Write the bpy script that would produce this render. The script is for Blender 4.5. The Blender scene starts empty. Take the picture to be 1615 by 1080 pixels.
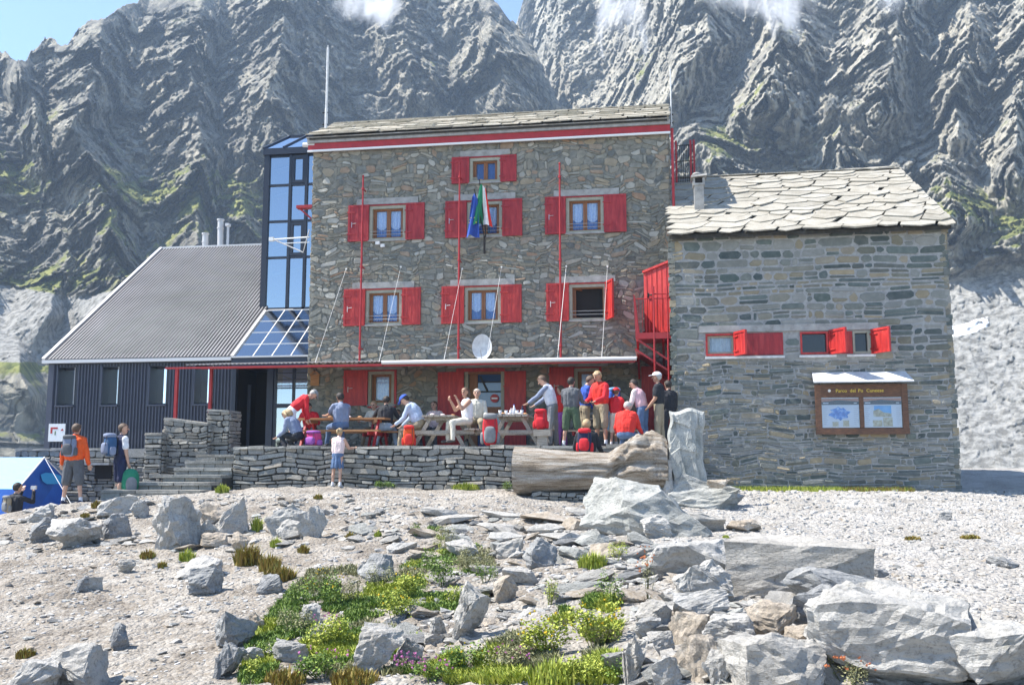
import bpy, bmesh, math, random
import numpy as np
from mathutils import Vector, Matrix
R=math.radians
random.seed(7); rng=np.random.default_rng(7)
scene=bpy.context.scene; col=scene.collection
# ---------------------------------------------------------------- camera
F=1500.0; W0,H0=1615.0,1080.0
TILT=math.atan(187/F); YAW=math.atan(236.5*math.cos(TILT)/F)
cd=bpy.data.cameras.new('camera'); cam=bpy.data.objects.new('camera',cd); col.objects.link(cam)
cam.location=(0,0,0); cam.rotation_euler=(R(90)+TILT,0,YAW)
cd.sensor_width=36; cd.lens=F/W0*36; cd.clip_start=0.1; cd.clip_end=5000
scene.camera=cam
CM=(Matrix.Rotation(YAW,3,'Z')@Matrix.Rotation(R(90)+TILT,3,'X'))
# ---------------------------------------------------------------- world, sun, exposure
SEL=R(55); SAZ=R(7)
sdir=Vector((-math.cos(SEL)*math.cos(SAZ),-math.cos(SEL)*math.sin(SAZ),math.sin(SEL)))
w=bpy.data.worlds.new('World'); scene.world=w; w.use_nodes=True
nt=w.node_tree; nt.nodes.clear()
sk=nt.nodes.new('ShaderNodeTexSky'); sk.sky_type='NISHITA'; sk.sun_disc=False
sk.sun_elevation=SEL; sk.sun_rotation=math.atan2(sdir.x,sdir.y); sk.altitude=2000; sk.air_density=1.0; sk.dust_density=0.2; sk.ozone_density=2.0
bg=nt.nodes.new('ShaderNodeBackground'); bg.inputs[1].default_value=0.14
wo=nt.nodes.new('ShaderNodeOutputWorld'); nt.links.new(sk.outputs[0],bg.inputs[0]); nt.links.new(bg.outputs[0],wo.inputs[0])
sl=bpy.data.lights.new('sun','SUN'); sl.energy=5.0; sl.angle=R(0.5); sl.color=(1,0.95,0.87)
so=bpy.data.objects.new('sun',sl); col.objects.link(so); so.rotation_euler=sdir.to_track_quat('Z','Y').to_euler()
scene.view_settings.view_transform='Standard'; scene.view_settings.look='None'; scene.view_settings.gamma=1
scene.view_settings.exposure=1.2
# ---------------------------------------------------------------- pixel rays -> points in the place
def ray(px,py):
    return CM@Vector(((px-W0/2)/F,(H0/2-py)/F,-1))
def atY(px,py,Y):
    d=ray(px,py); return d*(Y/d.y)
def atZ(px,py,Z):
    d=ray(px,py); return d*(Z/d.z)
def atX(px,py,X):
    d=ray(px,py); return d*(X/d.x)
def Xof(px,Y,py=700): return atY(px,py,Y).x
def Zof(py,Y,px=800): return atY(px,py,Y).z
# ---------------------------------------------------------------- noise
def _h(i,j,k,s):
    n=(i*374761393+j*668265263+k*1274126177+s*974634777)&0xffffffff
    n=((n^(n>>13))*1274126177)&0xffffffff
    n=((n^(n>>16))*2246822519)&0xffffffff
    return ((n^(n>>15))&0xffffff)/float(0xffffff)
def vn(x,y,z,s=0):
    x=np.asarray(x,float);y=np.asarray(y,float)+0*x;z=np.asarray(z,float)+0*x
    i=np.floor(x).astype(np.int64);j=np.floor(y).astype(np.int64);k=np.floor(z).astype(np.int64)
    fx=x-i;fy=y-j;fz=z-k
    fx=fx*fx*fx*(fx*(fx*6-15)+10);fy=fy*fy*fy*(fy*(fy*6-15)+10);fz=fz*fz*fz*(fz*(fz*6-15)+10)
    def L(a,b,t): return a+(b-a)*t
    r=[[ [_h(i+a,j+b,k+c,s) for c in (0,1)] for b in (0,1)] for a in (0,1)]
    q=lambda a,b: L(r[a][b][0],r[a][b][1],fz)
    return L(L(q(0,0),q(0,1),fy),L(q(1,0),q(1,1),fy),fx)
def facet(x,y,z,s=0):
    """blocky crags: every cell is a randomly tilted plane"""
    x,y,z=[np.asarray(q,float) for q in (x,y,z)]
    i=np.floor(x-.5).astype(np.int64);j=np.floor(y-.5).astype(np.int64);k=np.floor(z-.5).astype(np.int64)
    best=np.full(x.shape,1e9); val=np.zeros(x.shape)
    for a in (0,1):
        for b in (0,1):
            for c in (0,1):
                I,J,K=i+a,j+b,k+c; h0=_h(I,J,K,s); h1=_h(I,J,K,s+1); h2=_h(I,J,K,s+2)
                dx=x-(I+.15+.7*h0);dy=y-(J+.15+.7*h1);dz=z-(K+.15+.7*h2); d=dx*dx+dy*dy+dz*dz
                v=h0*1.3-.65+(h1-.5)*1.6*dx+(h2-.5)*1.6*dy+(h0+h1-.6)*1.1*dz
                m=d<best; best=np.where(m,d,best); val=np.where(m,v,val)
    return val
def fbm(x,y,z,o=4,s=0,g=.5,l=2.03):
    a=1;t=0;n=0
    for q in range(o):
        t=t+a*(vn(x*l**q,y*l**q,z*l**q,s+q)*2-1);n+=a;a*=g
    return t/n
def ridged(x,y,z,o=5,s=0,g=.55,l=2.07):
    a=1;t=0;n=0;w_=1
    for q in range(o):
        v=1-np.abs(vn(x*l**q,y*l**q,z*l**q,s+q)*2-1); v=v*v*w_; w_=np.clip(v*1.6,0,1)
        t=t+a*v;n+=a;a*=g
    return t/n
# ---------------------------------------------------------------- materials
MATS={}
def mat(name,c,rough=.8,cols=None,rnd=None,scale=4,detail=6,bump=0,bscale=20,bdist=.02,metal=0,mixn=.35,stretch=None,spec=.5,trans=0,ior=1.45,alpha=1):
    """c base colour; cols = noise ramp colours; rnd = per-face random ramp colours"""
    m=bpy.data.materials.new(name); m.use_nodes=True; n=m.node_tree; N=n.nodes; L=n.links
    b=N['Principled BSDF']; b.inputs['Roughness'].default_value=rough; b.inputs['Metallic'].default_value=metal
    b.inputs['Base Color'].default_value=(*c,1); b.inputs['Specular IOR Level'].default_value=spec
    if trans: b.inputs['Transmission Weight'].default_value=trans; b.inputs['IOR'].default_value=ior
    if alpha<1: b.inputs['Alpha'].default_value=alpha
    tc=N.new('ShaderNodeTexCoord'); mp=N.new('ShaderNodeMapping'); L.new(tc.outputs['Object'],mp.inputs[0])
    if stretch: mp.inputs['Scale'].default_value=stretch
    def ramp(cs,src):
        r=N.new('ShaderNodeValToRGB'); e=r.color_ramp.elements
        while len(e)<len(cs): e.new(.5)
        for q,cc in enumerate(cs):
            e[q].position=q/(len(cs)-1) if len(cc)==3 else cc[3]; e[q].color=(*cc[:3],1)
        L.new(src,r.inputs[0]); return r.outputs[0]
    out=None
    if rnd:
        at=N.new('ShaderNodeAttribute'); at.attribute_name='rnd'
        out=ramp(rnd,at.outputs['Fac'])
    if cols:
        nz=N.new('ShaderNodeTexNoise'); nz.inputs['Scale'].default_value=scale; nz.inputs['Detail'].default_value=detail; nz.inputs['Roughness'].default_value=.65
        L.new(mp.outputs[0],nz.inputs['Vector'])
        mr=N.new('ShaderNodeMapRange'); mr.inputs[1].default_value=.3; mr.inputs[2].default_value=.7; L.new(nz.outputs[0],mr.inputs[0])
        o2=ramp(cols,mr.outputs[0])
        if out is None: out=o2
        else:
            mx=N.new('ShaderNodeMix'); mx.data_type='RGBA'; mx.blend_type='MIX'; mx.inputs[0].default_value=mixn
            L.new(out,mx.inputs[6]); L.new(o2,mx.inputs[7]); out=mx.outputs[2]
    if out is not None and (name.startswith('rock') or name in('stele','log_wood','roof_slab','roof_slab_old','stone_dry','paving')):
        # grain and lichen spots
        sn=N.new('ShaderNodeTexNoise'); sn.inputs['Scale'].default_value=34; sn.inputs['Detail'].default_value=5; sn.inputs['Roughness'].default_value=.75; L.new(tc.outputs['Object'],sn.inputs['Vector'])
        sr=ramp([(.45,.45,.44,.36),(.92,.92,.92,.47),(1,1,1,.55),(1.0,.98,.94,.7)],sn.outputs[0]); x=N.new('ShaderNodeMix'); x.data_type='RGBA'; x.blend_type='MULTIPLY'; x.inputs[0].default_value=.75; L.new(out,x.inputs[6]); L.new(sr,x.inputs[7]); out=x.outputs[2]
        ln_=N.new('ShaderNodeTexNoise'); ln_.inputs['Scale'].default_value=5.5; ln_.inputs['Detail'].default_value=8; ln_.inputs['Roughness'].default_value=.8; L.new(tc.outputs['Object'],ln_.inputs['Vector'])
        lr=N.new('ShaderNodeMapRange'); lr.inputs[1].default_value=.60; lr.inputs[2].default_value=.68; lr.inputs[4].default_value=.6; L.new(ln_.outputs[0],lr.inputs[0]); x=N.new('ShaderNodeMix'); x.data_type='RGBA'; L.new(lr.outputs[0],x.inputs[0]); L.new(out,x.inputs[6]); x.inputs[7].default_value=(.20,.19,.13,1) if name!='log_wood' else (.12,.09,.06,1); out=x.outputs[2]
    if out is not None: L.new(out,b.inputs['Base Color'])
    if bump:
        nb=N.new('ShaderNodeTexNoise'); nb.inputs['Scale'].default_value=bscale; nb.inputs['Detail'].default_value=8; nb.inputs['Roughness'].default_value=.7
        L.new(mp.outputs[0],nb.inputs['Vector'])
        bp=N.new('ShaderNodeBump'); bp.inputs['Strength'].default_value=bump; bp.inputs['Distance'].default_value=bdist
        L.new(nb.outputs[0],bp.inputs['Height']); L.new(bp.outputs[0],b.inputs['Normal'])
    m.diffuse_color=(*c,1); MATS[name]=m; return m
mat('stone_main',(.22,.2,.17),.9,rnd=[(.085,.105,.105),(.245,.225,.175),(.17,.17,.135),(.37,.29,.18),(.13,.15,.15),(.31,.285,.22),(.48,.47,.42),(.22,.21,.165),(.34,.19,.105),(.29,.28,.225),(.06,.078,.088),(.25,.25,.205)],cols=[(.08,.085,.075),(.25,.235,.195),(.43,.41,.355)],scale=5,bump=.8,bscale=22,mixn=.36)
mat('stone_right',(.2,.2,.2),.88,rnd=[(.03,.052,.052),(.23,.23,.20),(.06,.095,.085),(.38,.30,.18),(.04,.068,.062),(.32,.315,.29),(.15,.17,.15),(.34,.285,.20),(.035,.06,.065),(.12,.155,.14)],cols=[(.05,.06,.055),(.19,.19,.17),(.44,.43,.395)],scale=5,bump=.9,bscale=25,mixn=.22)
mat('stone_dry',(.3,.3,.28),.9,rnd=[(.16,.17,.16),(.30,.29,.26),(.22,.23,.21),(.36,.31,.24),(.19,.20,.19),(.33,.33,.30),(.26,.23,.18)],cols=[(.12,.12,.11),(.28,.27,.25),(.42,.41,.38)],scale=6,bump=.7,bscale=22,mixn=.4)
mat('mortar',(.25,.24,.22),.95,cols=[(.08,.08,.065),(.18,.175,.145),(.28,.27,.235)],scale=9,bump=.8,bscale=30)
mat('mortar_grey',(.25,.24,.22),.95,cols=[(.22,.22,.215),(.31,.31,.30),(.41,.405,.39)],scale=9,bump=.8,bscale=30)
mat('dark_gap',(.05,.05,.045),1,cols=[(.02,.02,.018),(.07,.065,.055)],scale=8,bump=.5)  # near-black backing: shadow between dry stones and roof slabs put into the colour
mat('roof_slab',(.5,.48,.42),.85,rnd=[(.25,.23,.185),(.41,.38,.32),(.33,.295,.23),(.46,.435,.375)],cols=[(.18,.16,.12),(.36,.335,.28),(.48,.455,.40)],scale=3,bump=.5,bscale=18,mixn=.5)
mat('roof_slab_old',(.5,.46,.36),.85,rnd=[(.30,.27,.21),(.44,.40,.32),(.38,.32,.23),(.50,.47,.40)],cols=[(.22,.19,.14),(.46,.42,.34),(.58,.55,.48)],scale=3,bump=.5,bscale=18,mixn=.5)
mat('concrete',(.33,.32,.3),.9,cols=[(.22,.215,.20),(.33,.32,.30),(.42,.41,.39)],scale=5,bump=.3,bscale=30)
mat('red_paint',(.42,.02,.018),.5,cols=[(.27,.012,.012),(.42,.018,.016),(.56,.05,.035)],scale=2.2,detail=10,bump=.2,bscale=12,stretch=(6,6,1))
mat('red_paint_old',(.36,.02,.03),.55,cols=[(.20,.008,.014),(.33,.014,.02),(.44,.04,.04)],scale=2.2,detail=10,bump=.2,bscale=12,stretch=(6,6,1))  # same red darkened: shade on upper and closed shutters painted in
mat('red_steel',(.40,.018,.02),.45,cols=[(.30,.012,.014),(.42,.02,.022)],scale=5)
mat('frame_pale',(.38,.37,.29),.7,cols=[(.28,.28,.21),(.40,.39,.31)],scale=6)
mat('wood_window',(.26,.10,.035),.55,cols=[(.18,.06,.02),(.30,.13,.05)],scale=5,stretch=(8,8,1))
mat('glass_blue',(.03,.08,.2),.06,spec=.9)
mat('glass_dark',(.012,.014,.018),.1,spec=.6)
mat('curtain',(.75,.78,.85),.9,cols=[(.45,.55,.8),(.92,.94,.96)],scale=22,bump=.2)
mat('curtain_blue',(.10,.22,.55),.9,cols=[(.06,.14,.42),(.2,.34,.66)],scale=12,stretch=(6,1,1))
mat('interior_dark',(.02,.016,.014),.9)
mat('cladding',(.055,.06,.085),.45,cols=[(.045,.05,.072),(.065,.07,.10)],scale=2)
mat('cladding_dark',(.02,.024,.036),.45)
mat('roof_metal',(.28,.26,.27),.42,cols=[(.19,.18,.175),(.27,.255,.25)],scale=.9,detail=9,metal=.0)
mat('trim_metal',(.62,.6,.58),.45,metal=.2)
mat('tower_frame',(.012,.018,.035),.4)
mat('white_paint',(.78,.78,.76),.5)
mat('white_old',(.68,.68,.66),.7,cols=[(.5,.5,.5),(.72,.72,.7)],scale=8)
mat('steel',(.5,.52,.55),.35,metal=.8)
mat('cable',(.72,.70,.66),.6)
mat('black',(.02,.02,.022),.6)
mat('wood_table',(.32,.27,.21),.75,cols=[(.20,.17,.14),(.33,.29,.24),(.42,.38,.32)],scale=5,stretch=(1,8,8),bump=.3)
mat('wood_orange',(.45,.2,.07),.7,cols=[(.34,.15,.05),(.52,.27,.12)],scale=5,stretch=(1,8,8))
mat('wood_brown',(.10,.045,.022),.6,cols=[(.05,.022,.012),(.12,.055,.028),(.20,.09,.04)],scale=4,stretch=(2,2,10))
mat('log_wood',(.42,.34,.25),.85,cols=[(.07,.05,.035),(.25,.20,.145),(.40,.355,.30),(.52,.49,.44)],scale=4.5,detail=10,stretch=(.3,2.4,2.4),bump=1,bscale=11,bdist=.05)
mat('log_cut',(.35,.26,.16),.85,cols=[(.20,.11,.05),(.40,.3,.19),(.5,.42,.32)],scale=5,bump=.6,bscale=12)
mat('rock',(.44,.43,.40),.9,rnd=[(.38,.37,.34),(.50,.48,.445),(.44,.40,.34),(.53,.515,.48),(.40,.40,.38)],cols=[(.22,.21,.19),(.44,.42,.385),(.58,.56,.52)],scale=3.4,detail=9,bump=1,bscale=8,bdist=.06,mixn=.6,stretch=(1,1,2.2))
mat('rock_green',(.3,.33,.32),.9,cols=[(.24,.24,.22),(.38,.38,.35),(.52,.51,.47)],scale=3,detail=9,bump=1,bscale=7,bdist=.06,stretch=(1,1,2.2))
mat('rock_dark',(.2,.21,.23),.9,cols=[(.16,.165,.17),(.29,.29,.285),(.46,.45,.42)],scale=3.5,detail=9,bump=1,bscale=7,bdist=.06,stretch=(1,1,2.2))
mat('rock_brown',(.34,.27,.2),.9,cols=[(.26,.21,.15),(.40,.34,.27),(.5,.465,.41)],scale=3.5,detail=9,bump=.9,bscale=8,bdist=.05)
mat('gravel',(.4,.38,.35),.95,rnd=[(.20,.195,.18),(.44,.42,.385),(.36,.33,.28),(.58,.56,.53),(.28,.28,.275),(.44,.38,.30)],cols=[(.38,.365,.34),(.55,.535,.51)],scale=3,mixn=.3)
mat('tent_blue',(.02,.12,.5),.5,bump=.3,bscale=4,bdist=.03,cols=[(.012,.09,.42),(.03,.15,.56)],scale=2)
mat('tent_light',(.05,.34,.66),.5,bump=.3,bscale=4,bdist=.03)  # same cloth as the blue, the sunlit side's brightness put into its colour
mat('snow',(.85,.87,.9),.6)
mat('paper',(.62,.68,.78),.5)
mat('skin',(.52,.31,.22),.55); mat('skin_tan',(.42,.23,.15),.55)
mat('eye',(.02,.015,.012),.3)
mat('lips',(.4,.14,.12),.5)
mat('shoe',(.07,.06,.055),.7); mat('shoe_pale',(.5,.5,.5),.7)
mat('hair_dark',(.025,.017,.012),.6,bump=.6,bscale=60); mat('hair_blond',(.42,.30,.16),.6,bump=.6,bscale=60); mat('hair_grey',(.42,.40,.37),.6,bump=.6,bscale=60); mat('hair_brown',(.10,.06,.035),.6,bump=.6,bscale=60)
for nm,cc in dict(c_orange=(.75,.10,.012),c_red=(.58,.015,.025),c_redb=(.68,.03,.02),c_navy=(.012,.018,.06),c_black=(.016,.018,.024),c_white=(.72,.73,.76),c_ltblue=(.42,.50,.64),c_bluegrey=(.2,.24,.34),c_blue=(.03,.09,.42),c_skyblue=(.16,.36,.58),c_pink=(.68,.42,.45),c_pale_pink=(.78,.62,.60),c_khaki=(.30,.25,.17),c_greyd=(.10,.105,.115),c_grey=(.22,.225,.23),c_jeans=(.09,.15,.27),c_jeansl=(.32,.42,.54),c_green=(.07,.11,.06),c_cream=(.62,.58,.48),c_purple=(.28,.08,.34),c_bagblue=(.03,.09,.2),c_baggreen=(.02,.22,.12),c_magenta=(.5,.04,.17)).items():
    mat(nm,cc,.85,cols=[tuple(v*.8 for v in cc),tuple(min(1,v*1.12) for v in cc)],scale=9,bump=.25,bscale=14,bdist=.02)
# leaf materials
def leafmat(name,cs,tr=.25):
    m=mat(name,cs[1],.6,rnd=cs,spec=.3)
    return m
leafmat('leaf_green',[(.05,.10,.02),(.13,.21,.035),(.25,.34,.06)])
leafmat('leaf_yellow',[(.16,.21,.025),(.32,.38,.05),(.48,.49,.09)])
leafmat('leaf_olive',[(.14,.15,.07),(.24,.24,.11),(.38,.36,.20)])
leafmat('leaf_brown',[(.17,.11,.025),(.28,.20,.04),(.20,.21,.04)])
mat('flower_yellow',(.75,.5,.02),.7); mat('flower_pink',(.6,.2,.42),.7); mat('flower_orange',(.6,.2,.08),.7)
G=lambda n: MATS[n]
# ---------------------------------------------------------------- mesh builder
def tag(o,label=None,cat=None,group=None,kind=None):
    if label: o['label']=label
    if cat: o['category']=cat
    if group: o['group']=group
    if kind: o['kind']=kind
    return o
def empty(name,loc,label,cat,group=None,rz=0):
    o=bpy.data.objects.new(name,None); o.empty_display_size=.2; col.objects.link(o); o.location=loc; o.rotation_euler=(0,0,rz)
    return tag(o,label,cat,group)
def root_loc(p):
    v=Vector((0,0,0))
    while p is not None: v=v+Vector(p.location); p=p.parent
    return v
class MB:
    def __init__(s): s.v=[];s.f=[];s.m=[];s.r=[]
    def add(s,vs,fs,mi=0,r=None):
        o=len(s.v); s.v.extend([tuple(q) for q in vs])
        if r is None: r=random.random()
        for f in fs: s.f.append(tuple(i+o for i in f)); s.m.append(mi); s.r.append(r)
        return s
    def box(s,a,b,mi=0,r=None):
        x0,y0,z0=[min(a[i],b[i]) for i in range(3)]; x1,y1,z1=[max(a[i],b[i]) for i in range(3)]
        vs=[(x0,y0,z0),(x1,y0,z0),(x1,y1,z0),(x0,y1,z0),(x0,y0,z1),(x1,y0,z1),(x1,y1,z1),(x0,y1,z1)]
        return s.add(vs,[(0,3,2,1),(4,5,6,7),(0,1,5,4),(1,2,6,5),(2,3,7,6),(3,0,4,7)],mi,r)
    def hexa(s,vs,mi=0,r=None):  # 8 points, bottom quad then top quad
        return s.add(vs,[(0,3,2,1),(4,5,6,7),(0,1,5,4),(1,2,6,5),(2,3,7,6),(3,0,4,7)],mi,r)
    def beam(s,p,q,wd,hg,mi=0,up=(0,0,1),r=None):
        p=Vector(p);q=Vector(q);d=(q-p).normalized();u=Vector(up)
        if abs(d.dot(u))>.95: u=Vector((0,1,0))
        a=d.cross(u).normalized()*wd/2; b=a.cross(d).normalized()*hg/2
        return s.hexa([p-a-b,p+a-b,q+a-b,q-a-b,p-a+b,p+a+b,q+a+b,q-a+b],mi,r)
    def tube(s,pts,rad,n=8,mi=0,caps=True,r=None):
        pts=[Vector(p) for p in pts]; rs=rad if hasattr(rad,'__len__') else [rad]*len(pts)
        vs=[];a=None
        for i,p in enumerate(pts):
            d=(pts[min(i+1,len(pts)-1)]-pts[max(i-1,0)]).normalized()
            if a is None:
                a=d.orthogonal().normalized()
            a=(a-d*a.dot(d)).normalized(); b=d.cross(a)
            for k in range(n):
                t=2*math.pi*k/n; vs.append(p+(a*math.cos(t)+b*math.sin(t))*rs[i])
        fs=[]
        for i in range(len(pts)-1):
            for k in range(n): fs.append((i*n+k,i*n+(k+1)%n,(i+1)*n+(k+1)%n,(i+1)*n+k))
        if caps: fs.append(tuple(range(n))[::-1]); fs.append(tuple((len(pts)-1)*n+k for k in range(n)))
        return s.add(vs,fs,mi,r)
    def ell(s,c,rad,mi=0,nu=14,nv=9,p=2.0,rot=None,r=None):
        vs=[];fs=[]
        sg=lambda t,e: math.copysign(abs(t)**e,t)
        e=2.0/p
        for j in range(nv+1):
            ph=math.pi*j/nv-math.pi/2
            for i in range(nu):
                th=2*math.pi*i/nu
                q=Vector((sg(math.cos(ph),e)*sg(math.cos(th),e)*rad[0],sg(math.cos(ph),e)*sg(math.sin(th),e)*rad[1],sg(math.sin(ph),e)*rad[2]))
                if rot: q=rot@q
                vs.append(Vector(c)+q)
        for j in range(nv):
            for i in range(nu): fs.append((j*nu+i,j*nu+(i+1)%nu,(j+1)*nu+(i+1)%nu,(j+1)*nu+i))
        return s.add(vs,fs,mi,r)
    def build(s,name,mats,parent=None,local=False,smooth=False,loc=None):
        if not isinstance(mats,(list,tuple)): mats=[mats]
        me=bpy.data.meshes.new(name); off=Vector((0,0,0))
        if not local:
            if parent is not None: off=root_loc(parent)
            elif loc is not None: off=Vector(loc)
        me.from_pydata([(v[0]-off.x,v[1]-off.y,v[2]-off.z) for v in s.v],[],s.f)
        for m in mats: me.materials.append(G(m) if isinstance(m,str) else m)
        me.polygons.foreach_set('material_index',s.m)
        at=me.attributes.new('rnd','FLOAT','FACE'); at.data.foreach_set('value',s.r)
        if smooth: me.polygons.foreach_set('use_smooth',[True]*len(s.f))
        me.update()
        o=bpy.data.objects.new(name,me); col.objects.link(o)
        if parent is not None: o.parent=parent
        elif loc is not None: o.location=loc
        return o
def copy_tree(o,parent=None,loc=None,rz=None):
    c=o.copy(); col.objects.link(c); c.parent=parent
    if loc is not None: c.location=loc
    if rz is not None: c.rotation_euler=(0,0,rz)
    for ch in list(o.children): copy_tree(ch,c)
    return c
# ---------------------------------------------------------------- masonry
def plane_fn(O,U,V):
    O=Vector(O);U=Vector(U).normalized();V=Vector(V).normalized();N=U.cross(V)
    return lambda u,v,n=0: O+U*u+V*v+N*n
def holes_wall(mb,P,W,H,holes,depth,mi=0):
    us=sorted({0,W,*[h[0] for h in holes],*[h[2] for h in holes]}); vs=sorted({0,H,*[h[1] for h in holes],*[h[3] for h in holes]})
    for a,b in zip(us,us[1:]):
        for c,d in zip(vs,vs[1:]):
            m,n=(a+b)/2,(c+d)/2
            if any(h[0]<m<h[2] and h[1]<n<h[3] for h in holes): continue
            mb.add([P(a,c),P(b,c),P(b,d),P(a,d)],[(0,1,2,3)],mi)
    for h in holes:
        a,c,b,d=h[:4]
        for (p,q) in (((a,c),(b,c)),((b,c),(b,d)),((b,d),(a,d)),((a,d),(a,c))):
            mb.add([P(*p),P(*p,-depth),P(*q,-depth),P(*q)],[(0,1,2,3)],mi)
def stone(mb,P,u0,v0,u1,v1,prot,mi=0,j=.012,warp=None,cham=.012,r=None,bev=.3):
    w,h=u1-u0,v1-v0; cu=min(w,h)*bev
    rr=lambda a: random.uniform(-a,a)
    pts=[(u0+cu*random.uniform(.3,1.3),v0),(u1-cu*random.uniform(.3,1.3),v0),(u1,v0+cu*random.uniform(.3,1.1)),(u1,v1-cu*random.uniform(.3,1.1)),(u1-cu*random.uniform(.3,1.3),v1),(u0+cu*random.uniform(.3,1.3),v1),(u0,v1-cu*random.uniform(.3,1.1)),(u0,v0+cu*random.uniform(.3,1.1))]
    pts=[(a+rr(j),b+rr(j)) for a,b in pts]
    if warp: pts=[warp(*p) for p in pts]
    cx=sum(p[0] for p in pts)/8; cy=sum(p[1] for p in pts)/8
    tl,tv=rr(prot*.35),rr(prot*.35)
    vs=[P(a,b,-.01) for a,b in pts]
    vs+=[P(a,b,prot*.6) for a,b in pts]
    ins=[]
    for a,b in pts:
        d=math.hypot(a-cx,b-cy)+1e-6; k=max(0,(d-cham*1.5)/d)
        ins.append((cx+(a-cx)*k,cy+(b-cy)*k))
    vs+=[P(a,b,prot+tl*(a-cx)/max(w,.05)*2+tv*(b-cy)/max(h,.05)*2+rr(.002)) for a,b in ins]
    fs=[]
    for k in range(8):
        l=(k+1)%8; fs.append((k,l,8+l,8+k)); fs.append((8+k,8+l,16+l,16+k))
    fs.append(tuple(range(16,24)))
    mb.add(vs,fs,mi,r)
def masonry(mb,P,W,H,holes=(),ch=(.07,.2),cw=(.12,.5),gap=.02,prot=(.01,.035),mi=0,wa=.03,ws=1.1,seed=0,bev=.3,soldier=0):
    random.seed(seed+100)
    def warp(u,v):
        if u<.12 or u>W-.12 or v<.05: return (u,v)
        return (u+wa*float(fbm(u*ws,v*ws,seed,2)),v+wa*2.2*float(fbm(u*ws+50,v*ws*.8,seed,2)))
    v=0
    while v<H-.02:
        h=random.uniform(*ch)
        if v+h>H-ch[0]*.6: h=H-v
        vc=v+h/2
        bl=sorted([(hh[0],hh[2]) for hh in holes if hh[1]<vc<hh[3]])
        iv=[];c=0
        for a,b in bl:
            if a>c: iv.append((c,a))
            c=max(c,b)
        if c<W: iv.append((c,W))
        for a,b in iv:
            u=a
            while u<b-.01:
                w_=random.uniform(*cw)*(.6+.8*random.random())*(1 if h>sum(ch)/2 else 1)
                if u+w_>b-cw[0]*.5: w_=b-u
                if h>ch[0]*1.7 and random.random()<.25:   # split into two thin stones
                    k=random.uniform(.35,.65)*h
                    stone(mb,P,u+gap/2,v+gap/2,u+w_-gap/2,v+k-gap/3,random.uniform(*prot),mi,warp=warp,bev=bev)
                    stone(mb,P,u+gap/2,v+k+gap/3,u+w_-gap/2,v+h-gap/2,random.uniform(*prot),mi,warp=warp,bev=bev)
                else:
                    g=gap*random.uniform(.7,1.3)
                    stone(mb,P,u+g/2,v+g/2,u+w_-g/2,v+h-g/2,random.uniform(*prot),mi,warp=warp,bev=bev)
                u+=w_
        v+=h
# ================================================================= glass material (clear pane with a sky sheen)
def glassmat(name,tint,fac,rough=.03):
    m=bpy.data.materials.new(name); m.use_nodes=True; N=m.node_tree.nodes; L=m.node_tree.links; N.clear()
    t=N.new('ShaderNodeBsdfTransparent'); t.inputs[0].default_value=(*tint,1)
    g=N.new('ShaderNodeBsdfGlossy'); g.inputs[1].default_value=rough; g.inputs[0].default_value=(.85,.93,1,1)
    fr=N.new('ShaderNodeFresnel'); fr.inputs[0].default_value=1.5
    ma=N.new('ShaderNodeMath'); ma.operation='ADD'; ma.inputs[1].default_value=fac; ma.use_clamp=True; L.new(fr.outputs[0],ma.inputs[0])
    x=N.new('ShaderNodeMixShader'); o=N.new('ShaderNodeOutputMaterial'); L.new(ma.outputs[0],x.inputs[0]); L.new(t.outputs[0],x.inputs[1]); L.new(g.outputs[0],x.inputs[2]); L.new(x.outputs[0],o.inputs[0]); MATS[name]=m
glassmat('pane',(.85,.92,1),.03); glassmat('pane_mirror',(.2,.3,.4),.75,.04); glassmat('pane_tower',(.12,.24,.45),.38,.06); glassmat('pane_roof',(.35,.5,.55),.35,.1)
# ================================================================= the main stone building
YF=26.5; MX0,MX1=-10.2,.36; FZ=.33; MTOP=9.25; MD=31.5
main=empty('stone_lodge',(-5,YF,FZ),'tall three storey rubble stone mountain lodge with many red shutters and a slate roof','building')
Pm=plane_fn((MX0,YF,FZ-1),(1,0,0),(0,0,1))   # u = X-MX0, v = Z-(FZ-1), outward normal -Y
def px_rect(x0,y0,x1,y1,Y):
    cy=(y0+y1)/2; cx=(x0+x1)/2
    return atY(x0,cy,Y).x,atY(cx,y1,Y).z,atY(x1,cy,Y).x,atY(cx,y0,Y).z
W1={}  # window name: frame px rect, left shutter, right shutter, style
WIN=[('row3',(583,325,640,378),(550,325,583,381),(640,321,670,377),'curtain','old'),
     ('row3',(737,317,792,373),(703,319,737,375),(792,316,824,372),'curtain','old'),
     ('row3',(893,312,952,366),(860,312,893,370),(954,308,988,366),'curtain','old'),
     ('row2',(577,457,634,512),(543,456,577,513),(634,454,664,512),'curtain','new'),
     ('row2',(733,453,790,508),(697,452,733,511),(790,449,823,509),'curtain','new'),
     ('row2',(898,448,957,504),(862,447,897,507),None,'open','new'),
     ('attic',(741,249,789,287),(713,248,741,290),(789,245,815,287),'attic','old'),
     ('ground',(581,584,622,636),(543,583,580,637),None,'single','new'),
     ('ground',(906,582,945,636),(867,581,904,640),None,'single','new')]
ROWZ={}
rects=[px_rect(*q[1],YF) for q in WIN]
for rk in ('row3','row2','attic','ground'):
    idx=[i for i,q in enumerate(WIN) if q[0]==rk]
    z0=sum(rects[i][1] for i in idx)/len(idx); z1=sum(rects[i][3] for i in idx)/len(idx)
    for i in idx: rects[i]=(rects[i][0],z0,rects[i][2],z1)
dr=px_rect(733,586,795,700,YF); dr=(dr[0],FZ,dr[2],dr[3])
side_d=(atY(1012,620,YF).x,FZ,atY(1050,620,YF).x,atY(1030,578,YF).z)
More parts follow.
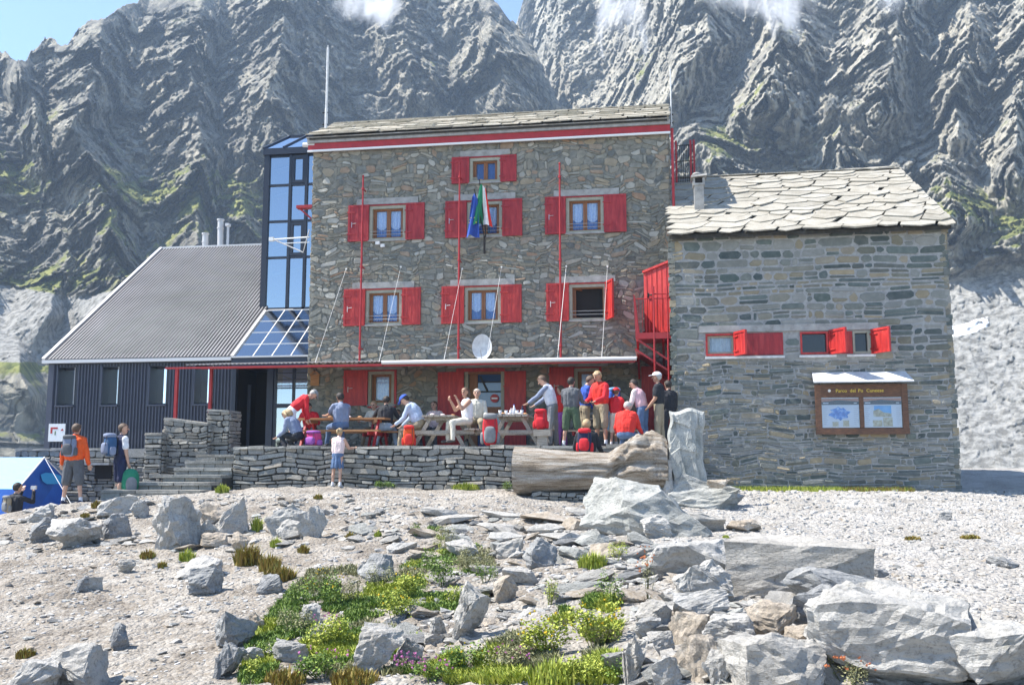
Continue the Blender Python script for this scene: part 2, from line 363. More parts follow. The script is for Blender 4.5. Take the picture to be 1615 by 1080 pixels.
holes=[(a-MX0,b-(FZ-1),c-MX0,d-(FZ-1)) for a,b,c,d in rects+[dr]]
mb=MB(); holes_wall(mb,Pm,MX1-MX0,MTOP-FZ+1,holes,.28,1)
mb.box((MX0,YF+.31,FZ-1),(MX1,YF+.33,MTOP),2)     # dark rooms behind the openings
for X in (MX0,MX1):
    mb.add([(X,YF,FZ-1),(X,MD,FZ-1),(X,MD,MTOP),(X,(YF+MD)/2,MTOP+1.4),(X,YF,MTOP)],[(0,1,2,3,4)],1)
mb.add([(MX0,MD,FZ-1),(MX1,MD,FZ-1),(MX1,MD,MTOP),(MX0,MD,MTOP)],[(0,1,2,3)],1)
masonry(mb,Pm,MX1-MX0,MTOP-FZ+1,[(h[0]-.02,h[1]-.02,h[2]+.02,h[3]+.16) for h in holes],ch=(.05,.20),cw=(.10,.38),gap=.022,prot=(.0,.028),wa=.10,ws=2.0,seed=3,bev=.46)
Pl=plane_fn((MX0,MD,FZ-1),(0,-1,0),(0,0,1))
masonry(mb,Pl,MD-YF,MTOP-FZ+1,ch=(.1,.24),cw=(.2,.6),seed=4)
Pr=plane_fn((MX1,YF,FZ-1),(0,1,0),(0,0,1))
masonry(mb,Pr,MD-YF,MTOP-FZ+1,ch=(.1,.24),cw=(.2,.6),seed=5)
mb.build('wall',['stone_main','mortar','interior_dark'],main)
def shutter(parent,X0,Z0,X1,Z1,Y,m,handle=0,panel=True,angle=None,hinge=None):
    mb=MB(); w_=X1-X0; h_=Z1-Z0; t=.035
    def Q(u,v,n):   # local: u along the leaf, n outwards
        if angle is None: return Vector((X0+u,Y-n,Z0+v))
        return Vector((hinge+u*math.cos(angle),Y-u*math.sin(angle)-n*math.cos(angle),Z0+v))+Vector((-n*math.sin(angle),0,0))
    def bx(u0,v0,u1,v1,n0,n1):
        mb.hexa([Q(u0,v0,n1),Q(u1,v0,n1),Q(u1,v0,n0),Q(u0,v0,n0),Q(u0,v1,n1),Q(u1,v1,n1),Q(u1,v1,n0),Q(u0,v1,n0)])
    bx(0,0,w_,h_,.02,.02+t)
    b=.055
    for u0,v0,u1,v1 in ((0,0,b,h_),(w_-b,0,w_,h_),(b,0,w_-b,b),(b,h_-b,w_-b,h_)): bx(u0,v0,u1,v1,.02+t,.02+t+.018)
    nb=4
    for k in range(1,nb): 
        u=b+(w_-2*b)*k/nb; bx(u-.004,b,u+.004,h_-b,.02+t,.02+t+.003)
    for v in (h_*.2,h_*.8): bx(-.03,v-.02,w_*.35,v+.02,.02+t+.018,.02+t+.026)
    o=mb.build('shutter',m,parent)
    hb=MB()
    if handle:
        u=w_*.2; p=[Q(u,h_*.38,.07),Q(u,h_*.38,.10),Q(u,h_*.52,.10),Q(u,h_*.52,.07)]
        hb.tube(p,.010,6); hb.tube([Q(u-.0,h_*.48,.085),Q(u+.13,h_*.49,.085)],.008,6)
        hb.build('handle','steel' if m!='red_paint' else 'white_old',o)
    return o
def curtain_mesh(mb,a,z0,c,z1,Y,mi,scal=True,n=16):
    vs=[];fs=[]
    for i in range(n+1):
        t=i/n; x=a+(c-a)*t; y=Y+.02*math.sin(t*n*1.3)
        zb=z0+(.09*abs(math.sin(t*math.pi*1.0)) if scal else 0)*-1+(.05 if scal else 0)
        vs+= [(x,y,zb),(x,y,z1)]
    for i in range(n): fs.append((2*i,2*i+2,2*i+3,2*i+1))
    mb.add(vs,fs,mi)
def window(parent,X0,Z0,X1,Z1,Y,style,rail=True):
    """pale rendered surround with a wooden casement set back inside it"""
    mb=MB(); t=.085
    for a,b,c,d in ((X0,Z0,X0+t,Z1),(X1-t,Z0,X1,Z1),(X0+t,Z1-t,X1-t,Z1),(X0+t,Z0,X1-t,Z0+t*.6)): mb.box((a,Y-.012,b),(c,Y+.2,d))
    win=mb.build('window','frame_pale',parent)
    a,b,c,d=X0+t,Z0+t*.6,X1-t,Z1-t; yg=Y+.13
    s=MB(); g=MB(); cu=MB(); k=.06
    def sash(a,c,y=yg,sw=.055):
        for q in ((a,b,a+sw,d),(c-sw,b,c,d),(a+sw,d-sw,c-sw,d),(a+sw,b,c-sw,b+sw)): s.box((q[0],y-.02,q[1]),(q[2],y+.03,q[3]))
        g.add([(a+sw,y+.005,b+sw),(c-sw,y+.005,b+sw),(c-sw,y+.005,d-sw),(a+sw,y+.005,d-sw)],[(0,1,2,3)])
    for q in ((a,b,a+.035,d),(c-.035,b,c,d),(a+.035,d-.035,c-.035,d)): s.box((q[0],yg-.045,q[1]),(q[2],yg-.021,q[3]))
    if style in('curtain','attic'):
        m=(a+c)/2; sash(a+.036,m-.003); sash(m+.003,c-.036)
        for (p,q) in ((a+.09,m-.06),(m+.06,c-.09)):
            if style=='curtain':
                curtain_mesh(cu,p,b+(d-b)*.36,q,d,yg+.05,0); curtain_mesh(cu,p,b,q,b+(d-b)*.5,yg+.075,1,False)
            else: curtain_mesh(cu,p,b,q,d,yg+.07,1,False,30)
    elif style=='single':
        sash(a+.036,c-.036,sw=.07); curtain_mesh(cu,a+.05,b+.12,c-.05,d,yg+.05,0); 
    elif style=='open':
        # left casement swung inward, the right half open on a dark room
        x=a+.04
        for q in ((yg,b,yg+.05,d),(yg+.34,b,yg+.38,d)): s.box((x+(q[0]-yg)*.9,q[0]+.0,b),(x+.05+(q[0]-yg)*.9,q[2],d))
        s.beam((x+.02,yg,d-.03),(x+.34,yg+.36,d-.03),.05,.05); s.beam((x+.02,yg,b+.03),(x+.34,yg+.36,b+.03),.05,.05)
        curtain_mesh(cu,a+.07,b+.25,a+.32,d-.05,yg+.2,0)
    s.build('casement','wood_window',win)
    if g.v: g.build('pane','pane',win)
    cu.build('curtain',['curtain','curtain_blue'],win)
    if rail and style in('curtain','open'):
        r_=MB()
        for zz in (b+.20,b+.10): r_.tube([(X0+.02,Y-.035,zz),(X1-.02,Y-.035,zz)],.007,6)
        r_.build('guard_rail','steel',win)
    sb=MB(); sb.box((X0-.04,Y-.06,Z0-.05),(X1+.04,Y+.05,Z0-.003)); sb.build('sill','concrete',win)
    return win
for i,(rk,fr,ls,rs,st,ag) in enumerate(WIN):
    a,b,c,d=rects[i]; m='red_paint' if ag=='new' else 'red_paint_old'  # upper rows take the darker red, eave shade put into the paint colour
    window(main,a,b,c,d,YF,st,rail=(i!=4))
    mb=MB(); mb.box((a-.01,YF-.045,d+.002),(c+.01,YF-.002,d+.035)); 
    if rk=='ground': mb.box((c+.002,YF-.045,b),(c+.07,YF-.002,d+.035)); mb.box((a,YF-.045,b-.10),(c+.07,YF-.062,b-.053))
    mb.build('red_trim',m,main)
    lx=[q for q in (ls,rs) if q]
    L=px_rect(*ls,YF); shutter(main,L[0],b-.03,a-.01,d+.04,YF,m,handle=(0 if rk=='attic' else 1))
    if rs: Rr=px_rect(*rs,YF); shutter(main,c+.01,b-.03,Rr[2],d+.04,YF,m)
    if i==5: shutter(main,c,b-.03,c+.6,d+.04,YF,'red_paint',angle=R(68),hinge=c+.02)
    mb=MB(); lx0,lx1=L[0]+.25,(px_rect(*rs,YF)[2]-.2 if rs else c+.25)
    mb.box((lx0,YF-.05 if rk!='attic' else YF-.03,d+.045),(lx1,YF+.02,d+.045+(.18 if rk!='ground' else .12))); mb.build('lintel','concrete',main)
# front door
a,b,c,d=dr
mb=MB()
mb.box((a-.25,YF-.05,d),(c+.02,YF-.005,d+.10),0)
mb.box((a,YF-.01,FZ),(a+.09,YF+.2,d-.002),1); mb.box((c-.09,YF-.01,FZ),(c,YF+.2,d-.002),1); mb.box((a+.09,YF-.01,d-.07),(c-.09,YF+.2,d-.002),2)
do=mb.build('door',['red_paint','frame_pale','wood_window'],main)
mb=MB(); y=YF+.16
for q in ((a+.10,FZ+.02,a+.34,d-.07,0),(a+.36,FZ+1.02,c-.10,FZ+1.2,0)): mb.box((q[0],y-.03,q[1]),(q[2],y+.03,q[3]),q[4])
mb.beam((a+.42,y-.04,d-.12),(c-.5,y-.04,d-.55),.03,.05,1); mb.box((a+.36,y-.04,d-.30),(c-.1,y,d-.27),1); mb.box((a+.36,y-.04,d-.58),(c-.1,y,d-.54),1)
mb.build('door_leaf',['wood_window','black'],do)
mb=MB(); mb.add([(a+.35,y,FZ+.02),(c-.1,y,FZ+.02),(c-.1,y,d-.07),(a+.35,y,d-.07)],[(0,1,2,3)]); mb.build('pane','glass_blue',do)
mb=MB(); cc=atY(780,628,YF+.1); 
def disc(mb,c,r,y,mi,n=20):
    mb.add([(c.x+r*math.cos(2*math.pi*k/n),y-.012,c.z+r*math.sin(2*math.pi*k/n)) for k in range(n)]+[(c.x+r*math.cos(2*math.pi*k/n),y,c.z+r*math.sin(2*math.pi*k/n)) for k in range(n)],[tuple(range(n))]+[(k,k+n,(k+1)%n+n,(k+1)%n) for k in range(n)],mi)
disc(mb,cc,.12,YF+.11,0); mb.box((cc.x-.085,YF+.09,cc.z-.022),(cc.x+.085,YF+.096,cc.z+.022),1)
mb.build('no_entry_sign',['red_paint','white_paint'],do)
L=px_rect(691,587,730,690,YF); shutter(main,L[0],FZ+.05,a-.02,d-.0,YF,'red_paint')
L=px_rect(795,585,830,690,YF); shutter(main,c+.02,FZ+.05,L[2],d-.0,YF,'red_paint')
mb=MB(); mb.box((a-.5,YF-.05,d+.11),(c+.5,YF+.02,d+.24)); mb.build('lintel','concrete',main)
# low red side door near the right corner
a,b,c,d=side_d; mb=MB(); mb.box((a,YF-.07,FZ),(MX1-.02,YF-.005,d)); mb.box((a,YF-.09,FZ),(a+.06,YF-.07,d)); mb.box((a+.06,YF-.09,d-.06),(MX1-.02,YF-.07,d)); mb.build('side_door','red_paint',main)
# fascia, eaves, roof
mb=MB(); mb.box((MX0-.12,YF-.16,MTOP+.0),(MX1+.05,YF+.0,MTOP+.20)); mb.build('fascia','red_steel',main)
mb=MB(); mb.box((MX0-.13,YF-.185,MTOP-.06),(MX1+.05,YF-.12,MTOP-.003)); mb.build('eaves_strip','white_paint',main)
mb=MB(); mb.box((MX0-.13,YF-.22,MTOP+.203),(MX1+.05,YF+.1,MTOP+.34)); mb.box((MX0-.15,YF-.27,MTOP+.343),(MX1+.02,YF+.1,MTOP+.37)); mb.build('roof_base','concrete',main)
def slab_roof(mb,P,W,L,thick,rowh,wr,seed,skew=0,diamond=False):
    """P(u,v,n): u along the eave, v up the slope, n out of it; overlapping rows of irregular split slabs"""
    random.seed(seed); v=-.06; row=0
    while v<L:
        h=rowh*random.uniform(.8,1.25); u=-random.uniform(0,.3)
        while u<W+.02:
            w_=random.uniform(*wr); 
            a=max(u,-.06); b=min(u+w_,W+.05)
            if b-a<.1: break
            g=random.uniform(.012,.045); dv=random.uniform(-.09,.09)*h/.4; dv2=random.uniform(-.07,.07)*h/.4
            sk=skew*h*random.uniform(.7,1.3); t=thick*random.uniform(.7,1.5)
            lift=t*random.uniform(.9,1.6); top=min(v+h*1.35+dv,L+.03)
            def cl(x): return min(max(x,-.06),W+.06)
            if diamond:
                m=random.uniform(.3,.7)*(b-a)+a
                pts=[(a+g,v+dv+.12*h),(m,v+dv-.34*h),(b-g,v+dv2+.10*h),(cl(b-g+sk),top),(cl(a+g+sk),top)]
            else:
                pts=[(a+g,v+dv),((a+b)/2+random.uniform(-.1,.1),v+(dv+dv2)/2-random.uniform(0,.04)),(b-g,v+dv2),(cl(b-g+sk),top),(cl(a+g+sk),top)]
            n=len(pts); tw=random.uniform(-.3,.3)*t
            lo=[];hi=[]
            for (x,y_) in pts:
                fr=(y_-v)/h; base=lift*(1-fr*.8)+tw*(x-a)/(b-a); lo.append(P(x,y_,base*.6+.0)); hi.append(P(x,y_,base*.6+t))
            mb.add(lo+hi,[tuple(range(n))[::-1],tuple(range(n,2*n))]+[(k,(k+1)%n,n+(k+1)%n,n+k) for k in range(n)],0)
            u+=w_
        v+=h; row+=1
def slope(X0,X1,Y0,Z0,Y1,Z1):
    d=Vector((0,Y1-Y0,Z1-Z0)); return plane_fn((X0,Y0,Z0),(1,0,0),d),d.length
def roof(name,X0,X1,Y0,Z0,Y1,Z1,Yb,Zb,m,parent,**k):
    mb=MB(); P,Ln=slope(X0,X1,Y0,Z0,Y1,Z1); slab_roof(mb,P,X1-X0,Ln,**k)
    P2=plane_fn((X1,Yb,Zb),(-1,0,0),(0,Y1-Yb,Z1-Zb)); slab_roof(mb,P2,X1-X0,math.hypot(Y1-Yb,Z1-Zb),**k)
    mb.hexa([(X0+.05,Y0+.05,Z0-.12),(X1-.05,Y0+.05,Z0-.12),(X1-.05,Y1,Z1-.12),(X0+.05,Y1,Z1-.12),(X0+.05,Y0+.05,Z0-.02),(X1-.05,Y0+.05,Z0-.02),(X1-.05,Y1,Z1-.02),(X0+.05,Y1,Z1-.02)],1)
    mb.hexa([(X0+.05,Y1,Z1-.13),(X1-.05,Y1,Z1-.13),(X1-.05,Yb,Zb-.13),(X0+.05,Yb,Zb-.13),(X0+.05,Y1,Z1-.03),(X1-.05,Y1,Z1-.03),(X1-.05,Yb,Zb-.03),(X0+.05,Yb,Zb-.03)],1)
    # ridge slabs
    random.seed(k['seed']); u=X0
    while u<X1-.1:
        w_=min(random.uniform(.4,.8),X1-u); mb.hexa([(u+.01,Y1-.22,Z1-.04),(u+w_-.01,Y1-.22,Z1-.04),(u+w_-.01,Y1+.12,Z1+.03),(u+.01,Y1+.12,Z1+.03),(u+.01,Y1-.22,Z1-.01+random.uniform(0,.01)),(u+w_-.01,Y1-.22,Z1-.01),(u+w_-.01,Y1+.12,Z1+.0+random.uniform(0,.02)),(u+.01,Y1+.12,Z1+.0)],0); u+=w_
    return mb.build(name,[m,'dark_gap'],parent)
roof('roof',MX0-.1,MX1+.02,YF-.30,MTOP+.40,28.6,10.86,32,8.8,'roof_slab_old',main,thick=.03,rowh=.26,wr=(.4,1.0),seed=11,skew=.12)
# small grey flue at the left eave corner, floodlights, brackets
mb=MB(); mb.tube([atY(478,229,YF-.1),atY(497,229,YF-.1)],.07,10); mb.build('gutter_spout','trim_metal',main)
mb=MB(); p=atY(482,326,YF+.0); mb.box((MX0-.5,YF-.02,p.z-.04),(MX0,YF+.2,p.z+.05)); mb.beam((MX0-.4,YF+.1,p.z-.05),(MX0,YF+.1,p.z-.4),.05,.05); mb.build('red_bracket','red_steel',main)
# wooden roof-shelter plaque beside the glazed entrance
mb=MB(); p=atY(497,592,YF-.03); mb.box((p.x-.13,YF-.05,p.z-.30),(p.x+.13,YF-.031,p.z+.02)); mb.beam((p.x-.15,YF-.06,p.z),(p.x+.02,YF-.06,p.z+.15),.03,.05); mb.beam((p.x+.15,YF-.06,p.z),(p.x-.02,YF-.06,p.z+.15),.03,.05); tag(mb.build('wooden_plaque','wood_orange',None,loc=(p.x,YF-.03,p.z)),'small wooden plaque with a pitched top on the stone wall beside the glazed door','plaque')
# ================================================================= the right stone building
YR=24.5; RX0,RX1=.33,7.07; RZ=-.9; RTOP=5.76; RD=29.2+4.7
rb=empty('stone_annex',(3.7,YR,-.7),'low stone annex with pale slab roof and two strips of red shuttered windows','building')
def rr(x0,y0,x1,y1): return px_rect(x0,y0,x1,y1,YR)
wA=rr(1113,525,1235,560); wB=rr(1262,523,1376,557); wA=(wA[0],(wA[1]+wB[1])/2-.01,wA[2],(wA[3]+wB[3])/2); wB=(wB[0],wA[1],wB[2],wA[3])
Pq=plane_fn((RX0,YR,RZ),(1,0,0),(0,0,1)); hs=[(q[0]-RX0,q[1]-RZ,q[2]-RX0,q[3]-RZ) for q in (wA,wB)]
mb=MB(); holes_wall(mb,Pq,RX1-RX0,RTOP-RZ,hs,.3,1)
for X in (RX0,RX1): mb.add([(X,YR,RZ),(X,RD,RZ),(X,RD,RTOP),(X,29.2,8.75),(X,YR,RTOP)],[(0,1,2,3,4)],1)
mb.add([(RX0,RD,RZ),(RX1,RD,RZ),(RX1,RD,RTOP),(RX0,RD,RTOP)],[(0,1,2,3)],1); mb.box((RX0+.01,YR+.31,1),(RX1-.01,YR+.33,4),2)
LB=(wA[0]-.15,wA[3]+.0,wB[2]+.15,wA[3]+.2)
hs2=[(h[0]-.02,h[1]-.1,h[2]+.02,h[3]+.03) for h in hs]+[(LB[0]-RX0,LB[1]-RZ,LB[2]-RX0,LB[3]-RZ)]
mz=wA[1]-RZ-.15
def sub(P,dv): return lambda u,v,n=0: P(u,v+dv,n)
def cutholes(hs,dv,H): return [(h[0],max(h[1]-dv,0),h[2],min(h[3]-dv,H)) for h in hs if h[3]>dv and h[1]<dv+H]
masonry(mb,Pq,RX1-RX0,mz,[],ch=(.04,.16),cw=(.10,.5),gap=.03,prot=(.0,.03),wa=.035,ws=1.4,seed=21,bev=.3)
H2=RTOP-RZ-mz
masonry(mb,sub(Pq,mz),RX1-RX0,H2,cutholes(hs2,mz,H2),ch=(.10,.30),cw=(.18,.72),gap=.045,prot=(.004,.022),wa=.03,ws=1.0,seed=22,bev=.42)
# rough corner stones standing proud of the left edge
random.seed(5); z=RZ
while z<RTOP-.1:
    h=random.uniform(.08,.2); mb.box((RX0-random.uniform(.02,.08),YR-random.uniform(.0,.03),z),(RX0+.1,YR+.3,z+h-.02),0); z+=h
z=RZ
while z<RTOP-.1:
    h=random.uniform(.08,.2); mb.box((RX1-.1,YR-random.uniform(.0,.025),z),(RX1+random.uniform(.01,.06),YR+.3,z+h-.02),0); z+=h
Pl=plane_fn((RX0,YF,RZ),(0,-1,0),(0,0,1)); masonry(mb,Pl,YF-YR,RTOP-RZ,ch=(.09,.2),cw=(.2,.5),seed=23)
Pl=plane_fn((RX1,YR,RZ),(0,1,0),(0,0,1)); masonry(mb,Pl,RD-YR,RTOP-RZ,ch=(.12,.24),cw=(.3,.7),seed=24)
mb.build('wall',['stone_right','mortar_grey','interior_dark'],rb)
mb=MB(); mb.box((LB[0],YR-.05,LB[1]+.03),(LB[2],YR+.02,LB[3])); mb.build('lintel','concrete',rb)
mb=MB(); mb.box((wA[0]-.02,YR-.09,wA[1]-.085),(wA[2]+.02,YR+.02,wA[1]-.03)); mb.build('sill','white_old',rb)
mb=MB(); mb.box((wB[0]-.04,YR-.09,wA[1]-.085),(wB[0]+.85,YR+.02,wA[1]-.03)); mb.box((wB[0]+1.1,YR-.09,wA[1]-.085),(wB[2]+.05,YR+.02,wA[1]-.03)); mb.build('sill','white_old',rb)
def redframe(parent,a,b,c,d,nm='window'):
    mb=MB(); t=.045
    for q in ((a,b,a+t,d),(c-t,b,c,d),(a+t,d-t,c-t,d),(a+t,b,c-t,b+t)): mb.box((q[0],YR-.03,q[1]),(q[2],YR+.1,q[3]))
    return mb.build(nm,'red_paint',parent)
def xr(px): return atY(px,540,YR).x
b,d=wA[1],wA[3]; xm=xr(1160)
f=redframe(rb,wA[0],b,xm,d); mb=MB(); t=.05; a1,c1=wA[0]+.05,xm-.05
for q in ((a1,b+.05,a1+t,d-.05),(c1-t,b+.05,c1,d-.05),(a1+t,d-.05-t,c1-t,d-.05),(a1+t,b+.05,c1-t,b+.05+t)): mb.box((q[0],YR+.05,q[1]),(q[2],YR+.09,q[3]))
mb.build('casement','frame_pale',f); mb=MB(); mb.add([(a1,YR+.07,b),(c1,YR+.07,b),(c1,YR+.07,d),(a1,YR+.07,d)],[(0,1,2,3)]); mb.build('pane','pane',f)
mb=MB(); curtain_mesh(mb,a1,b,c1,d-.05,YR+.14,0,False); mb.build('curtain','white_old',f)
mb=MB(); mb.box((xm+.002,YR-.02,b),(wA[2],YR+.1,d)); mb.box((xm+.01,YR-.035,b+.03),(wA[2]-.03,YR-.021,d-.03)); mb.build('closed_shutter','red_paint_old',rb)  # duller shade of the flat closed leaf is in its darker red
def openleaf(hx,wd,ang):
    return shutter(rb,hx,b-.02,hx+wd,d+.03,YR-.02,'red_paint',angle=R(ang),hinge=hx)
LEAF=[]
for hp,wd,ang in ((1161,.55,64),(1311,.62,62),(1377,.62,60)): LEAF.append(openleaf(xr(hp),wd,ang))
x1=xr(1306); f=redframe(rb,wB[0],b,x1,d); mb=MB(); mb.add([(wB[0],YR+.08,b),(x1,YR+.08,b),(x1,YR+.08,d),(wB[0],YR+.08,d)],[(0,1,2,3)]); mb.build('pane','glass_dark',f)
x2=xr(1345); mb=MB(); t=.05
mb.box((x1+.002,YR-.01,b),(x2-.01,YR+.1,d),1)
for q in ((x2,b,x2+t,d),(wB[2]-.12,b,wB[2],d),(x2+t,d-t,wB[2]-.12,d),(x2+t,b,wB[2]-.12,b+t)): mb.box((q[0],YR-.01,q[1]),(q[2],YR+.12,q[3]),0)
f=mb.build('window',['frame_pale','red_paint'],rb); mb=MB(); mb.add([(x2,YR+.1,b),(wB[2],YR+.1,b),(wB[2],YR+.1,d),(x2,YR+.1,d)],[(0,1,2,3)]); mb.build('pane','glass_dark',f)
roof('roof',RX0-.08,RX1+.12,YR-.28,RTOP+.02,29.2,8.72,RD+.2,RTOP-.1,'roof_slab',rb,thick=.03,rowh=.40,wr=(.5,1.1),seed=14,skew=.55,diamond=True)
# chimney
c=atY(1102,300,YR+1.6); cz=RTOP+(c.y-YR+.28)*.633
mb=MB(); mb.box((c.x-.13,c.y-.16,cz-.2),(c.x+.13,c.y+.16,cz+.58),0); mb.box((c.x-.16,c.y-.19,cz+.583),(c.x+.16,c.y+.19,cz+.64),0)
for sx in (-1,1): mb.box((c.x+sx*.13-.03,c.y-.15,cz+.643),(c.x+sx*.13+.03,c.y+.15,cz+.80),0)
mb.box((c.x-.10,c.y-.12,cz+.643),(c.x+.10,c.y+.12,cz+.79),1); mb.hexa([(c.x-.22,c.y-.24,cz+.80),(c.x+.22,c.y-.24,cz+.84),(c.x+.22,c.y+.24,cz+.84),(c.x-.22,c.y+.24,cz+.80),(c.x-.20,c.y-.22,cz+.86),(c.x+.22,c.y-.2,cz+.90),(c.x+.2,c.y+.22,cz+.9),(c.x-.2,c.y+.22,cz+.86)],0)
mb.ell((c.x-.05,c.y,cz+.93),(.12,.14,.06),0); mb.build('chimney',['concrete','interior_dark'],rb)
# ================================================================= the corrugated annex on the left
YL=27.0; LX0,LX1=-18.82,-12.75; LZB=.33; LE=3.2; RYD=33.5; RZD=8.1; TX=-12.95
lb=empty('corrugated_annex',(-15.8,YL,.3),'dark grey corrugated metal annex with steep ribbed roof and four narrow windows','building')
wins=[]
for x0,x1 in ((92,118),(162,187),(237,263),(308,336)):
    q=px_rect(x0,578,x1,638,YL); wins.append(q)
z0=sum(q[1] for q in wins)/4; z1=sum(q[3] for q in wins)/4; wins=[(q[0],z0,q[2],z1) for q in wins]
Pw=plane_fn((LX0,YL,LZB),(1,0,0),(0,0,1)); mb=MB(); hs=[(q[0]-LX0,q[1]-LZB,q[2]-LX0,q[3]-LZB) for q in wins]
holes_wall(mb,Pw,LX1-LX0,LE-LZB,hs,.38,1)
mb.add([(LX0,YL,LZB),(LX0,RYD,LZB),(LX0,RYD,RZD),(LX0,YL,LE)],[(0,1,2,3)],0)
mb.add([(LX0,RYD,LZB),(-10.2,RYD,LZB),(-10.2,RYD,RZD),(LX0,RYD,RZD)],[(0,1,2,3)],0); mb.box((LX0+.02,YL+.39,LZB),(LX1,YL+.41,LE-.01),2)
p=.105; u=LX0+.02
while u<LX1-.03:
    segs=[(LZB,LE)]
    for q in wins:
        if q[0]-.03<u+p*.3<q[2]+.03: segs=[(LZB,q[1]-.05),(q[3]+.03,LE)]
    for a,b in segs:
        vs=[(u,YL,a),(u+.018,YL-.035,a),(u+.05,YL-.035,a),(u+.068,YL,a)]; mb.add(vs+[(x,y,b) for x,y,_ in vs],[(0,1,5,4),(1,2,6,5),(2,3,7,6),(0,3,2,1),(4,5,6,7)],0,r=.5)
    u+=p
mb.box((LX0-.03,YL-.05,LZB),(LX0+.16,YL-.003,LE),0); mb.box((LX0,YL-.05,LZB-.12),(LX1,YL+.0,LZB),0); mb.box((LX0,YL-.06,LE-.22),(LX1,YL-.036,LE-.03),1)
mb.build('wall',['cladding','cladding_dark','interior_dark'],lb)
for q in wins:
    a,b,c,d=q; mb=MB()
    mb.box((a-.05,YL-.08,b-.05),(c+.03,YL+.30,b-.003),1); mb.box((a-.04,YL-.06,b),(a-.002,YL+.03,d),1); mb.box((c-.012,YL-.03,b+.02),(c-.003,YL+.37,d),0)  # white lining on the right jamb: its lit look is put into the colour
    mb.box((a,YL+.36,b+.02),(c-.04,YL+.375,b+.06),1); mb.box((a+.0,YL+.35,d-.05),(c-.02,YL+.37,d),1)
    f=mb.build('window',['white_old','cladding'],lb); mb=MB(); mb.add([(a,YL+.37,b),(c,YL+.37,b),(c,YL+.37,d),(a,YL+.37,d)],[(0,1,2,3)]); mb.build('pane','pane_mirror',f)
SL=(RZD-LE)/(RYD-YL); sd=Vector((0,1,SL)).normalized(); Lr=math.hypot(RYD-YL,RZD-LE)
mb=MB(); P=plane_fn((LX0-.1,YL-.15,LE-.10),(1,0,0),sd); Lr2=Lr+.2
WX=LX1-LX0+.1
mb.add([P(0,0,-.02),P(WX,0,-.02),P(WX,Lr2,-.02),P(0,Lr2,-.02)],[(0,1,2,3)],0)
# beyond the glazing the ribbed sheet continues up to the tower
p=.115; n=int(WX/p); vs=[];fs=[]
for i in range(n+1):
    for (du,h) in ((0,0),(.012,.055),(.05,.055),(.062,0)):
        vs+= [P(i*p+du,0,h),P(i*p+du,Lr2,h)]
for i in range(len(vs)//2-1): fs.append((2*i,2*i+2,2*i+3,2*i+1))
mb.add(vs,fs,0)
mb.add([P(WX,2.6,-.02),P(WX+.9,2.6,-.02),P(WX+.9,Lr2,-.02),P(WX,Lr2,-.02)],[(0,1,2,3)],0)
mb.build('roof','roof_metal',lb)
mb=MB(); mb.beam(P(-.03,0,.02),P(-.03,Lr2,.02),.10,.14,0,up=(0,-SL,1)); mb.beam(P(WX+.03,0,.02),P(WX+.03,2.9,.02),.07,.10,0,up=(0,-SL,1)); mb.beam(P(-.06,Lr2+.02,.03),P(WX+1.5,Lr2+.02,.03),.12,.07,0); mb.beam(P(-.06,-.04,-.02),P(WX,-.04,-.02),.09,.10,0); mb.build('roof_trim','trim_metal',lb)
# sloping glazing over the entrance
GX0,GX1=LX1+.05,MX0-.06; 
def GP(u,v,n=0): return Vector((GX0+.02,YL-.15,LE-.10))+Vector((1,0,0))*u+sd*v+Vector((0,-sd.z,sd.y))*n
gw=GX1-GX0-.04; gl=2.95
mb=MB(); 
for k in range(5): mb.beam(GP(gw*k/4,0,.0),GP(gw*k/4,gl,.0),.03,.06,0,up=(0,-SL,1))
for k in range(5): mb.beam(GP(0,gl*k/4,.01),GP(gw,gl*k/4,.01),.03,.05,0)
for k in range(4):  # diagonal braces under the glass
    mb.beam(GP(gw*k/4,0,-.25),GP(min(gw,gw*k/4+gw*.5),gl,-.25),.05,.05,1)
gz=mb.build('glazed_roof',['trim_metal','tower_frame'],lb)
mb=MB(); mb.add([GP(0,0,.02),GP(gw,0,.02),GP(gw,gl,.02),GP(0,gl,.02)],[(0,1,2,3)]); mb.build('pane','pane_roof',gz)
mb=MB(); mb.box((LX1,YL-.16,LE-.42),(MX0,YL-.02,LE-.12),0); mb.box((LX1,YL-.20,LE-.115),(MX0,YL-.05,LE-.07),1); mb.build('fascia',['tower_frame','trim_metal'],lb)
# entrance: dark open door and a glazed screen
eX0=atY(366,640,YL).x; eX1=atY(421,640,YL).x; gX1=atY(480,640,YL).x
mb=MB(); mb.box((eX0,YL-.06,LZB),(eX0+.12,YL+.1,LE-.43),0); mb.box((eX1,YL-.06,LZB),(eX1+.2,YL+.1,LE-.43),0); mb.box((eX0,YL+1.6,LZB),(eX1,YL+1.62,LE-.4),1); mb.box((eX0,YL+.1,LZB),(eX0+.02,YL+1.6,LE-.4),1)
mb.box((eX0+.25,YL+.5,LZB),(eX0+.35,YL+.54,LZB+2.0),0)
en=mb.build('entrance',['tower_frame','interior_dark'],lb)
mb=MB(); a,c=eX1+.22,MX0-.02; zt=LE-.43; zb=LZB+.1; zm=LZB+1.27
for x in (a,(a+c)/2-.03,c-.06): mb.box((x,YL-.04,zm+.1),(x+.06,YL+.04,zt),0)
mb.box((a,YL-.04,LZB),(a+.06,YL+.04,zm),0); mb.box((c-.06,YL-.04,LZB),(c,YL+.04,zm),0)
mb.box((a,YL-.045,zm-.02),(c,YL+.045,zm+.1),0); mb.box((a+.06,YL-.04,LZB),(c-.06,YL+.04,zb),0)
for z in (zm+.55,zm+.80,zm+1.0): mb.box((a+.06,YL-.038,z),(c-.06,YL+.03,z+.03),0)
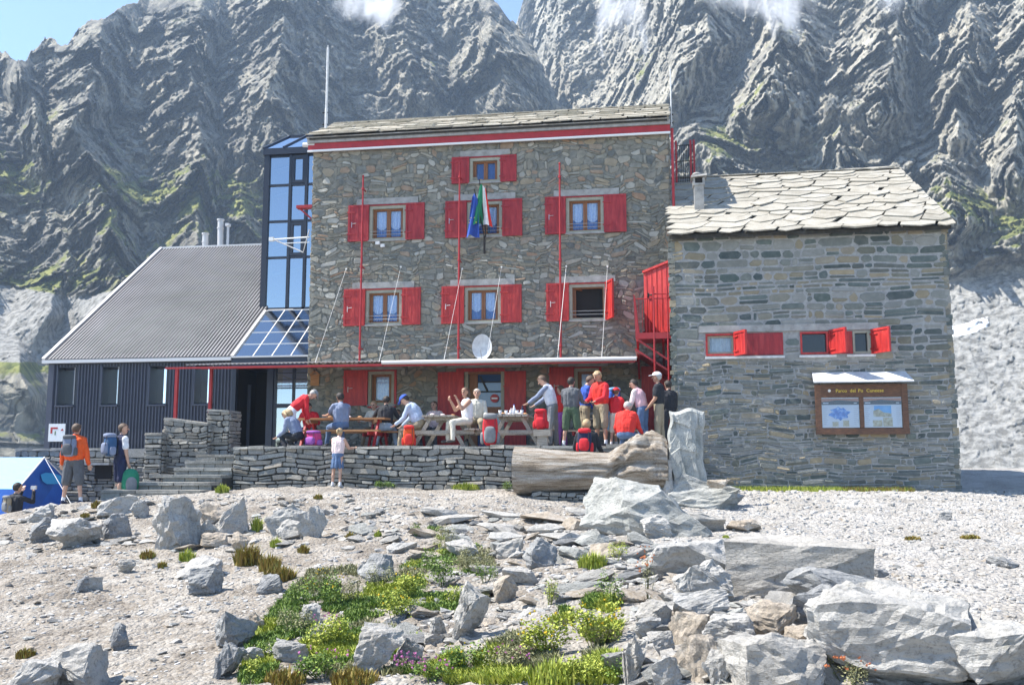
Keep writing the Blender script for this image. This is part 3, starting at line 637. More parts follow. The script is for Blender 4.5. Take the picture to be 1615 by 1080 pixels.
mb.beam((a+.1,YL+.1,zm+1.0),(c-.1,YL+.1,zm+.55),.04,.04,0)
gs=mb.build('glazed_screen','tower_frame',lb)
mb=MB(); mb.add([(a,YL+.02,LZB),(c,YL+.02,LZB),(c,YL+.02,zt),(a,YL+.02,zt)],[(0,1,2,3)]); mb.build('pane','pane_tower',gs)
mb=MB(); mb.box((a,YL+.6,LZB),(c,YL+.62,zt),0); mb.box((eX0-.02,YL+.1,LZB-.05),(c,YL+1.6,LZB-.003),0); mb.build('inner_wall','curtain_blue',gs)
# ================================================================= the glazed stair tower
YT=29.4; tz0=4.95; tz1=10.2; tx0,tx1=atY(418,350,YT).x-.02,MX0-.01
tw=empty('stair_tower',((tx0+tx1)/2,YT,tz0),'tall narrow stair tower of blue glass in a dark frame beside the lodge','tower')
mb=MB(); fw=.06
xs=[tx0+.12, atY(456.5,350,YT).x, atY(482,350,YT).x]
mb.box((tx0-.05,YT-.06,tz0-.1),(tx0+.14,YT+.1,tz1+.02),0); mb.box((tx0-.05,YT+.1,tz0-.1),(tx0,YT+2.4,tz1+.02),0)
for x in xs[1:]: mb.box((x-.045,YT-.05,tz0),(x+.045,YT+.05,tz1),0)
mb.box((tx1-.05,YT-.05,tz0),(tx1,YT+.05,tz1),0)
for py in (292,349,406): 
    z=Zof(py,YT,455); mb.box((tx0+.14,YT-.04,z-.035),(tx1,YT+.04,z+.035),0)
mb.box((tx0+.14,YT-.05,tz0-.06),(tx1,YT+.06,tz0+.06),0); mb.box((tx0-.07,YT-.12,tz1),(tx1,YT+.06,tz1+.22),0)
zs=[tz0]+[Zof(py,YT,455) for py in (406,349,292)]+[tz1]
for k in (1,3):
    a,c,b,d=xs[1]+.05,xs[2]-.05,zs[k]+.05,zs[k+1]-.05
    for q in ((a,b,a+.09,d),(c-.09,b,c,d),(a+.09,d-.1,c-.09,d),(a+.09,b,c-.09,b+.1)): mb.box((q[0],YT-.045,q[1]),(q[2],YT+.03,q[3]),0)
mb.build('frame','tower_frame',tw)
mb=MB(); mb.add([(tx0,YT+.01,tz0),(tx1,YT+.01,tz0),(tx1,YT+.01,tz1),(tx0,YT+.01,tz1)],[(0,1,2,3)]); mb.build('pane','pane_tower',tw)
mb=MB(); mb.box((tx0+.02,YT+.7,tz0),(tx1,YT+.72,tz1),0); 
for k in range(6):
    z=tz0+.3+k*.9; mb.hexa([(tx0+.2,YT+.3,z),(tx1-.1,YT+.3,z+.55),(tx1-.1,YT+.6,z+.55),(tx0+.2,YT+.6,z),(tx0+.2,YT+.3,z+.06),(tx1-.1,YT+.3,z+.61),(tx1-.1,YT+.6,z+.61),(tx0+.2,YT+.6,z+.06)],1)
mb.build('stair',['curtain_blue','trim_metal'],tw)
rp=Vector((0,1,.62)).normalized(); mb=MB(); x0,x1=tx0-.07,tx1; y0=YT-.12; z0=tz1+.22
A=[(x0,y0,z0),(x1,y0,z0),(x1,y0+1.6,z0+.95),(x0+.25,y0+1.6,z0+.95)]
mb.add(A,[(0,1,2,3)],1); mb.add([A[0],A[3],(x0,y0+1.9,z0-.1)],[(0,1,2)],0); mb.box((x0,YT,z0-.3),(x1,YT+2.4,z0-.005),0)
for k in range(5):
    t=k/4; p=Vector(A[0]).lerp(Vector(A[1]),t); q=Vector(A[3]).lerp(Vector(A[2]),t); mb.beam(p+Vector((0,0,.02)),q+Vector((0,0,.02)),.05,.05,0)
mb.beam(Vector(A[3])+Vector((0,0,.02)),Vector(A[2])+Vector((0,0,.02)),.06,.06,0)
mb.build('roof',['tower_frame','pane_tower'],tw)
# ================================================================= canopy, poles, cables, antennas, balcony
CY=23.9; cz=atY(780,571,CY).z; cxl=atY(262,576,CY).x; cxr=atY(1004,566,CY).x
cn=empty('canopy',((cxl+cxr)/2,CY,cz),'long thin metal canopy with pale front gutter and red left end above the terrace','canopy')
mb=MB(); cb=YF-.03; zb=cz+.30
def CP(x,y): return cz+.05+(y-CY)/(cb-CY)*(zb-cz)
for k in range(int((MX0-cxl)/.12)+1):
    x=cxl+.5+k*.12*.98
    if x<MX0-.1: mb.add([(x,CY,CP(x,CY)),(x+.06,CY,CP(x,CY)+.025),(x+.12,CY,CP(x,CY)),(x,cb,CP(x,cb)),(x+.06,cb,CP(x,cb)+.025),(x+.12,cb,CP(x,cb))],[(0,1,4,3),(1,2,5,4)],0)
n=int((cxr-MX0)/.12)
for k in range(n):
    x=MX0-.1+k*(cxr-MX0+.1)/n; e=(cxr-MX0+.1)/n
    mb.add([(x,CY,CP(x,CY)),(x+e/2,CY,CP(x,CY)+.025),(x+e,CY,CP(x,CY)),(x,cb,CP(x,cb)),(x+e/2,cb,CP(x,cb)+.025),(x+e,cb,CP(x,cb))],[(0,1,4,3),(1,2,5,4)],0)
mb.build('sheet','roof_metal',cn)
xm=atY(603,570,CY).x
mb=MB(); mb.tube([(xm,CY-.04,cz+.03),(cxr,CY-.04,cz+.03)],.055,10); mb.build('gutter','trim_metal',cn)
mb=MB(); mb.box((cxl,CY-.05,cz-.05),(xm,CY+.02,cz+.0)); mb.box((cxl+1,CY+.03,cz-.06),(cxr-.05,CY+.08,cz-.0)); mb.beam((cxl+.02,CY,cz-.02),(cxl+.6,cb-.4,zb-.1),.05,.05); mb.beam((cxr-.05,CY,cz-.02),(cxr-.05,cb,zb-.06),.05,.05)
mb.build('red_beam','red_steel',cn)
for px in (278,332):
    x=atY(px,620,CY).x; yy=CY if px==278 else CY+.9; xx=atY(px,620,yy).x; mb=MB(); mb.box((xx-.04,yy-.04,.3),(xx+.04,yy+.04,cz+(.0 if px==278 else .05))); mb.build('post','red_steel',cn)
for i,(ax,ay,bx,by) in enumerate(((546,424,497,572),(632,421,598,570),(729,424,700,569),(791,421,767,566),(893,420,879,564),(958,420,949,562))):
    a=atY(ax,ay,YF-.04); b=atY(bx,by,CY-.02); b.z=cz+.06; mb=MB(); mb.tube([a,b],.0042 if i!=4 else .007,6); mb.tube([a,a+Vector((0,.05,-.0))],.03,6); m_=b.lerp(a,.08); mb.tube([b,m_],.007,6); mb.build('stay_cable','cable',cn)
# red flagpoles standing against the wall
LBL=['tall thin red flagpole on the facade left of the left window column','tall thin red flagpole on the facade rising past the attic shutter','tall thin red flagpole on the facade beside the right window column']
for (x0,y0,x1,y1),lb_ in zip(((574,278,566,567),(726,258,722,567),(884,258,883,564)),LBL):
    t_=atY(x0,y0,YF-.28); b_=atY(x1,y1,YF-.28); b_.x=t_.x=(t_.x+b_.x)/2
    o=empty('flagpole',(b_.x,b_.y,b_.z),lb_,'flagpole','red flagpoles on the facade')
    mb=MB(); mb.tube([b_-Vector((0,0,.1)),b_.lerp(t_,.55),t_],[.032,.03,.022],8); mb.ell(t_,(.03,.03,.04)); mb.build('pole','red_steel',o)
    for q in (.06,.5,.93): mb=MB(); p=b_.lerp(t_,q); mb.box((p.x-.015,p.y,p.z-.015),(p.x+.015,YF+.0,p.z+.015)); mb.tube([p-Vector((0,0,.03)),p+Vector((0,0,.03))],.045,8); mb.build('bracket','red_steel',o)
# the two flags on slanted staffs
def flag(mb,top,bot,width,mats,folds,seed):
    n=14;m=18;vs=[]
    for i in range(m+1):
        t=i/m; c=top.lerp(bot,t)
        for j in range(n+1):
            s=j/n; wv=width*(.35+.65*t); x=c.x+(s-.5)*wv; y=c.y+.07*math.sin(s*folds*math.pi*2+t*2+seed)*(.4+t); z=c.z-.25*abs(s-.35)*(1-t*.3)
            vs.append((x,y,z))
    for i in range(m):
        for j in range(n):
            s=(j+.5)/n; mi=min(len(mats)-1,int(s*len(mats)))
            a=i*(n+1)+j; mb.f.append(tuple(q+len(mb.v) for q in (a,a+n+1,a+n+2,a+1))); mb.m.append(mi); mb.r.append(.5)
    mb.v.extend(vs)
base=atY(764,400,YF-.12)
fo=empty('flag_bracket',base,'black wall bracket with staffs on the facade between the middle windows','bracket'); mb=MB(); mb.tube([atY(764,400,YF-.03),atY(764,372,YF-.28)],.03,8); mb.tube([atY(766,372,YF-.28),atY(756,283,YF-1.0)],.016,6); mb.tube([atY(764,374,YF-.28),atY(748,298,YF-.9)],.016,6); mb.tube([atY(766,374,YF-.3),atY(768,292,YF-.9)],.016,6); mb.build('staff','black',fo)
mb=MB(); t=atY(749,305,YF-.85); b=atY(746,371,YF-.35); flag(mb,t,b,.42,['c_blue'],1.5,0); 
mb2=MB()
o=empty('flag',t,'blue flag with a ring of gold stars hanging beside the tricolour','flag','flags on the facade'); mb.build('cloth','c_blue',o,smooth=True)
for k in range(7):
    a_=k/12*2*math.pi; cx=t.lerp(b,.72); 
    c_=Vector((cx.x+.1*math.cos(a_),cx.y-.13,cx.z+.16*math.sin(a_))); mb2.add([(c_.x+(.022 if i%2==0 else .009)*math.sin(i*math.pi/5),c_.y,c_.z+(.022 if i%2==0 else .009)*math.cos(i*math.pi/5)) for i in range(10)],[tuple(range(10))])
mb2.build('star','flower_yellow',o)
mat('flag_green',(.01,.2,.10),.8); 
mb=MB(); t=atY(761,290,YF-.95); b=atY(761,352,YF-.5); flag(mb,t,b,.56,['g','g','g','w','w','r'],1.6,1.4); o=empty('flag',t,'green white and red tricolour flag drooping in front of the upper middle window','flag','flags on the facade'); mb.m=[{0:0,1:0,2:0,3:1,4:1,5:2}[q] for q in mb.m]; mb.build('cloth',['flag_green','c_white','c_redb'],o,smooth=True)
# satellite dish, floodlights
c=atY(760,547,YF-.3); o=empty('satellite_dish',c,'round pale dish mounted low on the facade above the canopy','dish')
mb=MB(); n=28; vs=[(c.x,c.y+.09,c.z)]
for j,rr_ in enumerate((.1,.2,.3)):
    for k in range(n): a_=2*math.pi*k/n; vs.append((c.x+rr_*.95*math.cos(a_),c.y+.09-(rr_/.3)**2*.08,c.z+rr_*1.22*math.sin(a_)))
fs=[(0,1+k,1+(k+1)%n) for k in range(n)]+[(1+j*n+k,1+(j+1)*n+k,1+(j+1)*n+(k+1)%n,1+j*n+(k+1)%n) for j in range(2) for k in range(n)]
mb.add(vs,fs); mb.build('reflector','white_old',o,smooth=True); mb=MB(); mb.tube([c+Vector((0,.1,0)),c+Vector((0,.3,0))],.03); mb.tube([c+Vector((0,.02,-.34)),c+Vector((0,-.22,-.1))],.01); mb.build('mount','steel',o)
for px,py,lb_ in ((596,384,'small pale floodlight under the upper left window, the left one of two'),(604,388,'small pale floodlight under the upper left window, the right one of two')):
    c=atY(px,py,YF-.12); o=empty('floodlight',c,lb_,'floodlight','floodlights under the window'); mb=MB(); mb.box((c.x-.06,c.y-.06,c.z-.04),(c.x+.06,c.y+.02,c.z+.05)); mb.build('housing','white_old',o); mb=MB(); mb.tube([c+Vector((0,.02,0)),(c.x,YF,c.z+.02)],.012); mb.build('arm','black',o)
# antenna masts on the ridge and the gable
def mast(px,py0,py1,Y,lb_,rad):
    b=atY(px,py1,Y);t=atY(px,py0,Y); t.x=b.x
    o=empty('antenna_mast',b,lb_,'antenna'); mb=MB(); m_=b.lerp(t,.25); mb.tube([b,m_],rad*1.3,8); mb.tube([m_,b.lerp(t,.97)],rad,8); mb.tube([b.lerp(t,.97),t],rad*.4,6); mb.build('mast','white_old',o)
    mb=MB()
    for q in (.06,.2): p=b.lerp(t,q); mb.box((p.x-.12,p.y-.02,p.z-.02),(p.x+.06,p.y+.02,p.z+.02))
    mb.build('clamp','black',o); return o
mast(514,72,205,27.4,'tall thin pale mast rising from the upper left roof corner of the lodge',.038)
mast(1059,106,200,28.3,'thin grey mast rising at the right gable of the lodge',.022)
# parabolic link bracket at the tower
c=atY(452,383,YF+.5); o=empty('wall_bracket',c,'white forked aerial bracket sticking out from the lodge across the glass tower','aerial'); mb=MB(); a=Vector((MX0,YF+.3,atY(488,360,YF+.3).z))
mb.tube([atY(428,378,YF+.3),atY(488,374,YF+.3)],.022,6); mb.tube([atY(446,384,YF+.3),atY(488,382,YF+.3)],.015,6); mb.build('arm','white_paint',o); mb=MB(); mb.tube([atY(432,378,YF+.3),atY(478,398,YF+.3),atY(488,362,YF+.3)],.022,6); mb.build('stay','trim_metal',o)
mb=MB(); mb.box(atY(424,374,YF+.28),atY(433,381,YF+.4)); mb.build('head','white_paint',o)
# vents behind the corrugated roof
for px,y0,y1,lb_ in ((324,370,392,'short round metal flue behind the corrugated roof ridge, the left one'),(348,348,392,'tall round metal flue behind the corrugated roof ridge')):
    b=atY(px,y1,RYD+.3);t=atY(px,y0,RYD+.3); o=empty('flue',b,lb_,'flue','flues behind the ridge'); mb=MB(); mb.tube([b-Vector((0,0,.6)),t],.11,12); mb.tube([t,t+Vector((0,0,.05))],.14,12); mb.tube([t-Vector((0,0,.32)),t-Vector((0,0,.28))],.13,12); mb.build('pipe','trim_metal',o)
    if px==348:
        mb=MB(); mb.tube([b+Vector((.28,0,-.6)),atY(360,354,RYD+.3)],.05,8); mb.box(atY(355,352,RYD+.2),atY(364,358,RYD+.4)); mb.build('small_pipe','trim_metal',o)
# red fire escape between the two buildings
bx0=atY(1003,530,25.2).x; bz=atY(1020,530,25.2).z
fe=empty('fire_escape',(0,25.4,.33),'red steel fire escape balcony and booth in the corner between the two stone buildings','fire escape')
mb=MB(); xR=RX0-.03; mb.box((bx0-.0,24.7,bz-.05),(xR,26.4,bz)); mb.box((bx0,24.66,bz-.14),(xR,24.7,bz+.02)); mb.beam((bx0+.05,24.72,bz-.15),(xR,24.72,bz-.75),.04,.05); mb.build('platform','red_steel',fe)
mb=MB(); bxx=atY(1016,480,25.6).x; bt=atY(1038,428,25.6).z; z0=bz+.12
mb.hexa([(bxx,25.5,z0),(xR,25.0,z0),(xR,25.06,z0),(bxx,25.56,z0),(bxx,25.5,bt-.05),(xR,25.0,bt+.12),(xR,25.06,bt+.12),(bxx,25.56,bt-.05)])
for k in range(5):
    t=.12+k*.19; x=bxx+(xR-bxx)*t; y=25.5-.5*t; mb.box((x-.006,y-.015,z0),(x+.006,y+.01,bt-.05+.15*t-.03))
mb.beam((bxx-.02,25.49,bt-.03),(xR,24.98,bt+.14),.06,.06); mb.box((bxx-.0,25.5,z0),(bxx+.05,26.45,bt-.06)); mb.beam((bxx-.02,25.46,z0),(xR,24.96,z0),.05,.08)
d_=mb.build('booth','red_paint',fe)
mb=MB(); mb.tube([(bxx+.1,25.36,z0+1.0),(bxx+.22,25.3,z0+1.0)],.02,6); mb.tube([(bxx+.12,25.4,z0+.92),(bxx+.12,25.3,z0+1.05)],.02); mb.build('handle','black',d_)
mb=MB()
ptop=atY(1040,440,24.72).z; x1=atY(1033,600,24.68).x; x2=atY(1055,600,24.68).x
for x,zz in ((x1,ptop-.2),(x2,ptop-.2)): mb.tube([(x,24.68,-.0),(x,24.68,zz)],.026,8)
mb.tube([(x1,24.68,ptop-.4),(xR,24.68,ptop-.4)],.018); mb.tube([(x1,24.68,1.75),(xR,24.68,1.75)],.018)
mb.hexa([(bx0,24.7,bz),(bx0+.10,24.7,bz),(bx0+.10,25.9,bz),(bx0,25.9,bz),(bx0-.04,24.7,bz+1.05),(bx0,24.7,bz+1.0),(bx0,25.9,bz+1.0),(bx0-.04,25.9,bz+1.05)])
for k in range(9): x=bx0+.1+k*(xR-bx0-.1)/9; mb.tube([(x,24.72,bz),(x,24.72,bz+.92)],.006,5)
mb.tube([(bx0,24.72,bz+.92),(xR,24.72,bz+.92)],.014)
mb.build('railing','red_steel',fe)
mb=MB(); 
for s_ in (bx0+.05,xR-.2): mb.beam((s_,24.8,bz-.15),(s_,26.4,bz-1.0),.06,.08)
mb.hexa([(bx0-.02,24.75,bz-.42),(xR,24.75,bz-1.05),(xR,26.4,bz-1.05),(bx0-.02,26.4,bz-.42),(bx0-.02,24.75,bz-.36),(xR,24.75,bz-.99),(xR,26.4,bz-.99),(bx0-.02,26.4,bz-.36)])
mb.build('support','red_steel',fe)
# downpipe and railing at the right gable seen over the annex roof
mb=MB(); xg=MX1+.10
mb.tube([(xg,YF-.1,bt),(xg,YF-.1,MTOP+.1)],.04,8); tag(mb.build('downpipe','red_steel',None,loc=(xg,YF-.1,bt)),'red downpipe running down the right corner of the lodge','pipe')
g0=MX1+.12; o=empty('landing_rail',(.6,28,7.8),'small red and black railing of a rear landing above the annex roof','railing')
a=atY(1066,230,28.6);b=atY(1094,222,28.6); zb_=atY(1080,300,28.6).z
mb=MB()
for x in (a.x,b.x,b.x-.1): mb.box((x-.03,28.57,zb_),(x+.03,28.63,a.z+.15))
mb.build('post','red_steel',o); mb=MB()
for k in range(11): x=a.x+(b.x-a.x)*k/10; mb.tube([(x,28.6,zb_),(x,28.6,a.z)],.01,5)
for z in (a.z,a.z-.5): mb.tube([(a.x,28.6,z),(b.x,28.6,z)],.014)
mb.build('bars','black',o)
# ================================================================= information board
YB=YR-.16; A=atY(1286,607,YB-.3); B=atY(1434,604,YB-.3); bl=atY(1286,682,YB); br_=atY(1431,681,YB)
x0,x1=atY(1287,640,YB).x,atY(1430,640,YB).x; zb_=atY(1360,682,YB).z; zt=atY(1360,606,YB).z
ib=empty('information_board',((x0+x1)/2,YR,zb_),'brown wooden notice board under a pale sloping roof on the annex wall','notice board')
mb=MB(); t=.10
mb.box((x0,YB-.02,zb_),(x1,YR-.03,zt),0); mb.box((x0-.03,YB-.08,zb_-.04),(x1+.03,YB-.021,zb_+.10),0)
zp=zb_+.12; zh=atY(1360,625,YB).z
for q in ((x0-.02,zb_+.1,x0+.12,zt),(x1-.12,zb_+.1,x1+.02,zt),((x0+x1)/2-.05,zp,(x0+x1)/2+.05,zh)): mb.box((q[0],YB-.07,q[1]),(q[2],YB-.021,q[3]),0)
mb.box((x0+.12,YB-.06,zh),(x1-.12,YB-.021,zt),0); mb.box((x0+.12,YB-.075,zh-.02),(x1-.12,YB-.061,zh+.04),0)
mb.build('case','wood_brown',ib)
rt=atY(1358,586,YR-.03).z; mb=MB(); mb.hexa([(x0-.10,YB-.42,zt+.02),(x1+.1,YB-.42,zt+.02),(x1+.04,YR-.02,rt-.03),(x0-.04,YR-.02,rt-.03),(x0-.10,YB-.42,zt+.05),(x1+.1,YB-.42,zt+.05),(x1+.04,YR-.02,rt),(x0-.04,YR-.02,rt)]); mb.build('roof','white_old',ib)
def textobj(body,size,loc,mat_,parent,name='lettering',ext=.003):
    cu=bpy.data.curves.new(name,'FONT'); cu.body=body; cu.size=size; cu.extrude=ext; cu.align_x='CENTER'; cu.align_y='CENTER'; cu.resolution_u=3
    o=bpy.data.objects.new('tmp',cu); col.objects.link(o); dg=bpy.context.evaluated_depsgraph_get(); me=bpy.data.meshes.new_from_object(o.evaluated_get(dg)); bpy.data.objects.remove(o)
    me.transform(Matrix.Rotation(R(90),4,'X')); me.transform(Matrix.Translation(Vector(loc)-root_loc(parent)))
    me.materials.clear(); me.materials.append(G(mat_)); o=bpy.data.objects.new(name,me); col.objects.link(o); o.parent=parent; return o
mat('gold',(.8,.6,.08),.5)
tc_=atY(1351,616,YB-.07)
for wd_,dx_ in (('Parco',-.42),('del',-.15),('Po',.035),('Cuneese',.37)): textobj(wd_,.115,(tc_.x+.06+dx_,YB-.068,tc_.z),'gold',ib)
mb=MB(); disc(mb,atY(1308,616,YB-.07),.035,YB-.064,0,14); mb.build('emblem','white_paint',ib)
mat('poster_navy',(.03,.04,.09),.5); mat('poster_salmon',(.45,.2,.15),.5); mat('poster_map',(.12,.35,.75),.5,cols=[(.5,.7,.9),(.05,.25,.7),(.02,.12,.45)],scale=9); mat('poster_sky',(.05,.35,.75),.5,cols=[(.04,.32,.75),(.2,.5,.8)],scale=3); mat('poster_hill',(.4,.38,.3),.6,cols=[(.25,.22,.15),(.5,.45,.35),(.6,.65,.6)],scale=14)
xm=(x0+x1)/2
for k,(a,c) in enumerate(((x0+.13,xm-.055),(xm+.055,x1-.13))):
    mb=MB(); y=YB-.024; b,d=zp,zh-.025
    mb.box((a,y-.004,b),(c,y,d),0); h=d-b
    mb.box((a,y-.007,d-h*.24),(c,y-.005,d-h*.06),1); mb.add([(a,y-.009,d-h*.14),(a+(c-a)*.45,y-.009,d-h*.08),(c,y-.009,d-h*.13),(c,y-.009,d-h*.03),(a,y-.009,d-h*.03)],[(0,1,2,3,4)],2)
    mb.box((a+.03,y-.012,d-h*.2),(a+.16,y-.0095,d-h*.165),0); mb.box((c-.12,y-.012,d-h*.2),(c-.05,y-.0095,d-h*.175),0)
    cx=(a+c)/2
    if k==0:
        n=22; random.seed(4); mb.add([(cx-.03+.23*(1+.25*math.sin(i*1.7)+.1*math.sin(i*3.1))*math.cos(2*math.pi*i/n),y-.008,b+h*.47+.15*(1+.2*math.sin(i*2.3))*math.sin(2*math.pi*i/n)) for i in range(n)],[tuple(range(n))],3)
        mb.box((cx-.2,y-.010,b+.03),(cx-.06,y-.0085,b+h*.2),5); mb.box((cx+.05,y-.010,b+.03),(cx+.19,y-.0085,b+h*.24),5)
    else:
        mb.box((cx-.2,y-.008,b+h*.45),(cx+.2,y-.0065,b+h*.72),4); mb.add([(cx-.22,y-.010,b+h*.36),(cx+.2,y-.010,b+h*.36),(cx+.2,y-.010,b+h*.46),(cx+.02,y-.010,b+h*.5),(cx-.1,y-.010,b+h*.62),(cx-.22,y-.010,b+h*.55)],[tuple(range(6))],5)
        mb.box((cx-.24,y-.008,b+.03),(cx-.02,y-.0065,b+h*.24),5); mb.box((cx+.0,y-.008,b+.03),(cx+.22,y-.0065,b+h*.33),5)
    for s_ in (a+.03,c-.13):
        for q in range(9): z=b+h*.12+q*h*.065; mb.box((s_+.0,y-.0075,z),(s_+.07+.02*((q*7)%3),y-.0065,z+.006),6)
    mat_t='poster_text'
    if 'poster_text' not in MATS: mat('poster_text',(.3,.34,.45),.6)
    mb.build('poster',['paper','poster_navy','poster_salmon','poster_map','poster_sky','poster_hill','poster_text'],ib)
mb=MB(); mb.add([(x0+.12,YB-.05,zp),(x1-.12,YB-.05,zp),(x1-.12,YB-.05,zh-.02),(x0+.12,YB-.05,zh-.02)],[(0,1,2,3)]); glassmat('pane_clear',(.95,.97,1),.02); mb.build('pane','pane_clear',ib)
# white sign on the corrugated wall
x0,z0,x1,z1=px_rect(77,668,103,696,YL-.06); sg=empty('white_sign',((x0+x1)/2,YL-.06,z0),'square white sign with red corner mark at the left end of the corrugated wall','sign')
mb=MB(); mb.box((x0,YL-.08,z0),(x1,YL-.055,z1)); mb.build('panel','white_paint',sg)
mb=MB(); w_=x1-x0;h_=z1-z0; y=YL-.084
mb.box((x0+.12*w_,y,z0+.70*h_),(x0+.55*w_,y+.003,z0+.80*h_)); mb.box((x0+.12*w_,y,z0+.45*h_),(x0+.24*w_,y+.003,z0+.695*h_)); mb.add([(x0+.72*w_,y,z0+.60*h_),(x0+.92*w_,y,z0+.60*h_),(x0+.84*w_,y,z0+.74*h_)],[(0,1,2)]); mb.build('red_mark','red_paint',sg)
mb=MB(); mb.box((x0+.38*w_,y,z0+.36*h_),(x0+.44*w_,y+.003,z0+.58*h_)); mb.build('green_mark','leaf_green',sg)
# ================================================================= terrain
CTRL=[(533,770,21.3),(400,773,21.0),(300,776,20.6),(220,783,20.2),(110,797,19.7),(20,812,19.2),(-150,838,18.5),(-450,880,17),
 (700,776,20.5),(820,782,20.0),(900,800,19.0),(990,800,19.3),(700,795,18.5),(560,792,18.6),(440,792,18.8),
 (1120,776,22.5),(1200,774,24),(1350,775,24),(1500,777,24),(1615,782,24.5),(1800,782,25),(2200,790,24),(1530,742,34),(1615,744,34),(1700,746,34),
 (1150,800,20),(1300,800,19.5),(1500,800,20),(1615,805,19.5),(1900,815,20),(1200,850,14),(1400,850,14),(1600,850,14.2),(1900,850,15),(1100,850,14),
 (1200,900,10.6),(1400,920,9.9),(1600,920,10.0),(2000,920,10.5),(1250,1000,7.3),(1400,1000,7.4),(1600,1000,7.5),(1120,900,10.5),(1080,950,8.8),(1100,1070,6.2),(1300,1080,6.0),(1600,1080,6.0),(2000,1080,6),
 (200,830,17),(0,850,16.5),(400,840,16),(550,840,15.5),(700,835,15.8),(800,838,15.2),(900,850,14.2),(980,860,13.4),
 (0,900,13.5),(200,900,13.2),(400,900,12.8),(600,900,12.2),(750,890,12.6),(900,900,11.6),(980,905,11.0),(-300,920,13),
 (0,1000,9.6),(200,1000,9.5),(400,1000,9.1),(600,1000,8.9),(800,990,8.6),(930,980,8.4),(-300,1000,10),
 (0,1080,7.7),(250,1080,7.5),(500,1080,7.2),(750,1080,7.0),(900,1060,6.9),(985,1040,7.0),(-300,1080,8)]
cp=[atY(*c) for c in CTRL]
EX=[(-13,23.5,-2.0),(-16,22.5,-2.1),(-19,23,-2.0),(-24,22,-2.2),(-19,26,-.3),(-15,26.5,-.3),(-24,27,-1.0),(-11.5,22.5,-1.2),(-28,30,-1.2),(-22,32,-.6),(-9,23,-.6),(-5,24,-.6),(0,24,-.65),(0,30,-.6),(-8,30,-.6),(8,30,-.72),(-15,30,-.4),(-2,3,-1.75),(3,3,-1.4),(-6,3,-1.9),(-14,4,-2),(9,4,-1.4),(0,0,-1.7),(-15,0,-2.1),(10,0,-1.6),(0,-8,-1.8),(20,20,-1.3),(24,8,-1.6),(-24,8,-2.2),(-24,14,-2.0)]
PX=np.array([[p.x,p.y] for p in cp]+[[e[0],e[1]] for e in EX]); PZ=np.array([p.z for p in cp]+[e[2] for e in EX])
def kern(d2): return np.sqrt(d2+.35)
A_=kern(((PX[:,None]-PX[None])**2).sum(-1)); n_=len(PX); 
Mx=np.block([[A_+np.eye(n_)*-.02,PX,np.ones((n_,1))],[PX.T,np.zeros((2,3))],[np.ones((1,n_)),np.zeros((1,3))]])
SOL=np.linalg.solve(Mx,np.concatenate([PZ,[0,0,0]]))
def ground0(x,y):
    x=np.asarray(x,float);y=np.asarray(y,float); sh=x.shape; q=np.stack([x.ravel(),y.ravel()],1); out=np.empty(len(q))
    for i in range(0,len(q),20000):
        d=((q[i:i+20000,None]-PX[None])**2).sum(-1); out[i:i+20000]=kern(d)@SOL[:n_]+q[i:i+20000]@SOL[n_:n_+2]+SOL[n_+2]
    return out.reshape(sh)
def edge_x(y): return np.interp(y,[5,7,9,11,13,15],[.75,.55,.3,.05,-.3,-.6])   # left edge of the raised rubble on the right
def ground(x,y):
    x=np.asarray(x,float);y=np.asarray(y,float); z=ground0(x,y)
    f=np.clip((np.maximum(np.maximum(-26-x,x-18),np.maximum(y-37,-6-y)))/8,0,1); f=f*f*(3-2*f)
    z=z*(1-f)+(-1.2)*f
    return z+.05*fbm(x*.9,y*.9,0,3,41)+.03*fbm(x*3.5,y*3.5,0,4,42)+.025*np.clip((1.0-x)/3,0,1)*ridged(x*1.3+y*.5,y*1.3,0,3,43)
def gz(x,y): return float(ground(np.array([x]),np.array([y]))[0])
def on_ground(px,py,hint=None):
    d=ray(px,py); t=2.0
    if d.z>-1e-4: t=None
    prev=None; s=3.0
    ys=np.linspace(2.5,32,500); xs=d.x/d.y*ys; zs=d.z/d.y*ys; g=ground(xs,ys); m=np.where(zs<g)[0]
    if len(m)==0: return Vector((xs[-1],ys[-1],g[-1]))
    i=max(m[0],1); a=(zs[i-1]-g[i-1]); b=(zs[i]-g[i]); k=a/(a-b+1e-9); y=ys[i-1]+(ys[i]-ys[i-1])*k; x=d.x/d.y*y
    return Vector((x,y,gz(x,y)))
xs=np.concatenate([np.linspace(-160,-26,50)[:-1],np.linspace(-26,-17,80)[:-1],np.linspace(-17,13,430)[:-1],np.linspace(13,20,60)[:-1],np.linspace(20,160,55)])
ys=np.concatenate([np.linspace(-60,2.5,30)[:-1],np.linspace(2.5,14,220)[:-1],np.linspace(14,26,170)[:-1],np.linspace(26,34,30)[:-1],np.linspace(34,130,40)])
XX,YY=np.meshgrid(xs,ys); ZZ=ground(XX,YY)
near=np.clip(1-np.maximum(0,YY-20)/10,0,1)*(np.abs(XX+2)<17)
ZZ=ZZ+near*(.018*fbm(XX*13,YY*13,0,3,44)+.035*np.maximum(0,fbm(XX*6,YY*6,3,3,45)))
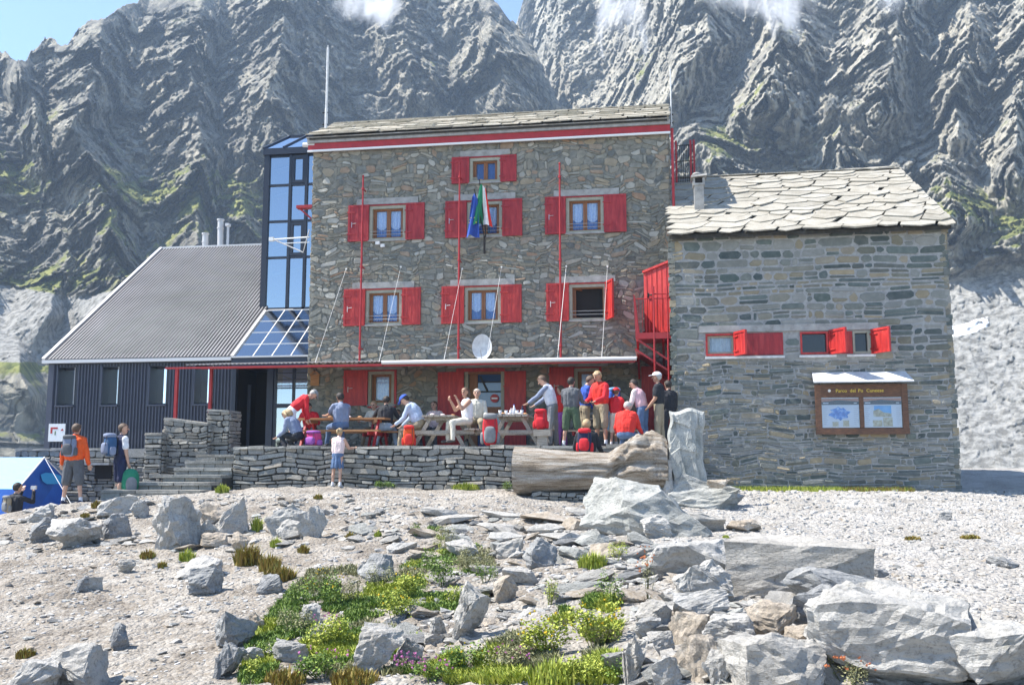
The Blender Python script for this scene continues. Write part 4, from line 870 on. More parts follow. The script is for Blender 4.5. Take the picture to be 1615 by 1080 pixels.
def grid_mesh(name,X,Y,Z,mats,smooth=True,attr=None):
    h,w_=X.shape; v=np.stack([X.ravel(),Y.ravel(),Z.ravel()],1); i=np.arange(h*w_).reshape(h,w_)
    f=np.stack([i[:-1,:-1],i[:-1,1:],i[1:,1:],i[1:,:-1]],-1).reshape(-1,4)
    me=bpy.data.meshes.new(name); me.vertices.add(len(v)); me.vertices.foreach_set('co',v.ravel()); me.loops.add(f.size); me.loops.foreach_set('vertex_index',f.ravel().astype(np.int32))
    me.polygons.add(len(f)); me.polygons.foreach_set('loop_start',np.arange(0,f.size,4,dtype=np.int32)); me.update(calc_edges=True)
    if smooth: me.polygons.foreach_set('use_smooth',[True]*len(f))
    for k,a in (attr or {}).items():
        at=me.attributes.new(k,'FLOAT','POINT'); at.data.foreach_set('value',a.ravel().astype(np.float32))
    for m in mats: me.materials.append(G(m))
    o=bpy.data.objects.new(name,me); col.objects.link(o); return o
def groundmat():
    m=bpy.data.materials.new('gravel_ground'); m.use_nodes=True; N=m.node_tree.nodes; L=m.node_tree.links; b=N['Principled BSDF']; b.inputs['Roughness'].default_value=.95; b.inputs['Specular IOR Level'].default_value=.2
    tc=N.new('ShaderNodeTexCoord')
    def noise(s,d=8,r=.65): n=N.new('ShaderNodeTexNoise'); n.inputs['Scale'].default_value=s; n.inputs['Detail'].default_value=d; n.inputs['Roughness'].default_value=r; L.new(tc.outputs['Object'],n.inputs['Vector']); return n.outputs[0]
    def ramp(src,cs):
        r=N.new('ShaderNodeValToRGB'); e=r.color_ramp.elements
        while len(e)<len(cs): e.new(.5)
        for q,c in enumerate(cs): e[q].position=c[3]; e[q].color=(*c[:3],1)
        L.new(src,r.inputs[0]); return r.outputs[0]
    pa=N.new('ShaderNodeAttribute'); pa.attribute_name='pale'
    b1=ramp(noise(1.1,12,.72),[(.13,.10,.07,.38),(.25,.21,.165,.47),(.41,.375,.325,.60)]); b2=ramp(noise(.9,12,.7),[(.30,.28,.25,.36),(.42,.40,.37,.5),(.54,.52,.49,.62)])
    xm_=N.new('ShaderNodeMix'); xm_.data_type='RGBA'; L.new(pa.outputs['Fac'],xm_.inputs[0]); L.new(b1,xm_.inputs[6]); L.new(b2,xm_.inputs[7]); base=xm_.outputs[2]
    vo=N.new('ShaderNodeTexVoronoi'); vo.inputs['Scale'].default_value=26; vo.inputs['Randomness'].default_value=1; L.new(tc.outputs['Object'],vo.inputs['Vector'])
    sp=N.new('ShaderNodeSeparateColor'); L.new(vo.outputs['Color'],sp.inputs[0])
    peb=ramp(sp.outputs[0],[(.16,.155,.145,0),(.36,.34,.31,.35),(.54,.52,.48,.7),(.32,.27,.21,1)])
    mx=N.new('ShaderNodeMix'); mx.data_type='RGBA'; mx.inputs[0].default_value=.32; L.new(base,mx.inputs[6]); L.new(peb,mx.inputs[7]); L.new(mx.outputs[2],b.inputs['Base Color'])
    v2=N.new('ShaderNodeTexVoronoi'); v2.inputs['Scale'].default_value=11; L.new(tc.outputs['Object'],v2.inputs['Vector'])
    ad=N.new('ShaderNodeMath'); ad.operation='MULTIPLY_ADD'; ad.inputs[1].default_value=-1.0; L.new(vo.outputs['Distance'],ad.inputs[0]); L.new(noise(40,6),ad.inputs[2])
    a2=N.new('ShaderNodeMath'); a2.operation='MULTIPLY_ADD'; a2.inputs[1].default_value=-1.4; L.new(v2.outputs['Distance'],a2.inputs[0]); L.new(ad.outputs[0],a2.inputs[2])
    bp=N.new('ShaderNodeBump'); bp.inputs['Strength'].default_value=.9; bp.inputs['Distance'].default_value=.035; L.new(a2.outputs[0],bp.inputs['Height']); L.new(bp.outputs[0],b.inputs['Normal']); MATS['gravel_ground']=m
groundmat()
tag(grid_mesh('ground',XX,YY,ZZ,['gravel_ground'],attr={'pale':np.clip((XX-edge_x(YY)+1.2)/1.5+.9*fbm(XX*.8,YY*.8,0,3,90),0,1)*.8+.2*np.clip((YY-17)/3,0,1)}),kind='structure')
# ================================================================= terrace floor, terrace wall, steps
WY=21.5; wx1=.33; stx0,stx1=atY(258,740,21).x,atY(353,740,21).x
mb=MB(); mb.box((stx1-.0,WY+.3,.1),(wx1,YF+.3,FZ),0); mb.box((atY(225,700,24).x,23.3,.1),(stx1,YL+.3,FZ-.004),0)
mat('paving',(.3,.29,.27),.9,cols=[(.22,.21,.195),(.32,.31,.28),(.40,.385,.36)],scale=2.5,bump=.5,bscale=14)
tag(mb.build('terrace_floor','paving'),kind='structure')
tw_=empty('terrace_wall',((stx1+wx1)/2,WY,-.7),'long low dry stone wall holding up the crowded terrace','wall')
P=plane_fn((stx1,WY,-.95),(1,0,0),(0,0,1)); mb=MB(); WL=wx1-stx1
mb.box((stx1,WY+.01,-.95),(wx1,WY+.5,.28),1)
masonry(mb,P,WL,1.25,ch=(.07,.2),cw=(.16,.55),gap=.022,prot=(.01,.06),wa=.04,ws=1.5,seed=31,bev=.3)
random.seed(32); x=stx1-.02
while x<wx1-.05:
    w_=random.uniform(.35,.9); x2=min(x+w_,wx1); h=random.uniform(.05,.09); y0=WY-random.uniform(.02,.09)
    mb.hexa([(x+.01,y0,.285),(x2-.01,y0-random.uniform(-.03,.03),.285),(x2-.01,WY+.5,.285),(x+.01,WY+.5,.285),(x+.02,y0+.01,.285+h),(x2-.02,y0+.01,.285+h+random.uniform(-.015,.015)),(x2-.01,WY+.5,.285+h),(x+.01,WY+.5,.285+h)],0); x=x2
tw_wall=mb.build('masonry',['stone_dry','dark_gap'],tw_)
# steps
st=empty('stone_steps',((stx0+stx1)/2,20.6,-.8),'flight of rough stone steps climbing to the left end of the terrace','steps')
NS=7; sy0=19.9; zs0=-.80; zs1=FZ; random.seed(33)
for k in range(NS):
    z=zs0+(zs1-zs0)*(k+1)/NS; y=sy0+k*.52; mb=MB(); x=stx0-(.9 if k<2 else .25 if k<3 else 0)
    xe=stx1+(-.0 if y>WY-.2 else .25)-k*.0
    xe=stx1-.02
    while x<xe-.05:
        x2=min(x+random.uniform(.5,1.1),xe); 
        if xe-x2<.3: x2=xe
        yy=y+random.uniform(-.04,.03); mb.hexa([(x+.008,yy,z-.07),(x2-.008,yy+random.uniform(-.02,.02),z-.07),(x2-.008,y+.62,z-.07),(x+.008,y+.62,z-.07),(x+.01,yy,z),(x2-.012,yy,z+random.uniform(-.01,.01)),(x2-.008,y+.62,z),(x+.008,y+.62,z)],0); x=x2
    x=stx0-(.9 if k<2 else 0)
    while x<xe-.05:
        x2=min(x+random.uniform(.25,.6),xe); mb.box((x+.01,y+.03,z-.21),(x2-.01,y+.5,z-.075),0); x=x2
    mb.box((stx0-(.9 if k<2 else 0),y+.06,-1.2),(xe,y+.58,z-.08),1)
    mb.build('step',['stone_dry','dark_gap'],st)
mb=MB(); a_=stx1+.0; b_=atY(447,700,23.5).x
for k in range(2): mb.box((a_+.1*k,24.2+.5*k,FZ+.002),(b_,26.2,FZ+.07*(k+1)),0)
mb.build('landing','stone_dry',st)
# flanking walls: a stepped one left of the steps
def wallbox(name,x0,x1,y0,y1,z0,z1a,z1b,label,seed,mats=('stone_dry','dark_gap')):
    """masonry block; top slopes from z1a (left) to z1b (right)"""
    o=empty(name,((x0+x1)/2,y0,z0),label,'wall'); mb=MB(); H=max(z1a,z1b)-z0
    def trim(P0): 
        def f(u,v,n=0):
            p=P0(u,v,n); t=(p.x-x0)/(x1-x0); zm=z1a+(z1b-z1a)*t
            return Vector((p.x,p.y,min(p.z,zm)))
        return f
    mb.hexa([(x0+.02,y0+.02,z0),(x1-.02,y0+.02,z0),(x1-.02,y1-.02,z0),(x0+.02,y1-.02,z0),(x0+.02,y0+.02,z1a-.01),(x1-.02,y0+.02,z1b-.01),(x1-.02,y1-.02,z1b-.01),(x0+.02,y1-.02,z1a-.01)],1)
    masonry(mb,trim(plane_fn((x0,y0,z0),(1,0,0),(0,0,1))),x1-x0,H,ch=(.07,.17),cw=(.15,.45),prot=(.01,.05),seed=seed)
    masonry(mb,trim(plane_fn((x1,y0,z0),(0,1,0),(0,0,1))),y1-y0,H-abs(z1b-z1a),ch=(.07,.17),cw=(.15,.45),prot=(.01,.05),seed=seed+1)
    masonry(mb,trim(plane_fn((x0,y1,z0),(0,-1,0),(0,0,1))),y1-y0,H-abs(z1b-z1a),ch=(.07,.17),cw=(.15,.45),prot=(.01,.05),seed=seed+1)
    n=max(1,int((x1-x0)/.5)); random.seed(seed)
    for k in range(n):
        a=x0+(x1-x0)*k/n; b=x0+(x1-x0)*(k+1)/n; za=z1a+(z1b-z1a)*k/n; zb=z1a+(z1b-z1a)*(k+1)/n; t=random.uniform(.05,.08); g=.01
        mb.hexa([(a+g-.02,y0-.05,za),(b-g,y0-.04,zb),(b-g,y1+.04,zb),(a+g-.02,y1+.04,za),(a+g,y0-.04,za+t),(b-g,y0-.04,zb+t),(b-g,y1+.03,zb+t),(a+g,y1+.03,za+t)],0)
    mb.build('masonry',list(mats),o)
def zx(px,py,Y): p=atY(px,py,Y); return p.x,p.z
xa,za=zx(233,684,22.6); xb,_=zx(260,684,22.6); wallbox('flank_wall',xa,xb,22.5,23.2,-1.0,za-.04,za-.04,'short stub of dry stone wall at the lower left of the steps',61)
xa,za=zx(258,662,22.7); xb,zb=zx(327,671,22.7); wallbox('flank_wall',xa,xb,22.75,23.3,-1.0,za,zb,'dry stone wall with a sloping top beside the steps',64)
xa,za=zx(326,648,22.9); xb,zb=zx(361,650,22.9); wallbox('flank_wall',xa,xb,22.95,23.6,-.3,za,zb,'square stone pillar at the head of the steps before the dark entrance',67)
xa,za=zx(128,712,24.6); xb,_=zx(262,712,23.6); wallbox('footing_wall',xa-1.8,xb,24.3,26.8,-1.6,za+.02,za+.02,'rough stone footing under the corrugated annex behind two hikers',70)
x0,z0=zx(148,755,24.2); x1,z1=zx(176,733,24.2); mb=MB(); mb.box((x0,24.22,z0),(x1,24.24,z1),0); mb.box((x0-.5,23.9,z1+.0),(x1+.1,24.3,z1+.06),1); o=empty('alcove',((x0+x1)/2,24.2,z0),'dark opening under a flat pale slab in the footing wall','alcove'); mb.build('opening',['interior_dark','concrete'],o)
# low base of small stones under the log
lx0,lx1=atY(840,780,20).x,atY(1050,780,20).x
o=empty('plinth',((lx0+lx1)/2,19.9,-1.0),'small dark dry stone plinth carrying the big log','plinth'); mb=MB(); P=plane_fn((lx0,19.85,-1.15),(1,0,0),(0,0,1)); mb.box((lx0,19.87,-1.2),(lx1,20.5,-.62),1); masonry(mb,P,lx1-lx0,.5,ch=(.04,.09),cw=(.1,.3),gap=.014,seed=75,prot=(.01,.05)); mb.build('masonry',['stone_dry','dark_gap'],o)
# ================================================================= big log with its root flare
def log():
    n=72;m=150; x0=atY(812,740,20.1).x; x1=atY(1053,740,20.1).x; vs=[];fs=[]; c0=atY(812,748,20.1)
    o=empty('log_bench',((x0+x1)/2,20.1,-.65),'huge weathered hollow log with a gnarled root end before the terrace wall','log')
    cen=[];
    for j in range(m+1):
        t=j/m; x=x0+(x1-x0)*t
        top=atY(812+241*t,float(np.interp(t,[0,.2,.45,.62,.72,.8,.9,.97,1],[706,709,714,716,703,690,684,690,700])),20.1).z
        bot=atY(812+241*t,float(np.interp(t,[0,.03,.2,.5,.75,.9,1],[775,779,777,772,768,768,766])),20.1).z
        cz_=(top+bot)/2; rz=(top-bot)/2; ry=.43+.10*max(0,t-.6)
        for k in range(n):
            a=2*math.pi*k/n; ca,sa=math.cos(a),math.sin(a)
            vs.append((x,20.1-ry*ca,cz_+rz*sa))
    V=np.array(vs); J=np.repeat(np.arange(m+1)/m,n); K=np.tile(np.arange(n)/n*2*math.pi,m+1)
    nx=V[:,0]; d=.05*fbm(nx*.5,np.cos(K)*2.6,np.sin(K)*2.6,4,7)+.03*ridged(nx*.45,np.cos(K)*5,np.sin(K)*5,4,8)
    kn=np.clip((J-.6)/.15,0,1); d=d+kn*(.16*ridged(nx*1.9,np.cos(K)*1.8,np.sin(K)*1.8,5,9)-.06+.05*fbm(nx*6,np.cos(K)*5,np.sin(K)*5,4,10))
    # long split hollow and the dark fold before the root end
    g=np.exp(-((K-.12+.1*np.sin(J*9))/.11)**2)*np.clip((J-.25)*5,0,1)*np.clip((.95-J)*8,0,1); d-=.07*g
    g=np.exp(-((J-(.70+.10*(np.sin(K)-.2)))/.035)**2)*(np.cos(K)>0)*np.clip(1-abs(np.sin(K)+.05),0,1); d-=.17*g
    g=np.exp(-(((J-.86)/.06)**2+((K-.75)/.22)**2)); d-=.16*g
    d+= -.03*np.exp(-((K-6.1)/.1)**2)
    cz_=V.reshape(m+1,n,3)[:,:,2].mean(1).repeat(n)
    V[:,1]-=np.cos(K)*d; V[:,2]+=np.sin(K)*d
    for j in range(m):
        for k in range(n): fs.append((j*n+k,(j+1)*n+k,(j+1)*n+(k+1)%n,j*n+(k+1)%n))
    mb=MB(); mb.add([tuple(v) for v in V],fs,0); mb.build('trunk','log_wood',o,smooth=True)
    mb=MB()
    for jj,xx in ((0,-.004),(m,.004)):
        ring=V.reshape(m+1,n,3)[jj]; c=ring.mean(0); vv=[tuple(c+np.array([xx-.03*(1 if jj==0 else -1)*-1,0,0]))]+[tuple(p+np.array([xx,0,0])) for p in ring]
        mb.add(vv,[(0,1+(k+1)%n,1+k) if jj==0 else (0,1+k,1+(k+1)%n) for k in range(n)],0)
    mb.build('end_face','log_cut',o)
log()
# ================================================================= rocks
def hull_rock(rx,ry,rz,seed,sub=2,flat=0,rough=.1,npt=16):
    rn=np.random.default_rng(seed); bm=bmesh.new()
    if npt<13:      # split schist: blocks with broken corners
        for a in (-1,1):
            for b in (-1,1):
                for c in (-1,1):
                    k=rn.uniform(.62,1.0,3)
                    if rn.random()<.4: k[rn.integers(3)]*=rn.uniform(.45,.8)
                    bm.verts.new((a*rx*k[0],b*ry*k[1],c*rz*k[2]))
        npt=7
    for i in range(npt):
        p=rn.normal(size=3); p/=np.abs(p).max()**.75*np.linalg.norm(p)**.25; p*=rn.uniform(.85,1.0)
        bm.verts.new((p[0]*rx,p[1]*ry,p[2]*rz))
    bmesh.ops.convex_hull(bm,input=bm.verts)
    bmesh.ops.delete(bm,geom=[v for v in bm.verts if not v.link_faces],context='VERTS')
    if sub:
        bmesh.ops.triangulate(bm,faces=bm.faces)
        for _ in range(sub):
            bmesh.ops.subdivide_edges(bm,edges=bm.edges,cuts=1,use_grid_fill=True)
        bm.verts.ensure_lookup_table(); co=np.array([v.co for v in bm.verts]); s=max(rx,ry,rz); q=co/s
        no=np.array([v.normal for v in bm.verts]) if False else None
        bm.normal_update(); no=np.array([v.normal for v in bm.verts])
        fq=facet(q[:,0]*1.7+q[:,2]*1.1+seed,q[:,1]*1.8+q[:,0]*.7,q[:,2]*4.2-q[:,0]*.6-q[:,1]*.5,6); d=rough*(.36*fq+.6*fbm(q[:,0]*2.2,q[:,1]*2.2,q[:,2]*5+seed,4,3)+.35*fbm(q[:,0]*7,q[:,1]*7,q[:,2]*12+seed,3,4)-.25*ridged(q[:,0]*1.5+seed,q[:,1]*1.5,q[:,2]*3,3,5))
        co=co+no*(d*min(rz*1.4,s))[:,None]
        for v,c in zip(bm.verts,co): v.co=c
    vs=[tuple(v.co) for v in bm.verts]; bm.verts.index_update(); fs=[tuple(v.index for v in f.verts) for f in bm.faces]; bm.free(); return vs,fs
ROCKN=[0]
def rock(x0,y0,x1,y1,label,m='rock',tilt=0,dep=.8,sub=3,name='boulder',group=None,cat='boulder',Y=None,sink=.22,rough=.16,up=None,pitch=0,npt=15):
    """pixel box in the photo -> boulder of the real size standing on the ground there"""
    ROCKN[0]+=1; s=900+ROCKN[0]
    cx=(x0+x1)/2; b=on_ground(cx,y1) if Y is None else atY(cx,y1,Y)
    dist=b.length; k=dist/F; w_=(x1-x0)*k; h=(y1-y0)*k
    rx=w_/2; rz=h/2*(1+sink); ry=w_/2*dep
    vs,fs=hull_rock(rx,ry,rz,s,sub,rough=rough,npt=npt); T=Matrix.Rotation(-R(tilt),3,'Y')@Matrix.Rotation(R(pitch),3,'X'); 
    yw=math.atan2(b.x,b.y); T=Matrix.Rotation(-yw,3,'Z')@T
    V=np.array([list(T@Vector(v)) for v in vs])
    # rescale to the seen size
    ext=V.max(0)-V.min(0); V[:,0]*=w_/ext[0]; V[:,2]*=h*(1+sink)/ext[2]
    c=Vector((b.x+math.sin(yw)*ry*.6,b.y+math.cos(yw)*ry*.6,b.z-h*sink)) ; zmin=V[:,2].min()
    mb=MB(); mb.add([(c.x+v[0],c.y+v[1],c.z+v[2]-zmin) for v in V],fs,0,r=random.random())
    o=mb.build(name,m,None,loc=(c.x,c.y,c.z)); return tag(o,label,cat,group)
B=rock
B(157,783,215,814,'blocky pale boulder just in front of the man in navy shorts','rock',sub=3)
B(205,790,234,815,'small squarish pale boulder beside the blocky boulder below the steps','rock')
B(80,822,153,863,'wedge shaped pale boulder with dark underside on the left gravel','rock',tilt=-12)
B(48,820,92,856,'small dark rock leaning on the left wedge shaped boulder','rock_dark')
B(164,812,207,849,'flat grey slab below the blocky pale boulder','rock_dark',tilt=-25)
B(44,798,82,822,'low grey rock on the crest near the blue tent','rock')
B(248,788,318,866,'bulky white boulder with an overhanging top at upper left of the slope','rock',rough=.2)
B(312,793,361,826,'brownish slab tilted on top of the white boulder group','rock_brown',tilt=-15)
B(350,787,402,846,'upright pale slab standing in the white boulder group','rock',tilt=-40)
B(294,822,346,857,'greyish rock wedged beneath the brownish slab','rock')
B(318,842,363,864,'small brown edged rock at the foot of the white boulder group','rock_brown')
B(413,796,476,846,'pale layered boulder on the crest below the low terrace wall','rock',tilt=-20)
B(440,820,500,850,'low pale layered rock right of the crest boulder','rock',tilt=-15)
B(470,800,515,850,'slim pale slab leaning left near the crest','rock',tilt=-45)
B(366,840,392,868,'small rounded rock above the brown grass tufts','rock_brown')
B(278,880,350,912,'cracked pale rock cluster top in the middle left','rock')
B(300,900,348,940,'shattered grey rock under the cracked pale one','rock_dark')
B(187,884,213,905,'small pale rock alone on the left gravel','rock')
B(116,910,138,932,'small bluish stone on the left gravel, left of a pair','rock_dark')
B(139,912,160,932,'small pale stone on the left gravel, right of a pair','rock')
B(408,908,450,937,'smooth mid grey rock left of the leafy shrub','rock_dark')
B(334,968,402,1022,'long dark blue grey slab leaning left in the gravel','rock_dark',tilt=-35)
B(391,968,416,996,'small brownish rock at the right tip of the dark slab','rock_brown')
B(342,1018,383,1068,'grey standing slab near the lower plants','rock_dark',tilt=-50)
B(382,1024,415,1050,'small white squarish rock beside the grey standing slab','rock')
B(176,988,202,1024,'purplish dark stone half sunk in the gravel','rock_dark')
B(72,1030,168,1090,'large white rounded boulder at the bottom left corner','rock',dep=1)
B(8,1052,84,1100,'low pale boulder cut off at the bottom left edge','rock')
B(28,1020,52,1034,'small tan stone above the bottom left boulders','rock_brown')
B(110,1028,130,1038,'tiny flat brown stone by the big white boulder','rock_brown')
B(558,988,633,1062,'white boulder shaded on its right among lower plants','rock',tilt=-20,dep=.9)
B(616,1008,662,1046,'pale slab beside the white boulder among the plants','rock',tilt=-30)
B(708,924,767,1008,'tall pale tapering rock in the gravel strip between plants','rock',tilt=-30)
B(680,975,708,1010,'smooth pale slab left of the tapering rock','rock')
B(778,910,818,950,'brownish block in the middle gravel strip','rock_brown')
B(790,895,848,925,'pale oblong rock in the middle gravel strip','rock',tilt=-15)
B(824,850,878,895,'big rounded grey rock below the flat slabs','rock_dark',tilt=-20)
B(782,848,826,882,'smooth white rock surrounded by green leaves','rock')
B(706,852,762,881,'flat pale rock above the green patch','rock')
B(570,876,630,920,'slanting grey slab amid rubble left of the green patch','rock_dark',tilt=-35)
B(580,875,604,893,'small dark rounded stone in the rubble','rock_dark')
B(475,955,506,985,'small white stone in the left plant patch','rock')
B(433,1010,484,1048,'pale flat stone at the lower left plants','rock',tilt=-15)
B(670,1000,700,1020,'small pale stone near the pink flowers','rock')
B(914,756,1120,846,'huge smooth grey green boulder in front of the log','rock_green',tilt=-18,dep=.55,rough=.14,npt=22)
B(1040,748,1165,800,'thick weathered rock shelf right of the huge grey boulder','rock_green',tilt=-6,dep=.6,rough=.2)
B(1115,756,1152,768,'thin brown slab lying on the rock shelf','rock_brown',Y=19.2)
B(1110,775,1175,798,'pale flat rock under the rock shelf','rock')
B(1010,812,1060,850,'angular pale block right of the huge grey boulder','rock')
B(1035,808,1075,830,'small grey rock behind the angular pale block','rock_dark')
B(1050,808,1140,838,'thin pale slab lying on the gravel plateau','rock',tilt=-6)
B(1068,824,1107,838,'small flat brown stone on the thin pale slab','rock_brown')
B(1145,820,1200,838,'flat brownish stone on the plateau','rock_brown')
B(1020,858,1152,908,'broad white flat rock at the left rim of the plateau','rock',tilt=4,dep=.9)
B(1064,886,1158,946,'layered pale rock with thin dark beds at the plateau rim','rock',tilt=8,rough=.2)
B(1148,856,1358,940,'big block with white top and grey shaded front on the plateau','rock',dep=.7,rough=.10,npt=12)
B(1244,905,1404,968,'dark wedge shaped rock leaning under the big block','rock_dark',tilt=-14)
B(1062,936,1148,980,'pale brown edged rock in the rubble pile','rock')
B(1056,972,1118,1020,'rounded layered stone in the middle of the rubble pile','rock_brown')
B(1112,974,1190,1022,'bulging pale stone right of the rounded layered stone','rock')
B(1178,955,1256,1012,'blocky tan stone under the wedge shaped rock','rock_brown')
B(1250,930,1320,1000,'grey rock tucked behind the huge pale boulder','rock_dark')
B(1284,942,1538,1078,'huge pale boulder filling the lower right','rock',dep=.8,rough=.14,npt=30)
B(1508,1000,1650,1095,'pale boulder cut off at the lower right edge','rock',dep=.9)
B(1512,1010,1560,1050,'small greenish rock wedged between two big boulders','rock_green')
B(1128,1012,1296,1090,'broad pale slab at the bottom of the rubble pile','rock',dep=.8)
B(1058,1010,1132,1078,'brown streaked upright rock at the bottom of the pile','rock_brown')
B(1110,1030,1150,1080,'narrow standing splinter of rock at the bottom of the pile','rock',tilt=-70)
B(1240,990,1302,1018,'small pinkish flat stone against the huge pale boulder','rock_brown')
B(1002,950,1058,986,'grey stone at the left flank of the rubble pile','rock')
B(1000,975,1044,1008,'white stone at the left flank of the rubble pile','rock')
B(985,1010,1024,1082,'tall thin rock at the lower left flank of the rubble pile','rock',tilt=-75)
B(1020,1000,1062,1040,'squat pale stone below the flank stones','rock')
B(1030,1040,1075,1085,'pale chunk at the foot of the rubble pile','rock')
B(1480,808,1500,820,'dark stone alone on the far gravel of the plateau','rock_dark')
B(1372,898,1400,910,'dark flat stone on the plateau','rock_dark')
B(1560,880,1600,894,'bluish flat stone on the right plateau','rock_dark')
B(1395,915,1420,925,'brown pebble like stone on the plateau','rock_brown')
B(1120,886,1160,900,'small white stone on the plateau beside the big block','rock')
# flat slabs scattered below the log
random.seed(77)
FS=[(680,812,760,826),(750,806,830,820),(820,808,905,826),(690,828,750,842),(755,824,820,838),(830,826,890,840),(880,816,925,836),(700,842,748,856),(770,840,830,852),(850,840,920,856),(640,832,690,848),(905,842,960,862),(660,800,720,812),(890,800,930,814),(930,858,985,880),(770,856,806,868),(800,868,830,880),(610,856,660,872),(640,868,700,882),(880,862,930,882)]
for i,q in enumerate(FS):
    rock(*q,'flat pale slab lying in the band of rubble below the log',('rock','rock','rock_brown','rock_green')[i%4],tilt=random.uniform(-10,10),sub=2,name='slab',group='flat slabs in the rubble below the log',cat='slab')
# mid-size loose rocks one could count
random.seed(78)
def scatter(poly,n,smin,smax,label,group,seed,name='rock',mats=('rock','rock_brown','rock_dark','rock_green'),stuff=None):
    rn=random.Random(seed); protos=[]; raw=[]
    for k in range(8):
        vs,fs=hull_rock(1,rn.uniform(.6,1),rn.uniform(.4,.7),seed*10+k,1 if stuff else 2,rough=.15,npt=14); raw.append((vs,fs,k%4)); m=MB(); m.add(vs,fs); me=m.build('tmp',mats[k%len(mats)]); protos.append(me.data); bpy.data.objects.remove(me)
    xs_=[p[0] for p in poly]; ys_=[p[1] for p in poly]; c=0
    def inside(x,y):
        r=False;j=len(poly)-1
        for i in range(len(poly)):
            if (poly[i][1]>y)!=(poly[j][1]>y) and x<(poly[j][0]-poly[i][0])*(y-poly[i][1])/(poly[j][1]-poly[i][1])+poly[i][0]: r=not r
            j=i
        return r
    while c<n:
        px=rn.uniform(min(xs_),max(xs_)); py=rn.uniform(min(ys_),max(ys_))
        if not inside(px,py): continue
        p=on_ground(px,py); s=rn.uniform(smin,smax)**1.0; s=smin+(smax-smin)*rn.random()**2
        if stuff is not None:
            vs,fs,mi=rn.choice(raw); E_=Matrix.Rotation(rn.uniform(0,6.3),3,'Z')@Matrix.Rotation(rn.uniform(-.4,.4),3,'Y')
            stuff.add([p+Vector((0,0,s*.15))+E_@Vector((v[0]*s,v[1]*s,v[2]*s*.6)) for v in vs],fs,mi if rn.random()<.5 else 0); c+=1; continue
        o=bpy.data.objects.new(name,rn.choice(protos)); col.objects.link(o); o.location=(p.x,p.y,p.z+s*.15); o.scale=(s*rn.uniform(.8,1.3),s,s*rn.uniform(.35,.8)); o.rotation_euler=(rn.uniform(-.3,.3),rn.uniform(-.4,.4),rn.uniform(0,6.3))
        tag(o,label,'rock',group); c+=1
PA=[(985,860),(1180,850),(1300,930),(1300,1078),(985,1078),(1000,960)]; PB=[(560,800),(1010,795),(1060,850),(990,930),(900,950),(760,1010),(600,1040),(600,980),(700,900),(540,880)]
PC=[(0,830),(400,790),(560,800),(560,880),(380,1000),(200,1078),(0,1078)]; PD=[(0,800),(130,785),(560,782),(600,850),(380,870),(0,880)]; PE=[(1150,800),(1615,800),(1615,990),(1420,930),(1200,850)]
scatter(PA,90,.09,.26,'small pale rock filling the gaps of the rubble pile at lower right','small rocks of the rubble pile',5)
scatter(PB,110,.08,.24,'small loose rock in the rubble between the log and the plants','small rocks between the plants',6)
scatter(PC,30,.05,.10,'small loose stone on the bare gravel slope at left','small stones on the left slope',7)
scatter(PD,45,.09,.22,'loose pale rock strewn along the upper edge of the left bank','rocks along the upper left bank',17)
scatter(PE,15,.05,.08,'small loose stone on the gravel plateau at right','small stones on the right plateau',8)
RUB=MB()
for poly,n,a,b_,sd in ((PA,320,.03,.12,51),(PB,480,.025,.12,52),(PC,380,.015,.075,53),(PD,380,.02,.15,54),(PE,260,.015,.05,55)): scatter(poly,n,a,b_,'','',sd,stuff=RUB)
tag(RUB.build('rubble',['rock','rock_brown','rock_dark','rock_green']),'small broken stones strewn thickly between the larger rocks','rubble',kind='stuff')
# pebbles nobody could count
def gravel_field(n,seed):
    rn=np.random.default_rng(seed); mb_v=[];mb_f=[];rv=[]
    base,fs=hull_rock(1,.8,.5,3,0,npt=9); base=np.array(base); b2,f2=hull_rock(1,.7,.35,8,0,npt=10); b2=np.array(b2)
    d=rn.random(n)**.6; Y=3+ (26.5-3)*rn.random(n)**1.1; X=Y*np.tan(rn.uniform(R(-38.5),R(21.5),n)); Z=ground(X,Y)
    dirt=(X<edge_x(Y))&(vn(X*.55,Y*.55,0,66)<.5)&(rn.random(n)<.75)
    m=np.where(~dirt&~((Y>19.7)&(X>stx0-1)&(X<.4)))[0]; m=m[~((Y[m]>24.2)&(X[m]>.2)&(X[m]<7.2))]
    off=0; V=[];Fc=[]; 
    for i in m:
        s=(.006+.028*rn.random()**3)*(.55+Y[i]/16); b,f=(base,fs) if rn.random()<.5 else (b2,f2); a=rn.random()*6.28; c,s_=math.cos(a),math.sin(a)
        q=b*s*np.array([1,1,rn.uniform(.7,1.3)]); q=np.stack([q[:,0]*c-q[:,1]*s_+X[i],q[:,0]*s_+q[:,1]*c+Y[i],q[:,2]+Z[i]+s*.15+q[:,0]*rn.uniform(-.3,.3)],1)
        V.append(q); r=rn.random()
        for t in f: Fc.append(tuple(k+off for k in t)); rv.append(r)
        off+=len(q)
    mb=MB(); mb.v=[tuple(v) for v in np.concatenate(V)]; mb.f=Fc; mb.m=[0]*len(Fc); mb.r=rv
    tag(mb.build('gravel','gravel'),'loose pale gravel strewn over the ground','gravel',kind='stuff')
gravel_field(34000,9)
